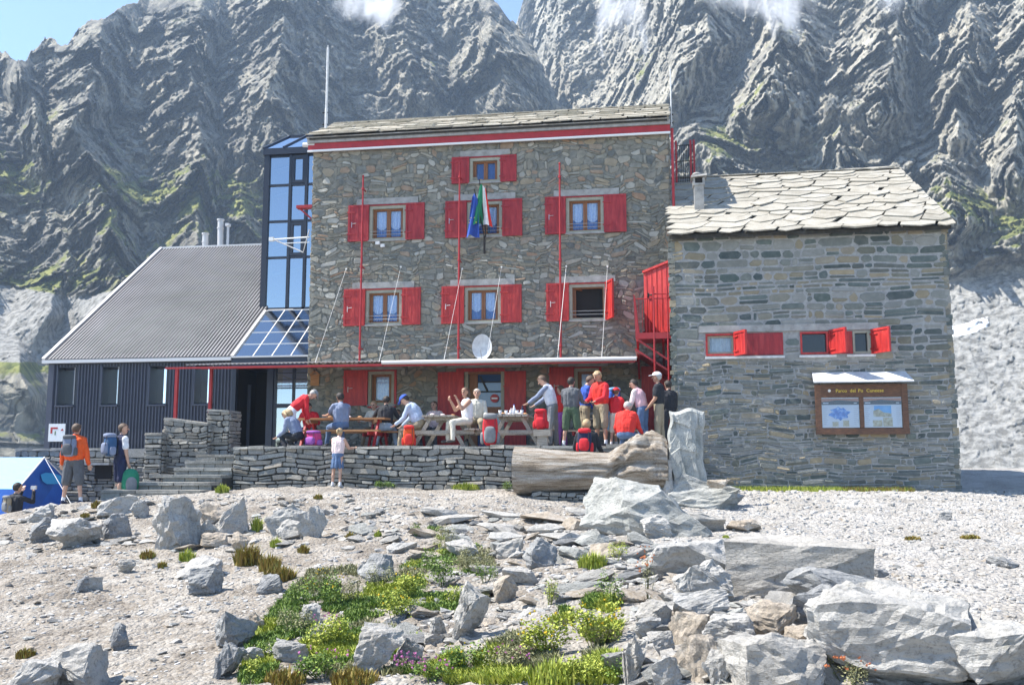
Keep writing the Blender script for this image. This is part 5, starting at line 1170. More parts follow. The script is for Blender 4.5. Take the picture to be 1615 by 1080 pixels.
# standing stone right of the log
def stele():
    x0,x1=atY(1056,740,20.0).x,atY(1112,740,20.0).x; zt=atY(1080,646,20.0).z; zb_=gz((x0+x1)/2,20)-.1
    o=empty('standing_stone',((x0+x1)/2,20.0,zb_),'tall pale upright slab of rock beside the root end of the log','standing stone')
    n,m=44,80; yf=20.0
    def side(front):
        vs=[]
        for j in range(m+1):
            for i in range(n+1):
                u=i/n; v=j/m; ex=(.02*math.sin(v*9)+.02*math.sin(v*23)); xl=x0+.05*math.sin(v*5+1)+ex; xr_=x1-.06*(1-v)*0+.03*math.sin(v*7)-(.18*max(0,.35-v)/.35 if 0 else 0)+ex*.6
                if v>.62: xl+=.03
                vs.append([xl+(xr_-xl)*u, 0, zb_+(zt-zb_)*v*(1-.02*math.sin(u*8)*v)-(.06*max(0,.25-u)*4*.25 if v>.9 else 0)])
        V=np.array(vs); U=np.tile(np.arange(n+1)/n,m+1); Q=np.repeat(np.arange(m+1)/m,n+1)
        ed=np.minimum(np.minimum(U,1-U)*n/3,np.minimum(1.0,(1-Q)*m/3)); ed=np.clip(ed,0,1)
        d=.15*np.sqrt(ed)+.06*np.floor(3*vn(V[:,0]*2.2,V[:,2]*1.3,0,3))/3*ed+(.05*facet(V[:,0]*2.6+V[:,2]*.6,V[:,2]*1.6,0*V[:,0]+.5,21)+.012*facet(V[:,0]*8,V[:,2]*5+V[:,0]*3,0*V[:,0]+.5,22)+.01*fbm(V[:,0]*6,V[:,2]*4,0,5,4))*ed-.05*(U>.78)*ed
        V[:,1]=yf-d if front else yf+.12*ed
        return V
    idx=np.arange((n+1)*(m+1)).reshape(m+1,n+1); mb=MB()
    f=[(idx[j,i],idx[j,i+1],idx[j+1,i+1],idx[j+1,i]) for j in range(m) for i in range(n)]
    mb.add([tuple(v) for v in side(True)],[tuple(int(q) for q in t) for t in f]); mb.add([tuple(v) for v in side(False)],[tuple(int(q) for q in t)[::-1] for t in f])
    mat('stele',(.45,.47,.46),.9,cols=[(.20,.215,.20),(.35,.36,.34),(.46,.465,.44)],scale=3,detail=9,bump=.7,bscale=10,bdist=.04); mb.build('slab','stele',o,smooth=False)
    mb=MB(); vs,fs=hull_rock(.09,.08,.62,5,2); mb.add([(v[0]+x0-.02,v[1]+19.75,v[2]+zb_+.45) for v in vs],fs); mb.build('splinter','rock',o)
stele()
# ================================================================= tent
def tent():
    g=-1.95; ax=atY(70,721,21.6); A_=ax; # ridge front point
    ridge_z=ax.z; bx0=atY(28,812,20.7).x; o=empty('tent',(ax.x-1.2,21.6,g),'bright blue ridge tent half hidden behind the crest at far left','tent')
    dirv=Vector((-1,.12,0)).normalized()*5; fr=Vector((ax.x,ax.y,ridge_z)); bk=fr+dirv
    side=Vector((.62,-.78,0)); 
    hw=1.55; eave=ridge_z-1.05
    nl=Vector((dirv.y,-dirv.x,0)).normalized();  nl=nl if nl.y<0 else -nl
    L0=fr+nl*hw*.95+Vector((-.25,0,0)); L0.z=eave; L1=L0+dirv; Rr=fr-nl*hw*.7+Vector((1.3,.0,0)); Rr.z=eave
    Lb=L0.copy(); Lb.z=g; Lb1=L1.copy(); Lb1.z=g; Rb=Rr.copy(); Rb.z=g
    L0=atY(28,771,20.6); L1=L0+dirv; Lb=Vector((L0.x-.02,L0.y-.05,g)); Lb1=Lb+dirv
    R0=atY(97,748,22.6); Rb=Vector((atY(104,800,22.4).x,22.4,g))
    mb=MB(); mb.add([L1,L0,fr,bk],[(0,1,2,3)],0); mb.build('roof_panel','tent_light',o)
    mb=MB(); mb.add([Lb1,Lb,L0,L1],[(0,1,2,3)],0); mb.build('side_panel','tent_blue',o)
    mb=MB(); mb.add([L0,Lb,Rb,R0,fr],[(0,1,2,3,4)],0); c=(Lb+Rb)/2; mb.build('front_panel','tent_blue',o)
    mb=MB(); p=atY(82,746,21.3); 
    def FPt(px,py):  # point on the front panel plane
        nrm=(Rb-Lb).cross(fr-Lb).normalized(); d=ray(px,py); t=Lb.dot(nrm)/d.dot(nrm); return d*t*.999
    pts=[(64,748),(72,745),(84,746),(96,750),(98,762),(86,763),(74,763),(67,758)]; mb.add([FPt(*q) for q in pts],[tuple(range(8))]); mb.build('window','tent_light',o)
    mb=MB(); mb.add([R0,Rb,Rb+dirv,R0+dirv],[(0,1,2,3)]); mb.add([fr,R0,R0+dirv,bk],[(0,1,2,3)]); mb.add([FPt(74,735),FPt(80,733),FPt(81,739),FPt(75,739)],[(0,1,2,3)]); mb.build('far_panel','tent_blue',o)
    mb=MB(); mb.tube([L0,fr,R0],.02,6); mb.tube([fr,Vector((ax.x+1.6,20.8,-1.4))],.008,5); mb.build('pole','white_paint',o)
tent()
# ================================================================= plants
FLOW={}
def plant(px,py,wpx,hpx,kind,label,group=None,name='shrub',flowers=None,seed=None,cat='plant',dens=1.0,Y=None):
    seed=seed or int(px*7+py); rn=random.Random(seed); b=on_ground(px,py) if Y is None else atY(px,py,Y); k=b.length/F; rx=wpx*k/2*.92; hz=hpx*k*1.22
    o=empty(name,b,label,cat,group); mb=MB(); ry=rx*.7
    m={'leafy':'leaf_green','bright':'leaf_yellow','olive':'leaf_olive','brown':'leaf_brown','grass':'leaf_yellow','ggrass':'leaf_green'}[kind]
    if kind in('brown','grass','ggrass'):
        n=int(max(60,min(900,900*dens*(rx/.4))))
        for i in range(n):
            a=rn.random()*6.28; r=rn.random()**.5; x=b.x+rx*r*math.cos(a)*.85; y=b.y+ry*r*math.sin(a)*.85; z=b.z-.01; h=hz*rn.uniform(.5,1.1)*(1-.4*r); la=rn.random()*6.28; ln=h*rn.uniform(.1,.6)
            w_=.006+k*.5; dx,dy=math.cos(la)*ln,math.sin(la)*ln; sx,sy=-math.sin(la)*w_,math.cos(la)*w_
            mb.add([(x-sx,y-sy,z),(x+sx,y+sy,z),(x+dx*.5+sx*.7,y+dy*.5+sy*.7,z+h*.65),(x+dx*.5-sx*.7,y+dy*.5-sy*.7,z+h*.65),(x+dx,y+dy,z+h)],[(0,1,2,3),(3,2,4)],0)
    else:
        n=int(max(80,min(2600,1500*dens*(rx/.35)**1.5))); ls=max(.016,min(.034,rx*.09))*(1.0 if kind!='olive' else .7)
        lob=[(rn.uniform(-.6,.6)*rx,rn.uniform(-.6,.6)*ry,rn.uniform(.25,.7)*hz,rn.uniform(.28,.5)) for _ in range(7)]
        for i in range(n):
            l=rn.choice(lob); a=rn.random()*6.28; ph=math.asin(rn.uniform(-.2,1)); rr_=rn.uniform(.55,1.08)
            x=b.x+l[0]+math.cos(a)*math.cos(ph)*rx*l[3]*rr_; y=b.y+l[1]+math.sin(a)*math.cos(ph)*ry*l[3]*rr_; z=b.z+max(.005,l[2]*.6+math.sin(ph)*hz*.45*rr_)
            s=ls*rn.uniform(.6,1.4); la=rn.random()*6.28; ti=rn.uniform(-.6,.9); d=Vector((math.cos(la)*math.cos(ti),math.sin(la)*math.cos(ti),math.sin(ti))); q=d.cross(Vector((0,0,1))).normalized()*s*.42; q=Matrix.Rotation(rn.uniform(-.8,.8),3,d)@q; p=Vector((x,y,z))
            nrm=q.cross(d).normalized()*s*.15
            mb.add([p,p+d*s*.5+q+nrm,p+d*s*1.15,p+d*s*.5-q+nrm],[(0,1,2),(0,2,3)],0)
        for i in range(12):
            l=rn.choice(lob); mb.tube([(b.x+l[0]*.3,b.y+l[1]*.3,b.z-.02),(b.x+l[0],b.y+l[1],b.z+l[2])],.004,4)
    mb.build('foliage',m,o)
    if flowers:
        if flowers[0] not in FLOW:
            fb=MB(); fb.add([(math.cos(t*1.047)*(1 if t%2 else .6),-.3*math.sin(t*1.047),math.sin(t*1.047)*(1 if t%2 else .6)) for t in range(6)],[tuple(range(6))]); fb.ell((0,0,0),(.5,.5,.4),0,6,4); q=fb.build('flower',flowers[0],None,local=True); FLOW[flowers[0]]=q.data; bpy.data.objects.remove(q)
        for i in range(flowers[1]):
            a=rn.random()*6.28;r=rn.random()**.5*.9; x=b.x+rx*r*math.cos(a); y=b.y+ry*r*math.sin(a); z=b.z+hz*rn.uniform(.55,1.05)*(1-.3*r*r); s=rn.uniform(.009,.017)
            q=bpy.data.objects.new('flower',FLOW[flowers[0]]); col.objects.link(q); q.parent=o; q.location=(x-b.x,y-b.y,z-b.z); q.scale=(s,s,s); q.rotation_euler=(rn.uniform(-.6,.6),0,rn.uniform(-.8,.8))
    return o
PL=plant
PL(507,958,80,50,'leafy','leafy dark green bush with yellow flowers at the left of the plant patch',flowers=('flower_yellow',26))
PL(470,952,45,40,'leafy','dark green leafy clump left beside the yellow flowered bush')
PL(565,950,70,40,'olive','grey green herb mound right of the yellow flowered bush')
PL(460,1000,80,36,'olive','greyish herb mound among stones at the left plant edge')
PL(425,1040,46,34,'leafy','bright leafy plant beside the small white squarish rock')
PL(395,1068,40,30,'bright','small yellow green plant at the lower left of the plants')
PL(520,1020,90,46,'bright','wide yellow green mound above the white boulder',flowers=('flower_pink',14))
PL(510,1068,100,40,'leafy','wide dark green patch left of the white boulder',flowers=('flower_pink',16))
PL(560,1078,90,26,'brown','yellowish grass patch below the white boulder')
PL(450,1078,80,24,'brown','yellow brown grass patch at the bottom left of the plants')
PL(620,978,80,44,'bright','yellow green herb mound in the middle of the slope',flowers=('flower_yellow',10))
PL(650,945,75,42,'bright','bright green mound with few yellow flowers',flowers=('flower_yellow',12))
PL(700,925,70,44,'leafy','green leafy mound below the upright herb')
PL(718,955,50,34,'bright','lime green leafy clump by the tapering rock')
PL(700,868,62,52,'olive','upright grey green herb growing out of the rubble')
PL(745,905,70,44,'olive','soft green herb mound beneath the smooth white rock')
PL(765,918,46,30,'leafy','dark leafy clump right of the soft green mound')
PL(655,845,26,20,'leafy','tiny green plant in the upper rubble')
PL(680,900,50,36,'leafy','deep green clump beside the flat pale rock')
PL(600,925,60,34,'olive','grey green mound in the left rubble')
PL(866,955,34,44,'bright','slim yellow green herb standing in bare gravel')
PL(935,895,56,24,'grass','fine bright grass tuft under the huge grey boulder')
PL(970,885,46,34,'bright','yellow leafy plant at the foot of the huge grey boulder')
PL(960,960,66,60,'leafy','tall green plants against the left flank of the rubble pile')
PL(940,1020,110,66,'bright','large bright green mound at the lower centre right',flowers=('flower_yellow',20))
PL(860,1035,110,56,'bright','yellow green flowery mound at the lower centre',flowers=('flower_yellow',22))
PL(800,1062,100,40,'olive','pale grey flowering mat at the bottom centre',flowers=('flower_pink',20))
PL(880,1080,110,40,'grass','olive yellow grass patch at the bottom centre')
PL(730,1060,90,44,'leafy','dark green leafy patch at bottom centre left',flowers=('flower_yellow',8))
PL(680,1078,80,34,'leafy','dark green plants right of the white boulder',flowers=('flower_pink',22))
PL(640,1060,60,24,'olive','low mat with pink flowers beside the white boulder',flowers=('flower_pink',34))
PL(985,1078,80,44,'leafy','green plants at the bottom right end of the plant patch')
PL(925,1075,90,44,'bright','bright mound at the very bottom of the plant patch')
PL(1022,940,44,66,'olive','hanging herb with orange flowers on the rubble pile edge',flowers=('flower_orange',26),Y=9.0)
PL(1340,1082,90,34,'olive','orange flowered herb at the foot of the huge pale boulder',flowers=('flower_orange',20))
PL(605,770,40,12,'leafy','low green weeds at the foot of the terrace wall, left clump',group=None)
PL(735,772,56,12,'grass','low green weeds at the foot of the terrace wall, middle clump')
PL(800,774,30,16,'leafy','leafy green weed at the left end of the log')
PL(350,778,26,14,'grass','small green weed on the lowest stone step')
for i,(x,y,w_,h,kd,lb_) in enumerate([(233,880,28,13,'brown','small round grass tuft alone on the left gravel'),(294,884,28,17,'grass','green cushion tuft beside the cracked rock'),(256,896,16,12,'brown','tiny brownish tuft near the round grass tuft'),(405,838,20,22,'grass','green tuft behind the layered crest boulder'),(390,892,50,34,'brown','large rusty brown grass tuft left of the middle tufts'),(425,900,40,26,'brown','rusty grass tuft in the middle of the brown tufts'),(440,915,60,24,'brown','broad olive brown tuft right of the middle tufts'),(478,872,20,14,'brown','small brown tuft with a pink flower to its right'),(435,862,22,14,'grass','small green tuft above the brown tufts'),(152,800,18,10,'brown','tiny tuft beside the blocky pale boulder'),(134,816,16,8,'brown','tiny yellowish tuft left below the blocky boulder'),(502,788,18,10,'brown','tiny dry tuft on the crest'),(552,850,18,12,'brown','small dry tuft in the upper rubble'),(596,846,14,10,'grass','small green tuft in the upper rubble'),(40,1036,34,14,'brown','dry brown tuft at the bottom left'),(1145,848,12,6,'grass','tiny green tuft on the plateau'),(1440,852,30,8,'brown','dry tuft on the plateau left of the far dark stone'),(1530,850,34,8,'brown','dry yellow tuft on the right plateau')]):
    PL(x,y,w_,h,kd,lb_,name='grass_tuft',cat='grass tuft',group='grass tufts on the gravel')
# ground cover inside the plant patch and grass strip at the annex wall
def cover(poly,n,mats,hmin,hmax,seed,name,label):
    rn=random.Random(seed); mb=MB(); xs_=[p[0] for p in poly]; ys_=[p[1] for p in poly]; c=0
    def inside(x,y):
        r=False;j=len(poly)-1
        for i in range(len(poly)):
            if (poly[i][1]>y)!=(poly[j][1]>y) and x<(poly[j][0]-poly[i][0])*(y-poly[i][1])/(poly[j][1]-poly[i][1])+poly[i][0]: r=not r
            j=i
        return r
    pts=[]
    while len(pts)<n:
        x=rn.uniform(min(xs_),max(xs_)); y=rn.uniform(min(ys_),max(ys_))
        if inside(x,y) and float(fbm(x*.02,y*.04,0,3,60))>.02+.0: pts.append((x,y))
    D=[ray(*p) for p in pts]; 
    # intersect by iterating on the ground height
    Yv=np.array([12.0]*n); dx=np.array([d.x/d.y for d in D]); dz=np.array([d.z/d.y for d in D])
    Z=ground(dx*Yv,Yv)
    for _ in range(14): Yv=np.clip(.5*Yv+.5*Z/dz,3,25); Z=ground(dx*Yv,Yv)
    for i in range(n):
        x,y,z=dx[i]*Yv[i],Yv[i],Z[i]; mi=int(float(vn(x*1.2,y*1.2,0,70))*len(mats)*.999)
        for q in range(4):
            h=rn.uniform(hmin,hmax); la=rn.random()*6.28; ln=h*rn.uniform(.3,1.1); w_=rn.uniform(.004,.009); X=x+rn.uniform(-.02,.02); Yq=y+rn.uniform(-.02,.02); dx_,dy_=math.cos(la)*ln,math.sin(la)*ln; sx,sy=-math.sin(la)*w_,math.cos(la)*w_
            mb.add([(X-sx*.6,Yq-sy*.6,z),(X+sx*.6,Yq+sy*.6,z),(X+dx_*.6+sx,Yq+dy_*.6+sy,z+h*.7),(X+dx_,Yq+dy_,z+h),(X+dx_*.6-sx,Yq+dy_*.6-sy,z+h*.7)],[(0,1,2,3,4)],mi)
    tag(mb.build(name,mats),label,'ground cover',kind='stuff')
cover([(380,1079),(380,1040),(430,960),(490,900),(600,890),(680,830),(730,840),(800,890),(760,960),(650,1010),(660,1079)],11000,['leaf_olive','leaf_green','leaf_yellow'],.02,.07,3,'ground_cover','mixed low herbs and grass covering the left part of the slope')
cover([(640,1079),(700,1040),(800,1010),(850,960),(930,940),(1000,950),(1000,1079)],8000,['leaf_olive','leaf_yellow','leaf_green'],.02,.08,4,'ground_cover','mixed low herbs and grass covering the lower centre of the slope')
rn=random.Random(9); mb=MB()
for i in range(5200):
    x=rn.uniform(1.75,5.9); 
    if float(vn(x*1.1,3,0,5))<.28: continue
    y=24.45-rn.random()**2*.6; z=gz(x,y)if i%40==0 else z if i else gz(x,y)
    h=rn.uniform(.03,.13); la=rn.random()*6.28; ln=h*.5; w_=.012; mb.add([(x-w_,y,z-.01),(x+w_,y,z-.01),(x+math.cos(la)*ln,y+math.sin(la)*ln,z+h)],[(0,1,2)],0 if x<4.3 or rn.random()<.3 else 1)
tag(mb.build('grass_strip',['leaf_yellow','leaf_brown']),'strip of grass and weeds along the foot of the annex wall','grass',kind='stuff')
# ================================================================= mountains
def mountmat(name,rockc,veg,scree,snow=0):
    m=bpy.data.materials.new(name); m.use_nodes=True; N=m.node_tree.nodes; L=m.node_tree.links; b=N['Principled BSDF']; b.inputs['Roughness'].default_value=.95; b.inputs['Specular IOR Level'].default_value=.15
    tc=N.new('ShaderNodeTexCoord'); ge=N.new('ShaderNodeNewGeometry')
    def noise(s,d=9,r=.65,st=None):
        n=N.new('ShaderNodeTexNoise'); n.inputs['Scale'].default_value=s; n.inputs['Detail'].default_value=d; n.inputs['Roughness'].default_value=r
        if st: mp=N.new('ShaderNodeMapping'); mp.inputs['Scale'].default_value=st; mp.inputs['Rotation'].default_value=(.3,.35,0); L.new(tc.outputs['Object'],mp.inputs[0]); L.new(mp.outputs[0],n.inputs['Vector'])
        else: L.new(tc.outputs['Object'],n.inputs['Vector'])
        return n.outputs[0]
    def ramp(src,cs):
        r=N.new('ShaderNodeValToRGB'); e=r.color_ramp.elements
        while len(e)<len(cs): e.new(.5)
        for q,c in enumerate(cs): e[q].position=c[3]; e[q].color=(*c[:3],1)
        L.new(src,r.inputs[0]); return r.outputs[0]
    def mix(f,a,c):
        x=N.new('ShaderNodeMix'); x.data_type='RGBA'
        L.new(f,x.inputs[0]); L.new(a,x.inputs[6]); L.new(c,x.inputs[7]); return x.outputs[2]
    rc=ramp(noise(.045,12,.7),rockc); rc2=ramp(noise(.35,8,.7,(1,1,.35)),rockc)
    mm=N.new('ShaderNodeMix'); mm.data_type='RGBA'; mm.inputs[0].default_value=.5; L.new(rc,mm.inputs[6]); L.new(rc2,mm.inputs[7])
    av=N.new('ShaderNodeAttribute'); av.attribute_name='veg'; asx=N.new('ShaderNodeAttribute'); asx.attribute_name='scree'; asn=N.new('ShaderNodeAttribute'); asn.attribute_name='snow'
    def brk(src,s,lo,hi):
        nz=noise(s,8,.7); a=N.new('ShaderNodeMath'); a.operation='ADD'; L.new(src,a.inputs[0]); L.new(nz,a.inputs[1]); r=N.new('ShaderNodeMapRange'); r.inputs[1].default_value=lo; r.inputs[2].default_value=hi; r.clamp=True; L.new(a.outputs[0],r.inputs[0]); return r.outputs[0]
    c=mix(brk(av.outputs['Fac'],.22,.95,1.15),mm.outputs[2],ramp(noise(.3),veg))
    c=mix(brk(asx.outputs['Fac'],.12,.9,1.1),c,ramp(noise(.6,10),scree))
    c=mix(brk(asn.outputs['Fac'],.5,1.0,1.05),c,ramp(noise(.6),[(.8,.82,.85,.4),(.85,.87,.9,.6)]))
    # crevice shade between the crags, painted into the rock colour
    vo=N.new('ShaderNodeTexVoronoi'); vo.feature='DISTANCE_TO_EDGE'; vo.inputs['Scale'].default_value=.16; mp=N.new('ShaderNodeMapping'); mp.inputs['Scale'].default_value=(1,1,.5); mp.inputs['Rotation'].default_value=(.2,.5,0)
    wn=N.new('ShaderNodeTexNoise'); wn.inputs['Scale'].default_value=.3; wn.inputs['Detail'].default_value=6; L.new(tc.outputs['Object'],wn.inputs['Vector']); wm=N.new('ShaderNodeVectorMath'); wm.operation='MULTIPLY_ADD'; wm.inputs[1].default_value=(7,7,7); L.new(wn.outputs['Color'],wm.inputs[0]); L.new(tc.outputs['Object'],wm.inputs[2]); L.new(wm.outputs[0],mp.inputs[0]); L.new(mp.outputs[0],vo.inputs['Vector'])
    jr=ramp(vo.outputs['Distance'],[(.5,.52,.55,0),(1,1,1,.12)]); jm=N.new('ShaderNodeMix'); jm.data_type='RGBA'; jm.blend_type='MULTIPLY'
    ji=N.new('ShaderNodeMath'); ji.operation='SUBTRACT'; ji.inputs[0].default_value=1; L.new(asx.outputs['Fac'],ji.inputs[1]); ji.use_clamp=True; L.new(ji.outputs[0],jm.inputs[0]); L.new(c,jm.inputs[6]); L.new(jr,jm.inputs[7]); c=jm.outputs[2]
    L.new(c,b.inputs['Base Color'])
    bp=N.new('ShaderNodeBump'); bp.inputs['Strength'].default_value=1; bp.inputs['Distance'].default_value=1.3; L.new(noise(.25,12,.75,(1,1,.5)),bp.inputs['Height']); L.new(bp.outputs[0],b.inputs['Normal']); MATS[name]=m
ROCKC=[(.08,.08,.08,.36),(.20,.19,.165,.46),(.31,.29,.235,.54),(.54,.49,.39,.66)]
ROCKB=[(.12,.12,.115,.34),(.28,.265,.225,.45),(.40,.375,.31,.54),(.60,.56,.46,.66)]
mountmat('mountain_rock',ROCKC,[(.13,.155,.045,.4),(.29,.29,.10,.6)],[(.17,.165,.15,.40),(.28,.275,.255,.5),(.38,.37,.345,.6)])
mountmat('mountain_rock_pale',ROCKB,[(.13,.155,.045,.4),(.29,.29,.10,.6)],[(.17,.165,.15,.40),(.28,.275,.255,.5),(.38,.37,.345,.6)])  # paler copy: brighter right mass against the shaded left, put into rock colour
def mountain(name,sil,pr,ribs,r_of,seed,amp=1.0,vegf=None,screef=None,snowf=None,nu=900,nv=470,pyb=742,back=60):
    px=np.linspace(pr[0],pr[1],nu); top=np.interp(px,[s[0] for s in sil],[s[1] for s in sil])
    top=top+9*fbm(px*.03,0,seed,5,seed)*1.6-7*np.maximum(0,ridged(px*.05,0,seed+3,4,seed+1)-.3)-16*np.maximum(0,ridged(px*.085,0,seed+5,3,seed+8)-.45)
    t=np.linspace(0,1,nv)[:,None]; PY=pyb+(top[None]-pyb)*t; PXg=np.broadcast_to(px[None],PY.shape).copy()
    # world directions
    cx=(PXg-W0/2)/F; cy=(H0/2-PY)/F; M_=np.array(CM); D=np.stack([cx,cy,-np.ones_like(cx)],-1)@M_.T
    hd=np.hypot(D[...,0],D[...,1]); D=D/hd[...,None]; te=D[...,2]
    r=r_of(PXg,PY,te)
    # hand placed buttresses: light left flank, dark right flank
    rel=np.zeros_like(r)
    for (pts,wl,wr,am) in ribs:
        ys_=[p[1] for p in pts]; xr_=np.interp(PY,ys_,[p[0] for p in pts]); d=PXg-xr_+14*fbm(PY*.02,PXg*.01,seed,3,5)
        fade=np.clip((PY-ys_[0]+40)/60,0,1)*np.clip((ys_[-1]+40-PY)/60,0,1)
        rel=np.maximum(rel,1.35*am*fade*np.clip(np.where(d<0,1+d/wl,1-d/wr),0,1))
    r=r-rel
    P0=D*r[...,None]; x,y,z=P0[...,0],P0[...,1],P0[...,2]
    wx=14*fbm(x*.02,y*.02,z*.02,3,seed+60); 
    steep=np.clip((560-PY)/120,0.12,1)
    f1=ridged((x+wx-z*.15)*.017,(y+wx)*.017,z*.006,3,seed+11)      # big gullies
    f2=ridged((x+wx*.6-z*.1)*.055,(y)*.055,z*.018,4,seed+20)
    f3=ridged((x-z*.2)*.2,y*.2,z*.11,4,seed+30)
    f4=fbm(x*.5,y*.5,z*.4,3,seed+40)
    u_=x-z*.25; wz=z+x*.3; w1=fbm(x*.06,y*.06,z*.06,4,seed+62)*.35; q0=facet(u_*.017+w1,(y+z*.2)*.017,wz*.011+w1,seed+49); q1=facet(u_*.04+w1,(y+z*.3)*.04,wz*.024-w1,seed+50); q2=facet(u_*.10+f4*.12,(y-z*.2)*.10,wz*.055+f4*.1,seed+51); q3=facet(u_*.25+f4*.2,y*.25,wz*.2,seed+52); q4=facet(u_*.6,y*.6,z*.45,seed+53)
    disp=.88*amp*steep*(6*(f1-.35)+1.2*(f2-.3)+1.4*(f3-.3)+1.4*f4+15*q0+11*q1+8*q2+3.8*q3+1.6*q4)
    if screef is not None:
        sc=screef(PXg,PY); disp=disp*(1-.93*np.clip(sc,0,1))+np.clip(sc,0,1)*(1.2*fbm(x*.12,y*.12,z*.12,5,77)+.5*q4)
    else: sc=np.zeros_like(r)
    fadeT=np.clip((1-t)*14,0.25,1); r2=r-disp*fadeT
    V=D*r2[...,None]
    # ledges: where the face lies back, grass and debris collect
    dz=np.gradient(V[...,2],axis=0); dh=np.gradient(np.hypot(V[...,0],V[...,1]),axis=0); k_=5; fl=np.arctan2(dz,np.abs(dh)+1e-6); fl=np.where(dh>0,fl,np.pi/2)
    for ax_ in (0,1):
        fl=sum(np.roll(fl,q,ax_) for q in (-2,-1,0,1,2))/5
    flat=np.clip((1.05-fl)/.45,0,1)
    # back side
    rows=[V]
    for k in (1,2,3):
        L_=V[-1]*(1+.10*k); L_=L_.copy(); L_[:,2]=V[-1][:,2]-back*k*.8; rows.append(L_[None])
    V=np.concatenate(rows,0); pad=lambda a: np.concatenate([a]+[a[-1:]]*3,0)
    vg=vegf(PXg,PY,fbm(x*.03,y*.03,z*.03,4,seed+80)) if vegf else np.zeros_like(r)
    vg=np.clip(vg*.5+flat*np.clip(.1+vg*1.0,0,1)*.7,0,1.2)
    sn=snowf(PXg,PY) if snowf else np.zeros_like(r)
    o=grid_mesh(name,V[...,0],V[...,1],V[...,2],['mountain_rock' if name=='mountain_left' else 'mountain_rock_pale'],smooth=False,attr={'veg':pad(vg),'scree':pad(sc),'snow':pad(sn)}); return tag(o,kind='structure')
g2=lambda a,b,c,s: np.exp(-((a-b)/s)**2)
def rA(px,py,te):
    return np.where(te<.10,215+te*330,248+(te-.10)*np.interp(te,[0,.1,.2,.5],[500,500,520,560]))+np.clip((px-500)*.02,-20,40)
def vegA(px,py,n):
    a=.62*np.exp(-((py-np.interp(px,[0,200,420,600],[295,300,305,250]))/38)**2)*np.clip((px+200)/150,0,1)
    b=.45*np.exp(-((py-440)/30)**2)*np.clip((260-px)/200,0,1); c=.5*np.exp(-((py-578)/8)**2)*(px<90)+.35*np.exp(-((py-680)/40)**2)*(px<120)
    d=.4*np.exp(-((py-175)/45)**2)*np.exp(-((px-780)/120)**2)
    return .2+a+b+c+d+n*.7
def scrA(px,py): 
    a=np.clip((py-np.interp(px,[-300,0,120,240,330,500],[400,440,462,440,540,560]))/14,0,1)*np.clip((575-py)/8,0,1)
    return a*1.0
SILA=[(-700,240),(-300,180),(-60,115),(0,92),(20,98),(40,100),(55,80),(80,66),(105,74),(120,50),(150,28),(165,30),(200,10),(330,-6),(340,-30),(500,-80),(700,-60),(770,-12),(785,4),(800,26),(832,62),(860,112),(885,165),(905,190),(960,260),(1100,400),(1180,470)]
RA=[([(20,90),(60,170),(75,260)],40,35,26),([(175,20),(150,100),(120,200),(180,330),(190,520)],110,60,30),([(330,-20),(300,120),(330,250),(300,420)],90,45,26),([(465,-80),(440,80),(420,200),(450,260)],100,120,40),([(640,-60),(640,60),(670,170)],60,70,22),([(770,-10),(775,40),(790,90),(800,190)],110,120,40),([(385,300),(400,380),(395,440)],60,30,14),([(90,340),(110,420),(60,520)],60,40,14),([(240,330),(255,420),(230,480)],60,40,14),([(30,560),(40,600),(50,640)],90,30,12)]
mountain('mountain_left',SILA,(-620,1180),RA,rA,3,vegf=vegA,screef=scrA)
def rB(px,py,te):
    rs=235+te*260; r1=300+(te-.22)*np.interp(te,[0,.2,.5],[520,520,560]); return np.where(te<.22,235+te*300,301+(te-.22)*560)+np.clip((1010-px)*1.0,-60,170)
def vegB(px,py,n):
    a=.6*np.exp(-((py-350)/60)**2)*np.clip((px-1380)/150,0,1); b=.35*np.exp(-((py-240)/60)**2)*np.exp(-((px-1150)/200)**2); return .16+a+b+n*.7
def scrB(px,py):
    return np.clip((py-np.interp(px,[900,1400,1500,1540,1615,1800],[520,470,425,410,395,360]))/20,0,1)
def snowB(px,py): return np.exp(-((py-(518-(px-1500)*.10)+6*np.sin(px*.045)+3*fbm(px*.05,py*.05,0,3,4))/10)**4)*np.clip((1580-px)/45,0,1)*(px>1400)
SILB=[(700,330),(760,190),(790,120),(808,62),(818,22),(828,-10),(840,-60),(900,-90),(1100,-170),(1400,-200),(1700,-160),(2100,-60)]
RB=[([(900,-60),(880,60),(920,190)],80,50,26),([(1080,-150),(1120,60),(1020,200),(1000,300)],120,60,34),([(1190,-120),(1230,60),(1190,190)],60,110,36),([(1440,-150),(1420,60),(1380,200)],130,60,34),([(1540,-100),(1530,60),(1500,240)],60,60,24),([(1330,60),(1310,160),(1330,260)],50,40,18),([(1480,240),(1500,330),(1460,380)],80,80,20),([(1100,210),(1120,260),(1180,300)],60,80,20),([(1640,-100),(1620,100),(1600,300)],80,50,24)]
mountain('mountain_right',SILB,(720,2250),RB,rB,9,vegf=vegB,screef=scrB,snowf=snowB,nu=860)
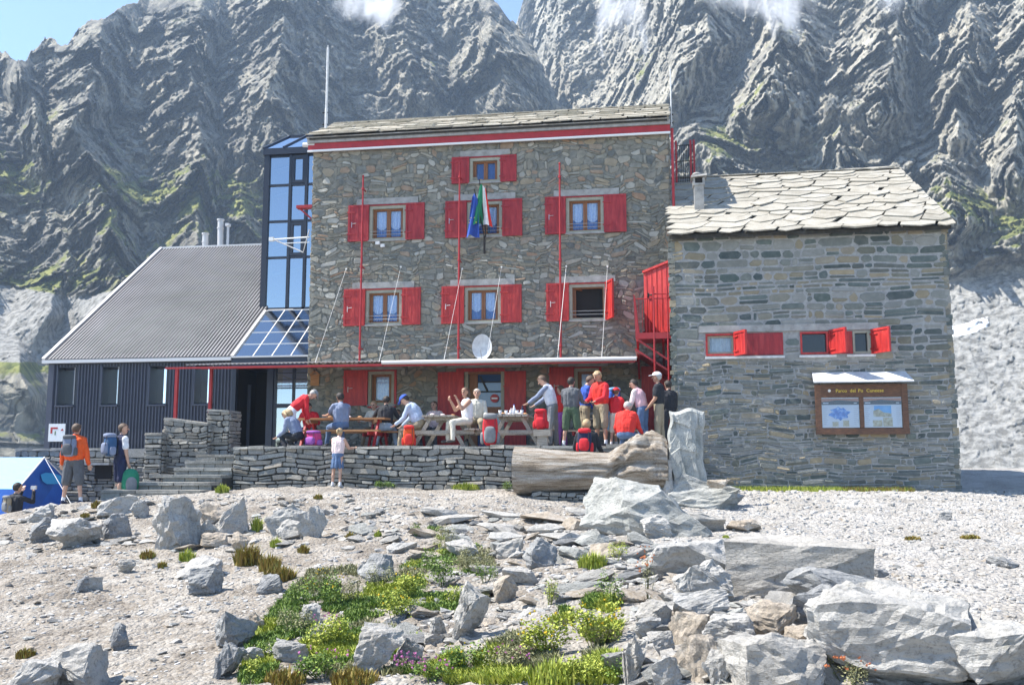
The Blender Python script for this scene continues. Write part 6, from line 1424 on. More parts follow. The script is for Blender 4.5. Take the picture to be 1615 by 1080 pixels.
# ================================================================= picnic tables, benches
def picnic(name,loc,label,rz=0,L=1.8,mtop='wood_table',mleg='wood_table',ht=.76):
    o=empty(name,loc,label,'table','picnic tables on the terrace',rz)
    mb=MB()
    for k in range(5): y=-.36+k*.15; mb.box((-L/2,y,ht-.045),(L/2,y+.135,ht))
    for x in (-L/2+.25,L/2-.25): mb.box((x-.04,-.34,ht-.12),(x+.04,.36,ht-.048))
    mb.build('tabletop',mtop,o,local=True)
    for s in (-1,1):
        mb=MB(); mb.box((-L/2,s*.78-.13,.40),(L/2,s*.78+.0,.44)); mb.box((-L/2,s*.78+.015,.40),(L/2,s*.78+.13,.44)); mb.build('bench_seat',mtop,o,local=True)
    for x in (-L/2+.2,L/2-.2):
        for s in (-1,1):
            mb=MB(); mb.beam((x,s*.62,0),(x,s*.20,ht-.05),.09,.05,up=(1,0,0)); mb.build('leg',mleg,o,local=True)
        mb=MB(); mb.box((x-.09,-.88,.31),(x-.045,.88,.40)); mb.build('crossbar',mleg,o,local=True)
    return o
def tx(px,Y): return atY(px,690,Y).x
picnic('picnic_table',(tx(542,23.4),23.5,FZ),'long orange brown picnic table at the left end of the terrace',L=2.3,mtop='wood_orange',mleg='red_steel')
picnic('picnic_table',(tx(701,22.9),22.95,FZ),'grey wooden picnic table in front of the left red door shutter',rz=R(90),L=1.7)
picnic('picnic_table',(tx(815,22.9),22.95,FZ),'grey wooden picnic table strewn with white dishes before the right door shutter',rz=R(90),L=1.5)
picnic('picnic_table',(tx(625,24.6),24.7,FZ),'orange topped picnic table between two seated groups',L=1.6,mtop='wood_orange',mleg='red_steel')
picnic('picnic_table',(tx(955,24.4),24.6,FZ),'picnic table behind the standing group with red legs',L=1.8,mleg='red_steel')
# ================================================================= people
def cap(mb_,p,q,r0,r1,n=12):
    """closed tapered capsule"""
    p=Vector(p);q=Vector(q);d=(q-p); L=d.length
    d=d.normalized() if L>1e-6 else Vector((0,0,1)); a=d.orthogonal().normalized(); b=d.cross(a); vs=[];
    rings=[(p-d*r0*.92,r0*.35),(p-d*r0*.6,r0*.8),(p,r0),(q,r1),(q+d*r1*.6,r1*.8),(q+d*r1*.92,r1*.35)]
    for c,r in rings:
        for k in range(n):
            t=2*math.pi*k/n; vs.append(c+(a*math.cos(t)+b*math.sin(t))*r)
    fs=[(i*n+k,i*n+(k+1)%n,(i+1)*n+(k+1)%n,(i+1)*n+k) for i in range(5) for k in range(n)]
    fs.append(tuple(range(n))[::-1]); fs.append(tuple(5*n+k for k in range(n))); mb_.add(vs,fs)
def person(px,Y,zfeet,label,H=1.75,face=0,lean=0,twist=0,side=0,top='c_red',bottom='c_khaki',sleeve='long',legs='long',hair='hair_dark',hairlen='short',hat=None,skin='skin',shoes='shoe',
           arms=((5,6,12),(5,6,12)),lg=((0,4,2),(0,4,2)),sit=None,head=(0,0),bulk=1.0,skirt=False,group=None,X=None,hold=None,slv=None,hood=False,loose=1.0):
    """face: degrees, 0 looks away from the lens (+Y), 90 to the left, 180 to the lens. arms: (forward, outward, elbow) per side (left,right); lg: (thigh forward, spread, knee)"""
    s=H/1.75; S=[]   # (p,q,r0,r1,tag)
    hip=.93
    if sit is not None: hip=sit/s+.10
    Rl=Matrix.Rotation(R(-lean),3,'X'); Rs=Matrix.Rotation(R(side),3,'Y'); T=Rs@Rl
    pel=Vector((0,0,hip)); sp=lambda x,y,z: pel+T@Vector((x,y,z))
    B_=bulk; lo=1.08*loose
    add=lambda p,q,a,b,t: S.append((Vector(p),Vector(q),a,b,t))
    for x in (-.065,.065): add(pel+Vector((x,0,-.02)),sp(x*.9,0,.16),.115*B_,.105*B_,'bottom' if 1 else '')
    for x in (-.07,.07):
        add(sp(x,0,.10),sp(x*1.15,.0,.36),.112*B_*lo,.118*B_*lo,'top'); 
    add(sp(0,.0,.10),sp(0,.0,.40),.122*B_*lo,.128*B_*lo,'top'); add(sp(0,0,-.02),sp(0,0,.14),.118*B_,.115*B_,'bottom')
    add(sp(-.13,-.0,.445),sp(.13,-.0,.445),.075*lo,.075*lo,'top')
    add(sp(0,-.0,.47),sp(0,.015,.56),.056,.052,'skin'); add(sp(0,-.01,.46),sp(0,-.005,.50),.075,.066,'top')
    if hood:
        for x in (-.05,.05): add(sp(x,-.06,.47),sp(x*.5,-.09,.40),.06,.07,'top')
    hy,hp=head; Hd=T@Matrix.Rotation(R(hy),3,'Z')@Matrix.Rotation(R(-hp),3,'X'); hb=sp(0,.02,.56); hc=hb+Hd@Vector((0,.02,.115)); h=lambda x,y,z: hc+Hd@Vector((x,y,z))
    add(h(0,-.015,.03),h(0,.012,.035),.088,.084,'skin'); add(h(0,.02,-.045),h(0,.035,-.075),.066,.046,'skin'); add(h(0,.0,-.02),h(0,-.02,.02),.078,.085,'skin'); add(h(0,.095,.012),h(0,.112,-.018),.012,.016,'skin')
    for x in (-.083,.083): add(h(x,-.005,.015),h(x,-.012,-.02),.016,.012,'skin')
    for x in (-.032,.032): add(h(x,.086,.022),h(x*1.1,.086,.022),.011,.011,'eye'); add(h(x*.6,.084,.046),h(x*1.4,.08,.046),.009,.009,'hair')
    add(h(-.02,.083,-.048),h(.02,.083,-.048),.010,.010,'lips')
    hands=[]
    for i,sg in enumerate((-1,1)):
        f,o_,e=arms[i][:3]; inn=arms[i][3] if len(arms[i])>3 else 8
        sh=sp(sg*.185,0,.44)
        def dr(pf,out): return T@Vector((sg*math.sin(R(out)),math.cos(R(out))*math.sin(R(pf)),-math.cos(R(out))*math.cos(R(pf))))
        el=sh+dr(f,o_)*.29; wr=el+dr(f+e,o_-inn*(1 if e>5 else .5))*.25; fd=(wr-el).normalized()
        tg='skin' if sleeve=='none' else 'sleeve'; k=lo if tg!='skin' else 1
        if sleeve=='short': m_=sh.lerp(el,.62); add(sh,m_,.066*lo,.066*lo,'sleeve'); add(m_,el,.046,.042,'skin'); add(el,wr,.041,.027,'skin')
        else: add(sh,el,.060*k,.048*k,tg); add(el,wr.lerp(el,.06),.047*k,.034*k,tg if sleeve=='long' else 'skin')
        # hand: flattened palm, four fingers, thumb
        sd=fd.cross(T@Vector((0,0,1)) if abs(fd.z)<.9 else T@Vector((0,1,0))).normalized(); nn=sd.cross(fd).normalized()
        for q in (-.022,0,.022): add(wr+sd*q*.6,wr+fd*.085+sd*q,.017,.016,'skin')
        for j,(q,ln) in enumerate(((-.034,.058),(-.0115,.07),(.0115,.066),(.034,.052))):
            a=wr+fd*.085+sd*q; m_=a+(fd*.9+nn*.25).normalized()*ln*.55; c=m_+(fd*.6+nn*.75).normalized()*ln*.5; add(a,m_,.0105,.0098,'skin'); add(m_,c,.0098,.0088,'skin')
        a=wr+fd*.03+sd*(-.03*sg*-1); m_=a+(fd*.6+sd*sg*.75).normalized()*.04; add(a,m_,.013,.012,'skin'); add(m_,m_+(fd*.95+nn*.3)*.03,.012,.010,'skin'); hands.append(wr+fd*.09)
    feet=[]
    for i,sg in enumerate((-1,1)):
        tf,spd,kn=lg[i]; hp_=pel+Vector((sg*.095,0,-.03))
        def dl(pf): return Vector((sg*math.sin(R(spd)),math.cos(R(spd))*math.sin(R(pf)),-math.cos(R(spd))*math.cos(R(pf))))
        k_=hp_+dl(tf)*.43; an=k_+dl(tf-kn)*.41; tl=1.07 if legs=='long' else 1
        bt='bottom' if legs in('long','short') else 'skin'
        if legs=='short' : add(hp_,k_,.102*B_*1.05,.088*B_,'bottom'); add(k_-Vector((0,0,.02)),an,.052,.036,'skin')
        elif legs=='skirt': add(hp_,k_,.085,.055,'skin'); add(k_,an,.05,.034,'skin')
        else: add(hp_,k_,.094*B_*tl,.066*tl,'bottom'); add(k_,an,.064*tl,.05*tl,'bottom')
        calf=k_.lerp(an,.3); 
        if legs!='long': add(calf+Vector((0,-.012,0)),calf+dl(tf-kn)*.06+Vector((0,-.012,0)),.05,.045,'skin'); add(an-dl(tf-kn)*.06,an,.042,.042,'sock')
        ft=an+Vector((0,0,-.03)); add(ft+Vector((0,-.03,0)),ft+Vector((0,.06,-.02)),.042,.040,'shoe'); add(ft+Vector((0,.06,-.02)),ft+Vector((sg*.01,.15,-.03)),.04,.034,'shoe'); feet.append(ft)
    if legs=='skirt':
        n=9
        for k in range(n): a=2*math.pi*k/n; add(pel+Vector((.08*math.cos(a),.05*math.sin(a),.06)),pel+Vector((.16*math.cos(a),.12*math.sin(a),-.36)),.06,.045,'bottom')
    zmin=min(f.z for f in feet)-.06
    if sit is not None: zmin=0
    Tm=[(Matrix.Rotation(R(face),3,'Z')),s]
    def tr(v): return Tm[0]@(Vector((v.x,v.y,v.z-zmin))*s)
    mb_=MB()
    for p,q,a,b,t in S: cap(mb_,p,q,a,b,10)
    me=bpy.data.meshes.new('body'); me.from_pydata([tuple(v) for v in mb_.v],[],mb_.f); tmp=bpy.data.objects.new('tmp',me); col.objects.link(tmp)
    md=tmp.modifiers.new('r','REMESH'); md.mode='VOXEL'; md.voxel_size=.0088; md.adaptivity=0
    sm=tmp.modifiers.new('s','SMOOTH'); sm.iterations=3; sm.factor=.5
    dg=bpy.context.evaluated_depsgraph_get(); m2=bpy.data.meshes.new_from_object(tmp.evaluated_get(dg)); bpy.data.objects.remove(tmp)
    nV=len(m2.vertices); co=np.empty(nV*3); m2.vertices.foreach_get('co',co); co=co.reshape(-1,3); no=np.empty(nV*3); m2.vertices.foreach_get('normal',no); no=no.reshape(-1,3)
    def tags_at(c):
        best=np.full(len(c),1e9); idx=np.zeros(len(c),int)
        for k,(p,q,a,b,t) in enumerate(S):
            p=np.array(p);q=np.array(q);d=q-p;L2=max(d@d,1e-9); u=np.clip(((c-p)@d)/L2,0,1); dist=np.linalg.norm(c-(p+u[:,None]*d),axis=1)-(a+(b-a)*u)
            if t in('eye','lips'): dist=dist-.004
            m=dist<best; best[m]=dist[m]; idx[m]=k
        return idx
    TN=['skin','top','bottom','shoe','sock','eye','lips','hair','sleeve']; tg=np.array([TN.index(q[4]) for q in S])
    vt=tg[tags_at(co)]; cl=((vt==1)|(vt==2)|(vt==8)).astype(float)
    co=co+no*((.016*fbm(co[:,0]*13,co[:,1]*11,co[:,2]*7+px,3,2)+.004)*cl)[:,None]
    # clothes hems: waist step
    m2.vertices.foreach_set('co',co.ravel()); nF=len(m2.polygons); fc=np.empty(nF*3); m2.polygons.foreach_get('center',fc); ft=tg[tags_at(fc.reshape(-1,3))]
    mp=np.array([{'skin':0,'top':1,'bottom':2,'shoe':3,'sock':4,'eye':5,'lips':6,'hair':7,'sleeve':8}[q] for q in TN])
    m2.materials.clear()
    for q in (skin,top,bottom,shoes,'c_white','eye','lips',hair,slv or top): m2.materials.append(G(q))
    m2.polygons.foreach_set('material_index',mp[ft].astype(np.int32)); m2.polygons.foreach_set('use_smooth',[True]*nF)
    m2.transform(Matrix.Scale(s,4)@Matrix.Translation((0,0,-zmin)))
    x=X if X is not None else atY(px,690,Y).x
    o=empty('person',(x,Y,zfeet),label,'person',group,R(face)); b=bpy.data.objects.new('body',m2); col.objects.link(b); b.parent=o; m2.name='body'
    if hat!='bald':
        hm=MB(); q=lambda v: Vector((v.x,v.y,v.z-zmin))*s
        cc=q(h(0,-.012,.022)); Rm=Hd; vs=[];fs=[]; nu_,nv_=20,14
        rn=random.Random(int(px)); lowb=-.16 if hairlen=='long' else -.055
        for j in range(nv_+1):
            ph=math.pi/2-math.pi*.80*j/nv_
            for i in range(nu_):
                th=2*math.pi*i/nu_; y=math.cos(ph)*math.sin(th); k=1+.035*rn.uniform(-1,1)
                lim=.06 if y>.35 else lowb; zz=math.sin(ph)*.108
                if y>.25: zz=max(zz,.045+.02*(1-y)); 
                elif y>-.1: zz=max(zz,-.01 if hairlen=='short' else zz)
                rr_=.101 if zz>-.03 else .097
                vs.append(cc+Rm@Vector((math.cos(ph)*math.cos(th)*.098*k*s,(y*.108*k-.004)*s,zz*k*s)))
        for j in range(nv_):
            for i in range(nu_): fs.append((j*nu_+i,(j+1)*nu_+i,(j+1)*nu_+(i+1)%nu_,j*nu_+(i+1)%nu_))
        hm.add(vs,fs)
        if hairlen=='long': 
            hm.tube([cc+Rm@Vector((0,-.07,.03))*s,cc+Rm@Vector((0,-.10,-.07))*s,cc+Rm@Vector((0,-.10,-.17))*s],[.07*s,.085*s,.05*s],10)
            for sx in (-1,1): hm.tube([cc+Rm@Vector((sx*.08,-.02,.0))*s,cc+Rm@Vector((sx*.09,-.02,-.14))*s],[.03*s,.025*s],8)
        if hairlen=='tail': hm.tube([cc+Rm@Vector((0,-.10,.05))*s,cc+Rm@Vector((0,-.15,.03))*s,cc+Rm@Vector((0,-.15,-.10))*s],[.03*s,.035*s,.012*s],8)
        hm.build('hair',hair,o,local=True,smooth=True)
    if hat and hat!='bald':
        hm=MB(); q=lambda v: Vector((v.x,v.y,v.z-zmin))*s; cc=q(h(0,-.01,.05)); vs=[];fs=[]
        for j in range(7):
            ph=math.pi/2*(1-j/6)
            for i in range(20): th=2*math.pi*i/20; vs.append(cc+Hd@Vector((math.cos(ph)*math.cos(th)*.108*s,math.cos(ph)*math.sin(th)*.118*s,math.sin(ph)*.09*s)))
        for j in range(6):
            for i in range(20): fs.append((j*20+i,(j+1)*20+i,(j+1)*20+(i+1)%20,j*20+(i+1)%20))
        hm.add(vs,fs); bv=[cc+Hd@Vector((math.cos(t)*.085*s,(.10+math.sin(t)*.10)*s,(.0-.015*math.sin(t))*s)) for t in [math.pi*k/10 for k in range(11)]]
        bv2=[v+Hd@Vector((0,0,.010*s)) for v in bv]; hm.add(bv+bv2,[tuple(range(11))[::-1],tuple(range(11,22))]+[(k,(k+1)%11,11+(k+1)%11,11+k) for k in range(11)])
        hm.build('cap',hat,o,local=True,smooth=True)
    o['_']=0; del o['_']
    wp=[Vector(o.location)+Tm[0]@(Vector((v.x,v.y,v.z-zmin))*s) for v in hands]
    back=Vector(o.location)+Tm[0]@((sp(0,-.13,.30)-Vector((0,0,zmin)))*s)
    return o,wp,back,(Tm[0]@T)
def pack(loc,label,main_m,acc,H=.5,face=0,rot=None,group='rucksacks',name='backpack',straps=True,W=.30,D=.2):
    """rucksack whose outer side looks along -Y of its frame"""
    o=empty(name,loc,label,'backpack',group,0)
    Rm=(rot.to_4x4() if rot else Matrix.Rotation(R(face),4,'Z')).to_3x3(); T_=lambda v: Rm@Vector(v)
    def E(name_,c,r_,m,p=3.2):
        mb=MB(); mb.ell(T_(c),r_,0,18,12,p,rot=Rm); return mb.build(name_,m,o,local=True,smooth=True)
    E('bag',(0,0,H*.5),(W/2,D/2,H/2),main_m); E('pocket',(0,-D*.5,H*.36),(W*.38,D*.28,H*.27),acc); E('lid',(0,-.02,H*.95),(W*.46,D*.52,H*.11),acc)
    for sx in (-1,1): E('side_pocket',(sx*W*.5,0,H*.25),(W*.13,D*.3,H*.2),acc)
    if straps:
        mb=MB()
        for sx in (-1,1):
            mb.tube([T_((sx*.07,D*.45,H*.9)),T_((sx*.10,D*.62,H*.6)),T_((sx*.12,D*.5,H*.12))],.014,6); mb.tube([T_((sx*W*.33,-D*.55,H*.9)),T_((sx*W*.33,-D*.66,H*.5)),T_((sx*W*.30,-D*.5,H*.1))],.007,5)
        mb.tube([T_((-.04,D*.4,H*1.0)),T_((0,D*.45,H*1.07)),T_((.04,D*.4,H*1.0))],.008,5); mb.build('straps','black',o,local=True)
    return o
def worn(P_,label,mm,acc,H=.46,W=.29,D=.19,off=0):
    o,hands,back,Rm=P_; c=back-Rm@Vector((0,D*.42+.02+off,H*.5)); return pack(tuple(c),label,mm,acc,H=H,rot=Rm,W=W,D=D)
G0=FZ
# --- hikers on the ground at left
p1=person(113,19.7,gz(atY(113,795,19.7).x,19.7)-.0,'man in a bright orange jacket and grey shorts seen from behind at far left',X=atY(113,795,19.7).x,H=1.80,face=5,top='c_orange',hood=True,bottom='c_greyd',legs='short',hair='hair_brown',arms=((2,16,10),(2,16,10)),lg=((0,7,0),(0,7,0)),bulk=1.12,loose=1.15,shoes='c_navy')
worn(p1,'dark blue grey rucksack on the back of the man in the orange jacket','c_bluegrey','c_greyd')
p2=person(187,20.4,gz(atY(187,782,20.4).x,20.4),'man in dark top and navy shorts with a blue rucksack looking right',X=atY(187,782,20.4).x,H=1.78,face=-35,top='c_navy',slv='c_white',bottom='c_navy',legs='short',hair='hair_brown',sleeve='short',arms=((0,10,10),(5,8,8)),lg=((3,4,0),(-3,4,3)),shoes='shoe',head=(-30,0))
worn(p2,'blue rucksack worn by the man in navy shorts','c_bagblue','c_bluegrey',H=.50,W=.31,D=.24)
b=p2[1][1]; o=empty('green_bag',(b.x+.05,b.y,b.z-.62),'green and grey holdall hanging from the hand of the man in navy shorts','bag'); mb=MB(); mb.ell((0,0,.28),(.20,.13,.30),0,16,12,2.6); mb.build('bag','c_baggreen',o,local=True,smooth=True); mb=MB(); mb.ell((.07,-.06,.22),(.13,.10,.20),0,14,10,2.4); mb.build('grey_panel','c_grey',o,local=True,smooth=True); mb=MB(); mb.tube([(-.08,0,.5),(-.04,0,.62),(.04,0,.62),(.08,0,.5)],.01,6); mb.build('handle','black',o,local=True)
p3=person(25,19.95,atY(25,761,19.95).z-1.70,'person in dark clothes raising a camera beside the blue tent',X=atY(25,780,19.95).x,H=1.70,face=-20,top='c_black',bottom='c_greyd',arms=((70,20,100,35),(70,20,100,35)),hair='hair_dark')
worn(p3,'small brown strapped rucksack on the person with the camera','c_khaki','c_grey',H=.36,W=.22,D=.12)
b=p3[1][1]; o=empty('camera_in_hand',b,'small pale camera held up by the person in dark clothes','camera'); mb=MB(); mb.box((-.06,-.03,-.035),(.06,.03,.045)); mb.tube([(0,.03,0),(0,.07,0)],.03,10); mb.build('camera_body','white_old',o,local=True)
p4=person(533,21.15,gz(atY(533,760,21.15).x,21.15),'girl in pale pink top and blue skirt leaning on the terrace wall',H=1.36,face=-8,lean=6,top='c_pale_pink',bottom='c_jeans',legs='skirt',sleeve='none',hair='hair_blond',hairlen='tail',arms=((45,14,70),(38,16,60)),shoes='shoe_pale',lg=((2,4,2),(-3,2,0)))
# --- terrace, from the left
person(459,22.3,G0,'person in red shirt and white shorts bending forward at the left end of the terrace',H=1.68,face=-60,lean=48,top='c_red',bottom='c_white',legs='short',hair='hair_grey',hat='c_grey',arms=((50,6,15),(50,6,15)),lg=((8,4,6),(-2,4,2)),head=(0,10))
person(470,21.85,G0+.02,'blond person in grey jacket crouching at the top of the steps',H=1.62,face=75,lean=30,sit=.18,top='c_bluegrey',bottom='c_black',hair='hair_blond',hairlen='long',arms=((40,8,45),(50,8,35)),lg=((95,8,125),(75,8,120)),shoes='shoe_pale',head=(0,20))
pack((tx(495,21.95),21.95,G0+.02),'pink and purple rucksack lying on the terrace edge behind the crouching person','c_magenta','c_purple',H=.36,face=-20,W=.36,D=.26)
person(489,24.7,G0,'person in red leaning over the orange table on folded arms',H=1.7,face=190,lean=30,sit=.45,top='c_red',bottom='c_greyd',hair='hair_dark',arms=((55,20,70,40),(55,20,70,40)),lg=((85,8,85),(85,8,85)),skin='skin_tan')
person(538,22.75,G0,'dark haired man in blue grey shirt seated at the orange table facing left',H=1.76,face=40,lean=8,sit=.48,top='c_bluegrey',bottom='c_jeans',sleeve='short',hair='hair_dark',arms=((55,8,40),(50,8,45)),lg=((85,8,85),(85,8,85)),skin='skin_tan',bulk=1.05)
person(607,23.7,G0,'person in black shirt and blue jeans seated with back to the viewer',H=1.74,face=10,lean=14,sit=.48,top='c_black',bottom='c_jeansl',sleeve='long',hair='hair_dark',arms=((45,28,50),(45,28,50)),lg=((80,12,95),(80,12,95)))
person(592,25.2,G0,'person in pale top half hidden behind the one in the black shirt',H=1.68,face=175,lean=12,sit=.46,top='c_cream',bottom='c_khaki',hair='hair_blond',arms=((40,12,60),(40,12,60)),lg=((85,8,85),(85,8,85)))
person(632,25.4,G0,'dark haired child low behind the middle table',H=1.35,face=170,lean=20,sit=.42,top='c_khaki',bottom='c_greyd',hair='hair_brown',arms=((40,12,60),(40,12,60)),lg=((85,8,85),(85,8,85)),skin='skin_tan')
person(662,22.45,G0,'man in blue cap and white shirt seated leaning left with khaki trousers',H=1.80,face=82,lean=30,sit=.48,top='c_ltblue',bottom='c_khaki',sleeve='long',hair='hair_dark',hat='c_blue',arms=((50,6,35),(55,6,25)),lg=((72,6,70),(60,8,50)),shoes='shoe_pale',bulk=1.08,head=(10,15),skin='skin')
pack((tx(645,22.0),22.0,G0+.01),'orange rucksack leaning on the grey table by the capped man','c_orange','c_redb',H=.48,face=10,W=.27,D=.2)
person(687,25.6,G0,'person in checked pale shirt sitting by the red door shutter',H=1.66,face=165,lean=8,sit=.46,top='c_pale_pink',bottom='c_greyd',hair='hair_brown',arms=((45,12,60),(45,12,60)),lg=((85,8,85),(85,8,85)))
person(737,22.35,G0,'woman in white tank top with hands raised to her face',H=1.70,face=120,lean=3,sit=.55,top='c_white',bottom='c_cream',sleeve='none',hair='hair_brown',hairlen='long',arms=((50,14,110,25),(50,14,100,25)),lg=((85,6,85),(85,10,85)),skin='skin_tan',head=(35,0))
person(752,23.6,G0,'grey haired woman in pale cardigan facing the viewer beside the one in white',H=1.68,face=185,lean=0,sit=.62,top='c_cream',bottom='c_khaki',hair='hair_grey',arms=((10,10,45),(10,10,45)),lg=((80,8,80),(80,8,80)))
pack((tx(773,21.95),21.95,G0+.02),'tall red white and grey trekking rucksack standing on the terrace edge','c_red','c_grey',H=.72,face=8,W=.36,D=.26)
p9=person(872,22.9,G0,'man in white blue and red fleece reaching over the table to the left',H=1.80,face=80,lean=16,top='c_white',slv='c_bluegrey',bottom='c_grey',hair='hair_brown',arms=((60,4,15),(50,6,25)),lg=((3,5,3),(-2,5,2)),head=(10,22))
pack((tx(853,22.2),22.2,G0+.40),'bright red rucksack on the bench in front of the man in fleece','c_red','c_red',H=.46,face=-4,W=.30,D=.2)
o=empty('stool',(tx(856,22.2),22.2,G0),'small square block seat carrying the bright red rucksack','seat'); mb=MB(); mb.box((-.2,-.15,.25),(.2,.15,.40)); mb.build('seat_block','wood_table',o,local=True); mb=MB(); mb.box((-.12,-.1,0),(.12,.1,.25)); mb.build('leg','wood_table',o,local=True)
person(886,24.4,G0,'person in purple trousers mostly hidden behind the man in fleece',H=1.6,face=60,top='c_redb',bottom='c_purple',hair='hair_brown')
person(901,22.6,G0,'man in dark grey shirt and olive shorts standing with his back turned',H=1.66,face=-12,top='c_greyd',bottom='c_green',sleeve='long',legs='short',hair='hair_dark',arms=((28,12,60),(30,12,55)),lg=((0,7,2),(4,7,2)),shoes='shoe_pale',bulk=1.08)
person(923,23.3,G0,'man in blue jacket bowing his head towards the man in red',H=1.77,face=-70,lean=5,top='c_blue',bottom='c_khaki',hair='hair_brown',arms=((15,6,40),(25,6,50)),head=(0,22))
person(948,23.0,G0,'man in red and blue jacket looking down with folded hands',H=1.84,face=140,lean=2,top='c_redb',slv='c_red',bottom='c_khaki',hair='hair_blond',arms=((20,8,50,25),(20,8,50,25)),head=(0,20),loose=1.1,legs='short',lg=((2,5,2),(-2,5,2)),skin='skin_tan')
p13=person(963,24.1,G0,'person in light blue behind the man in red, seen from the back',H=1.70,face=30,top='c_skyblue',bottom='c_skyblue',hair='hair_dark',legs='short')
worn(p13,'bright blue and white rucksack behind the man in red','c_blue','c_skyblue',H=.5,W=.32,D=.2)
person(972,23.0,G0,'child in dark red shirt and red cap standing with back turned',H=1.42,face=-20,top='c_red',bottom='c_cream',hair='hair_brown',hat='c_red',arms=((20,8,40),(20,8,40)),legs='short')
person(986,22.3,G0,'person in bright red hooded jacket seated behind the log',H=1.72,face=-15,lean=18,sit=.22,top='c_redb',bottom='c_jeans',hair='hair_grey',hood=True,arms=((30,18,40),(35,14,40)),lg=((85,10,85),(85,10,85)),loose=1.25,bulk=1.05)
p16=person(925,20.75,gz(atY(925,730,20.75).x,20.75)-.05,'bareheaded grey haired man in black jacket standing behind the log',H=1.70,face=-5,top='c_black',bottom='c_jeansl',hair='hair_blond',arms=((20,16,45),(20,16,45)),bulk=1.05,loose=1.1)
worn(p16,'black and red rucksack on the man behind the log','c_navy','c_red',H=.5,W=.30,D=.2)
person(1014,22.9,G0,'woman in pink striped top and dark jeans bending left',H=1.66,face=62,lean=16,top='c_pink',slv='c_pale_pink',bottom='c_jeans',hair='hair_dark',arms=((28,8,15),(15,8,20)),head=(10,10))
person(1040,23.0,G0,'man in white cap and black top with khaki trousers looking left',H=1.78,face=80,top='c_black',bottom='c_khaki',hair='hair_grey',hat='c_white',arms=((10,8,30),(15,8,35)),lg=((2,4,2),(-3,4,3)),sleeve='short',skin='skin_tan')
person(1056,23.9,G0,'dark clothed figure half hidden by the corner of the annex',H=1.66,face=30,top='c_black',bottom='c_black',hair='hair_dark')
person(868,25.6,G0,'person in red sitting far behind the fleece wearing man',H=1.65,face=180,sit=.46,top='c_red',bottom='c_greyd',hair='hair_brown',lg=((85,8,85),(85,8,85)))
# --- things on the tables
def tabz(): return G0+.762
def bottle(x,y,label,m='c_white',h=.26):
    o=empty('bottle',(x,y,tabz()),label,'bottle','bottles on the right table'); mb=MB(); mb.tube([(0,0,0),(0,0,h*.62),(0,0,h*.78),(0,0,h*.93)],[.036,.036,.015,.013],10); mb.build('glass_body',m,o,local=True,smooth=True); mb=MB(); mb.tube([(0,0,h*.93),(0,0,h)],.017,8); mb.build('stopper','c_blue' if m=='c_white' else 'black',o,local=True)
X3=tx(815,22.9)
bottle(X3-.02,22.6,'white plastic bottle in the middle of the dish covered table'); bottle(X3+.16,22.75,'dark bottle right of the white one on the dish covered table','c_navy',.24); bottle(X3-.12,22.8,'small pale bottle left of the white one on the dish covered table','c_pale_pink',.2)
random.seed(12)
def plate(x,y,z,label,g):
    o=empty('plate',(x,y,z),label,'plate',g); mb=MB(); mb.tube([(0,0,0),(0,0,.006),(0,0,.02)],[.06,.07,.11],16); mb.build('dish','c_white',o,local=True); mb=MB(); mb.ell((0,0,.03),(.06,.05,.028)); mb.build('food','c_pale_pink' if random.random()<.5 else 'wood_orange',o,local=True,smooth=True)
for i in range(6): plate(X3-.25+.1*i,22.35+.22*(i%4),tabz(),'white plate with leftovers on the dish covered table','plates on the right table')
for i in range(3): plate(tx(700,22.9)-.2+.2*i,22.5+.25*i,tabz(),'small plate of food on the grey table by the capped man','plates on the left grey table')
for i in range(5):
    o=empty('cup',(X3-.3+.13*i,22.25+.1*(i%2),tabz()),'white paper cup on the front edge of the dish covered table','cup','cups on the right table'); mb=MB(); mb.tube([(0,0,0),(0,0,.1)],[.03,.04],12); mb.build('cup_wall','c_white',o,local=True,smooth=True); mb=MB(); mb.tube([(0,0,.1),(0,0,.106)],.043,12); mb.build('rim','c_white',o,local=True)
for i in range(4): plate(tx(520,23.4)+.25*i,23.4+.12*(i%2),tabz(),'small plate on the long orange table','plates on the orange table')
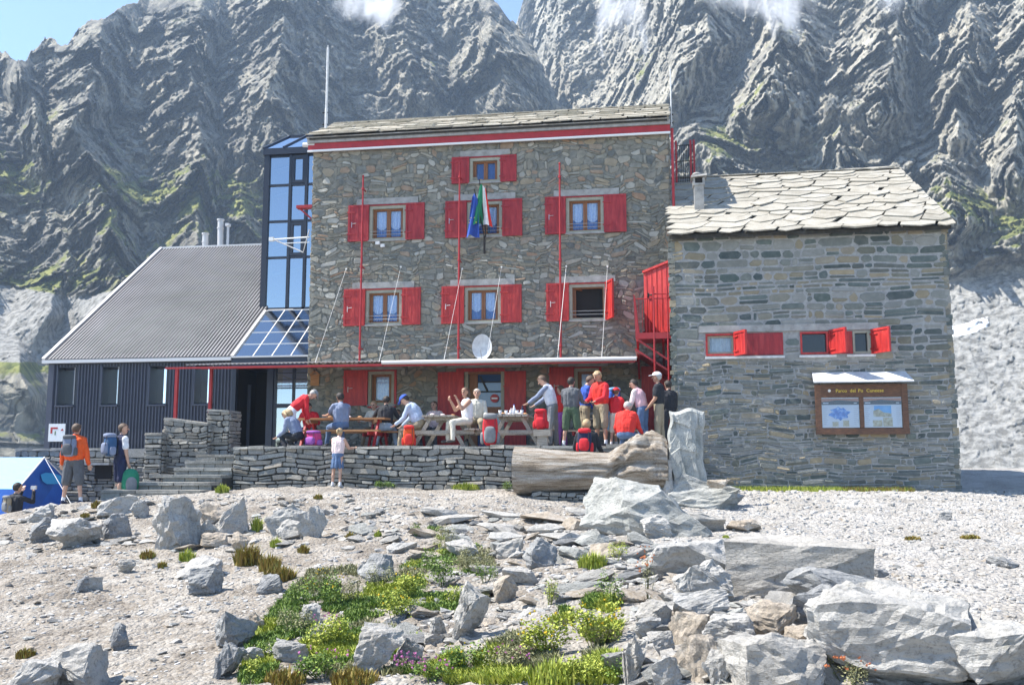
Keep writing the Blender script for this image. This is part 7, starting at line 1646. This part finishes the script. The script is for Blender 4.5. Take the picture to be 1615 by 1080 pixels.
# ================================================================= mist wisps and haze
def mist(px0,py0,px1,py1,dist,dens,label,seed):
    c=ray((px0+px1)/2,(py0+py1)/2); c=c*(dist/c.length); k=dist/F; rx=(px1-px0)*k/2; rz=(py1-py0)*k/2; ry=rx*.7
    mb=MB(); mb.ell((0,0,0),(rx,ry,rz),0,24,14); o=mb.build('mist_cloud',[],None,local=True,smooth=True) if False else None
    name='mist_%d'%seed; m=bpy.data.materials.new(name); m.use_nodes=True; N=m.node_tree.nodes; L=m.node_tree.links; N.clear()
    ou=N.new('ShaderNodeOutputMaterial'); pv=N.new('ShaderNodeVolumePrincipled'); pv.inputs['Color'].default_value=(.97,.98,1,1); pv.inputs['Anisotropy'].default_value=.2
    tc=N.new('ShaderNodeTexCoord'); nz=N.new('ShaderNodeTexNoise'); nz.inputs['Scale'].default_value=1.5; nz.inputs['Detail'].default_value=5; nz.inputs['Roughness'].default_value=.6; nz.inputs['Distortion'].default_value=.6
    mp=N.new('ShaderNodeMapping'); mp.inputs['Scale'].default_value=(1/rx,1/ry,.45/rz); mp.inputs['Location'].default_value=(seed*3.1,0,0); L.new(tc.outputs['Object'],mp.inputs[0]); L.new(mp.outputs[0],nz.inputs['Vector'])
    m2=N.new('ShaderNodeMapping'); m2.inputs['Scale'].default_value=(1/rx,1/ry,1/rz); L.new(tc.outputs['Object'],m2.inputs[0]); ln=N.new('ShaderNodeVectorMath'); ln.operation='LENGTH'; L.new(m2.outputs[0],ln.inputs[0])
    mr=N.new('ShaderNodeMapRange'); mr.inputs[1].default_value=0; mr.inputs[2].default_value=1; mr.inputs[3].default_value=1; mr.inputs[4].default_value=0; L.new(ln.outputs['Value'],mr.inputs[0])
    ad=N.new('ShaderNodeMath'); ad.operation='MULTIPLY_ADD'; ad.inputs[1].default_value=3.0; L.new(nz.outputs[0],ad.inputs[0]); sb=N.new('ShaderNodeMath'); sb.operation='SUBTRACT'; L.new(mr.outputs[0],sb.inputs[0]); sb.inputs[1].default_value=2.05; L.new(sb.outputs[0],ad.inputs[2])
    mx=N.new('ShaderNodeMath'); mx.operation='MAXIMUM'; mx.inputs[1].default_value=0; L.new(ad.outputs[0],mx.inputs[0]); ml=N.new('ShaderNodeMath'); ml.operation='MULTIPLY'; ml.inputs[1].default_value=dens/(ry); L.new(mx.outputs[0],ml.inputs[0]); L.new(ml.outputs[0],pv.inputs['Density']); L.new(pv.outputs[0],ou.inputs['Volume'])
    MATS[name]=m; o=mb.build('mist_cloud',name,None,local=True,smooth=True); o.location=c; tag(o,label,'cloud','mist wisps before the cliffs'); return o
MISTS=[(500,-60,650,60,300,10.0,'small white wisp of mist high on the left mountain',1),(930,-60,1060,110,330,14,'thick white column of mist drifting up the right mountain',2),(1060,-80,1330,45,320,7.0,'broad thin veil of mist along the top of the right mountain',3),(1350,-70,1460,35,320,9,'narrow wisp of mist near the top right',4),(1190,-40,1280,90,300,5,'faint trailing wisp hanging beneath the broad veil',5)]
for q in MISTS: mist(*q)
def haze(density,colr):
    mb=MB(); mb.box((-700,-70,-6),(900,760,420)); m=bpy.data.materials.new('haze'); m.use_nodes=True; N=m.node_tree.nodes; N.clear(); ou=N.new('ShaderNodeOutputMaterial'); pv=N.new('ShaderNodeVolumePrincipled'); pv.inputs['Color'].default_value=(*colr,1); pv.inputs['Density'].default_value=density; pv.inputs['Anisotropy'].default_value=.0
    m.node_tree.links.new(pv.outputs[0],ou.inputs['Volume']); MATS['haze']=m; tag(mb.build('haze','haze'),'thin blue air between the viewer and the cliffs','haze',kind='stuff')
haze(.00036,(.58,.76,1.0))
scene.cycles.volume_step_rate=4; scene.cycles.volume_max_steps=64; scene.cycles.max_bounces=6; scene.cycles.volume_bounces=3; scene.cycles.transparent_max_bounces=12
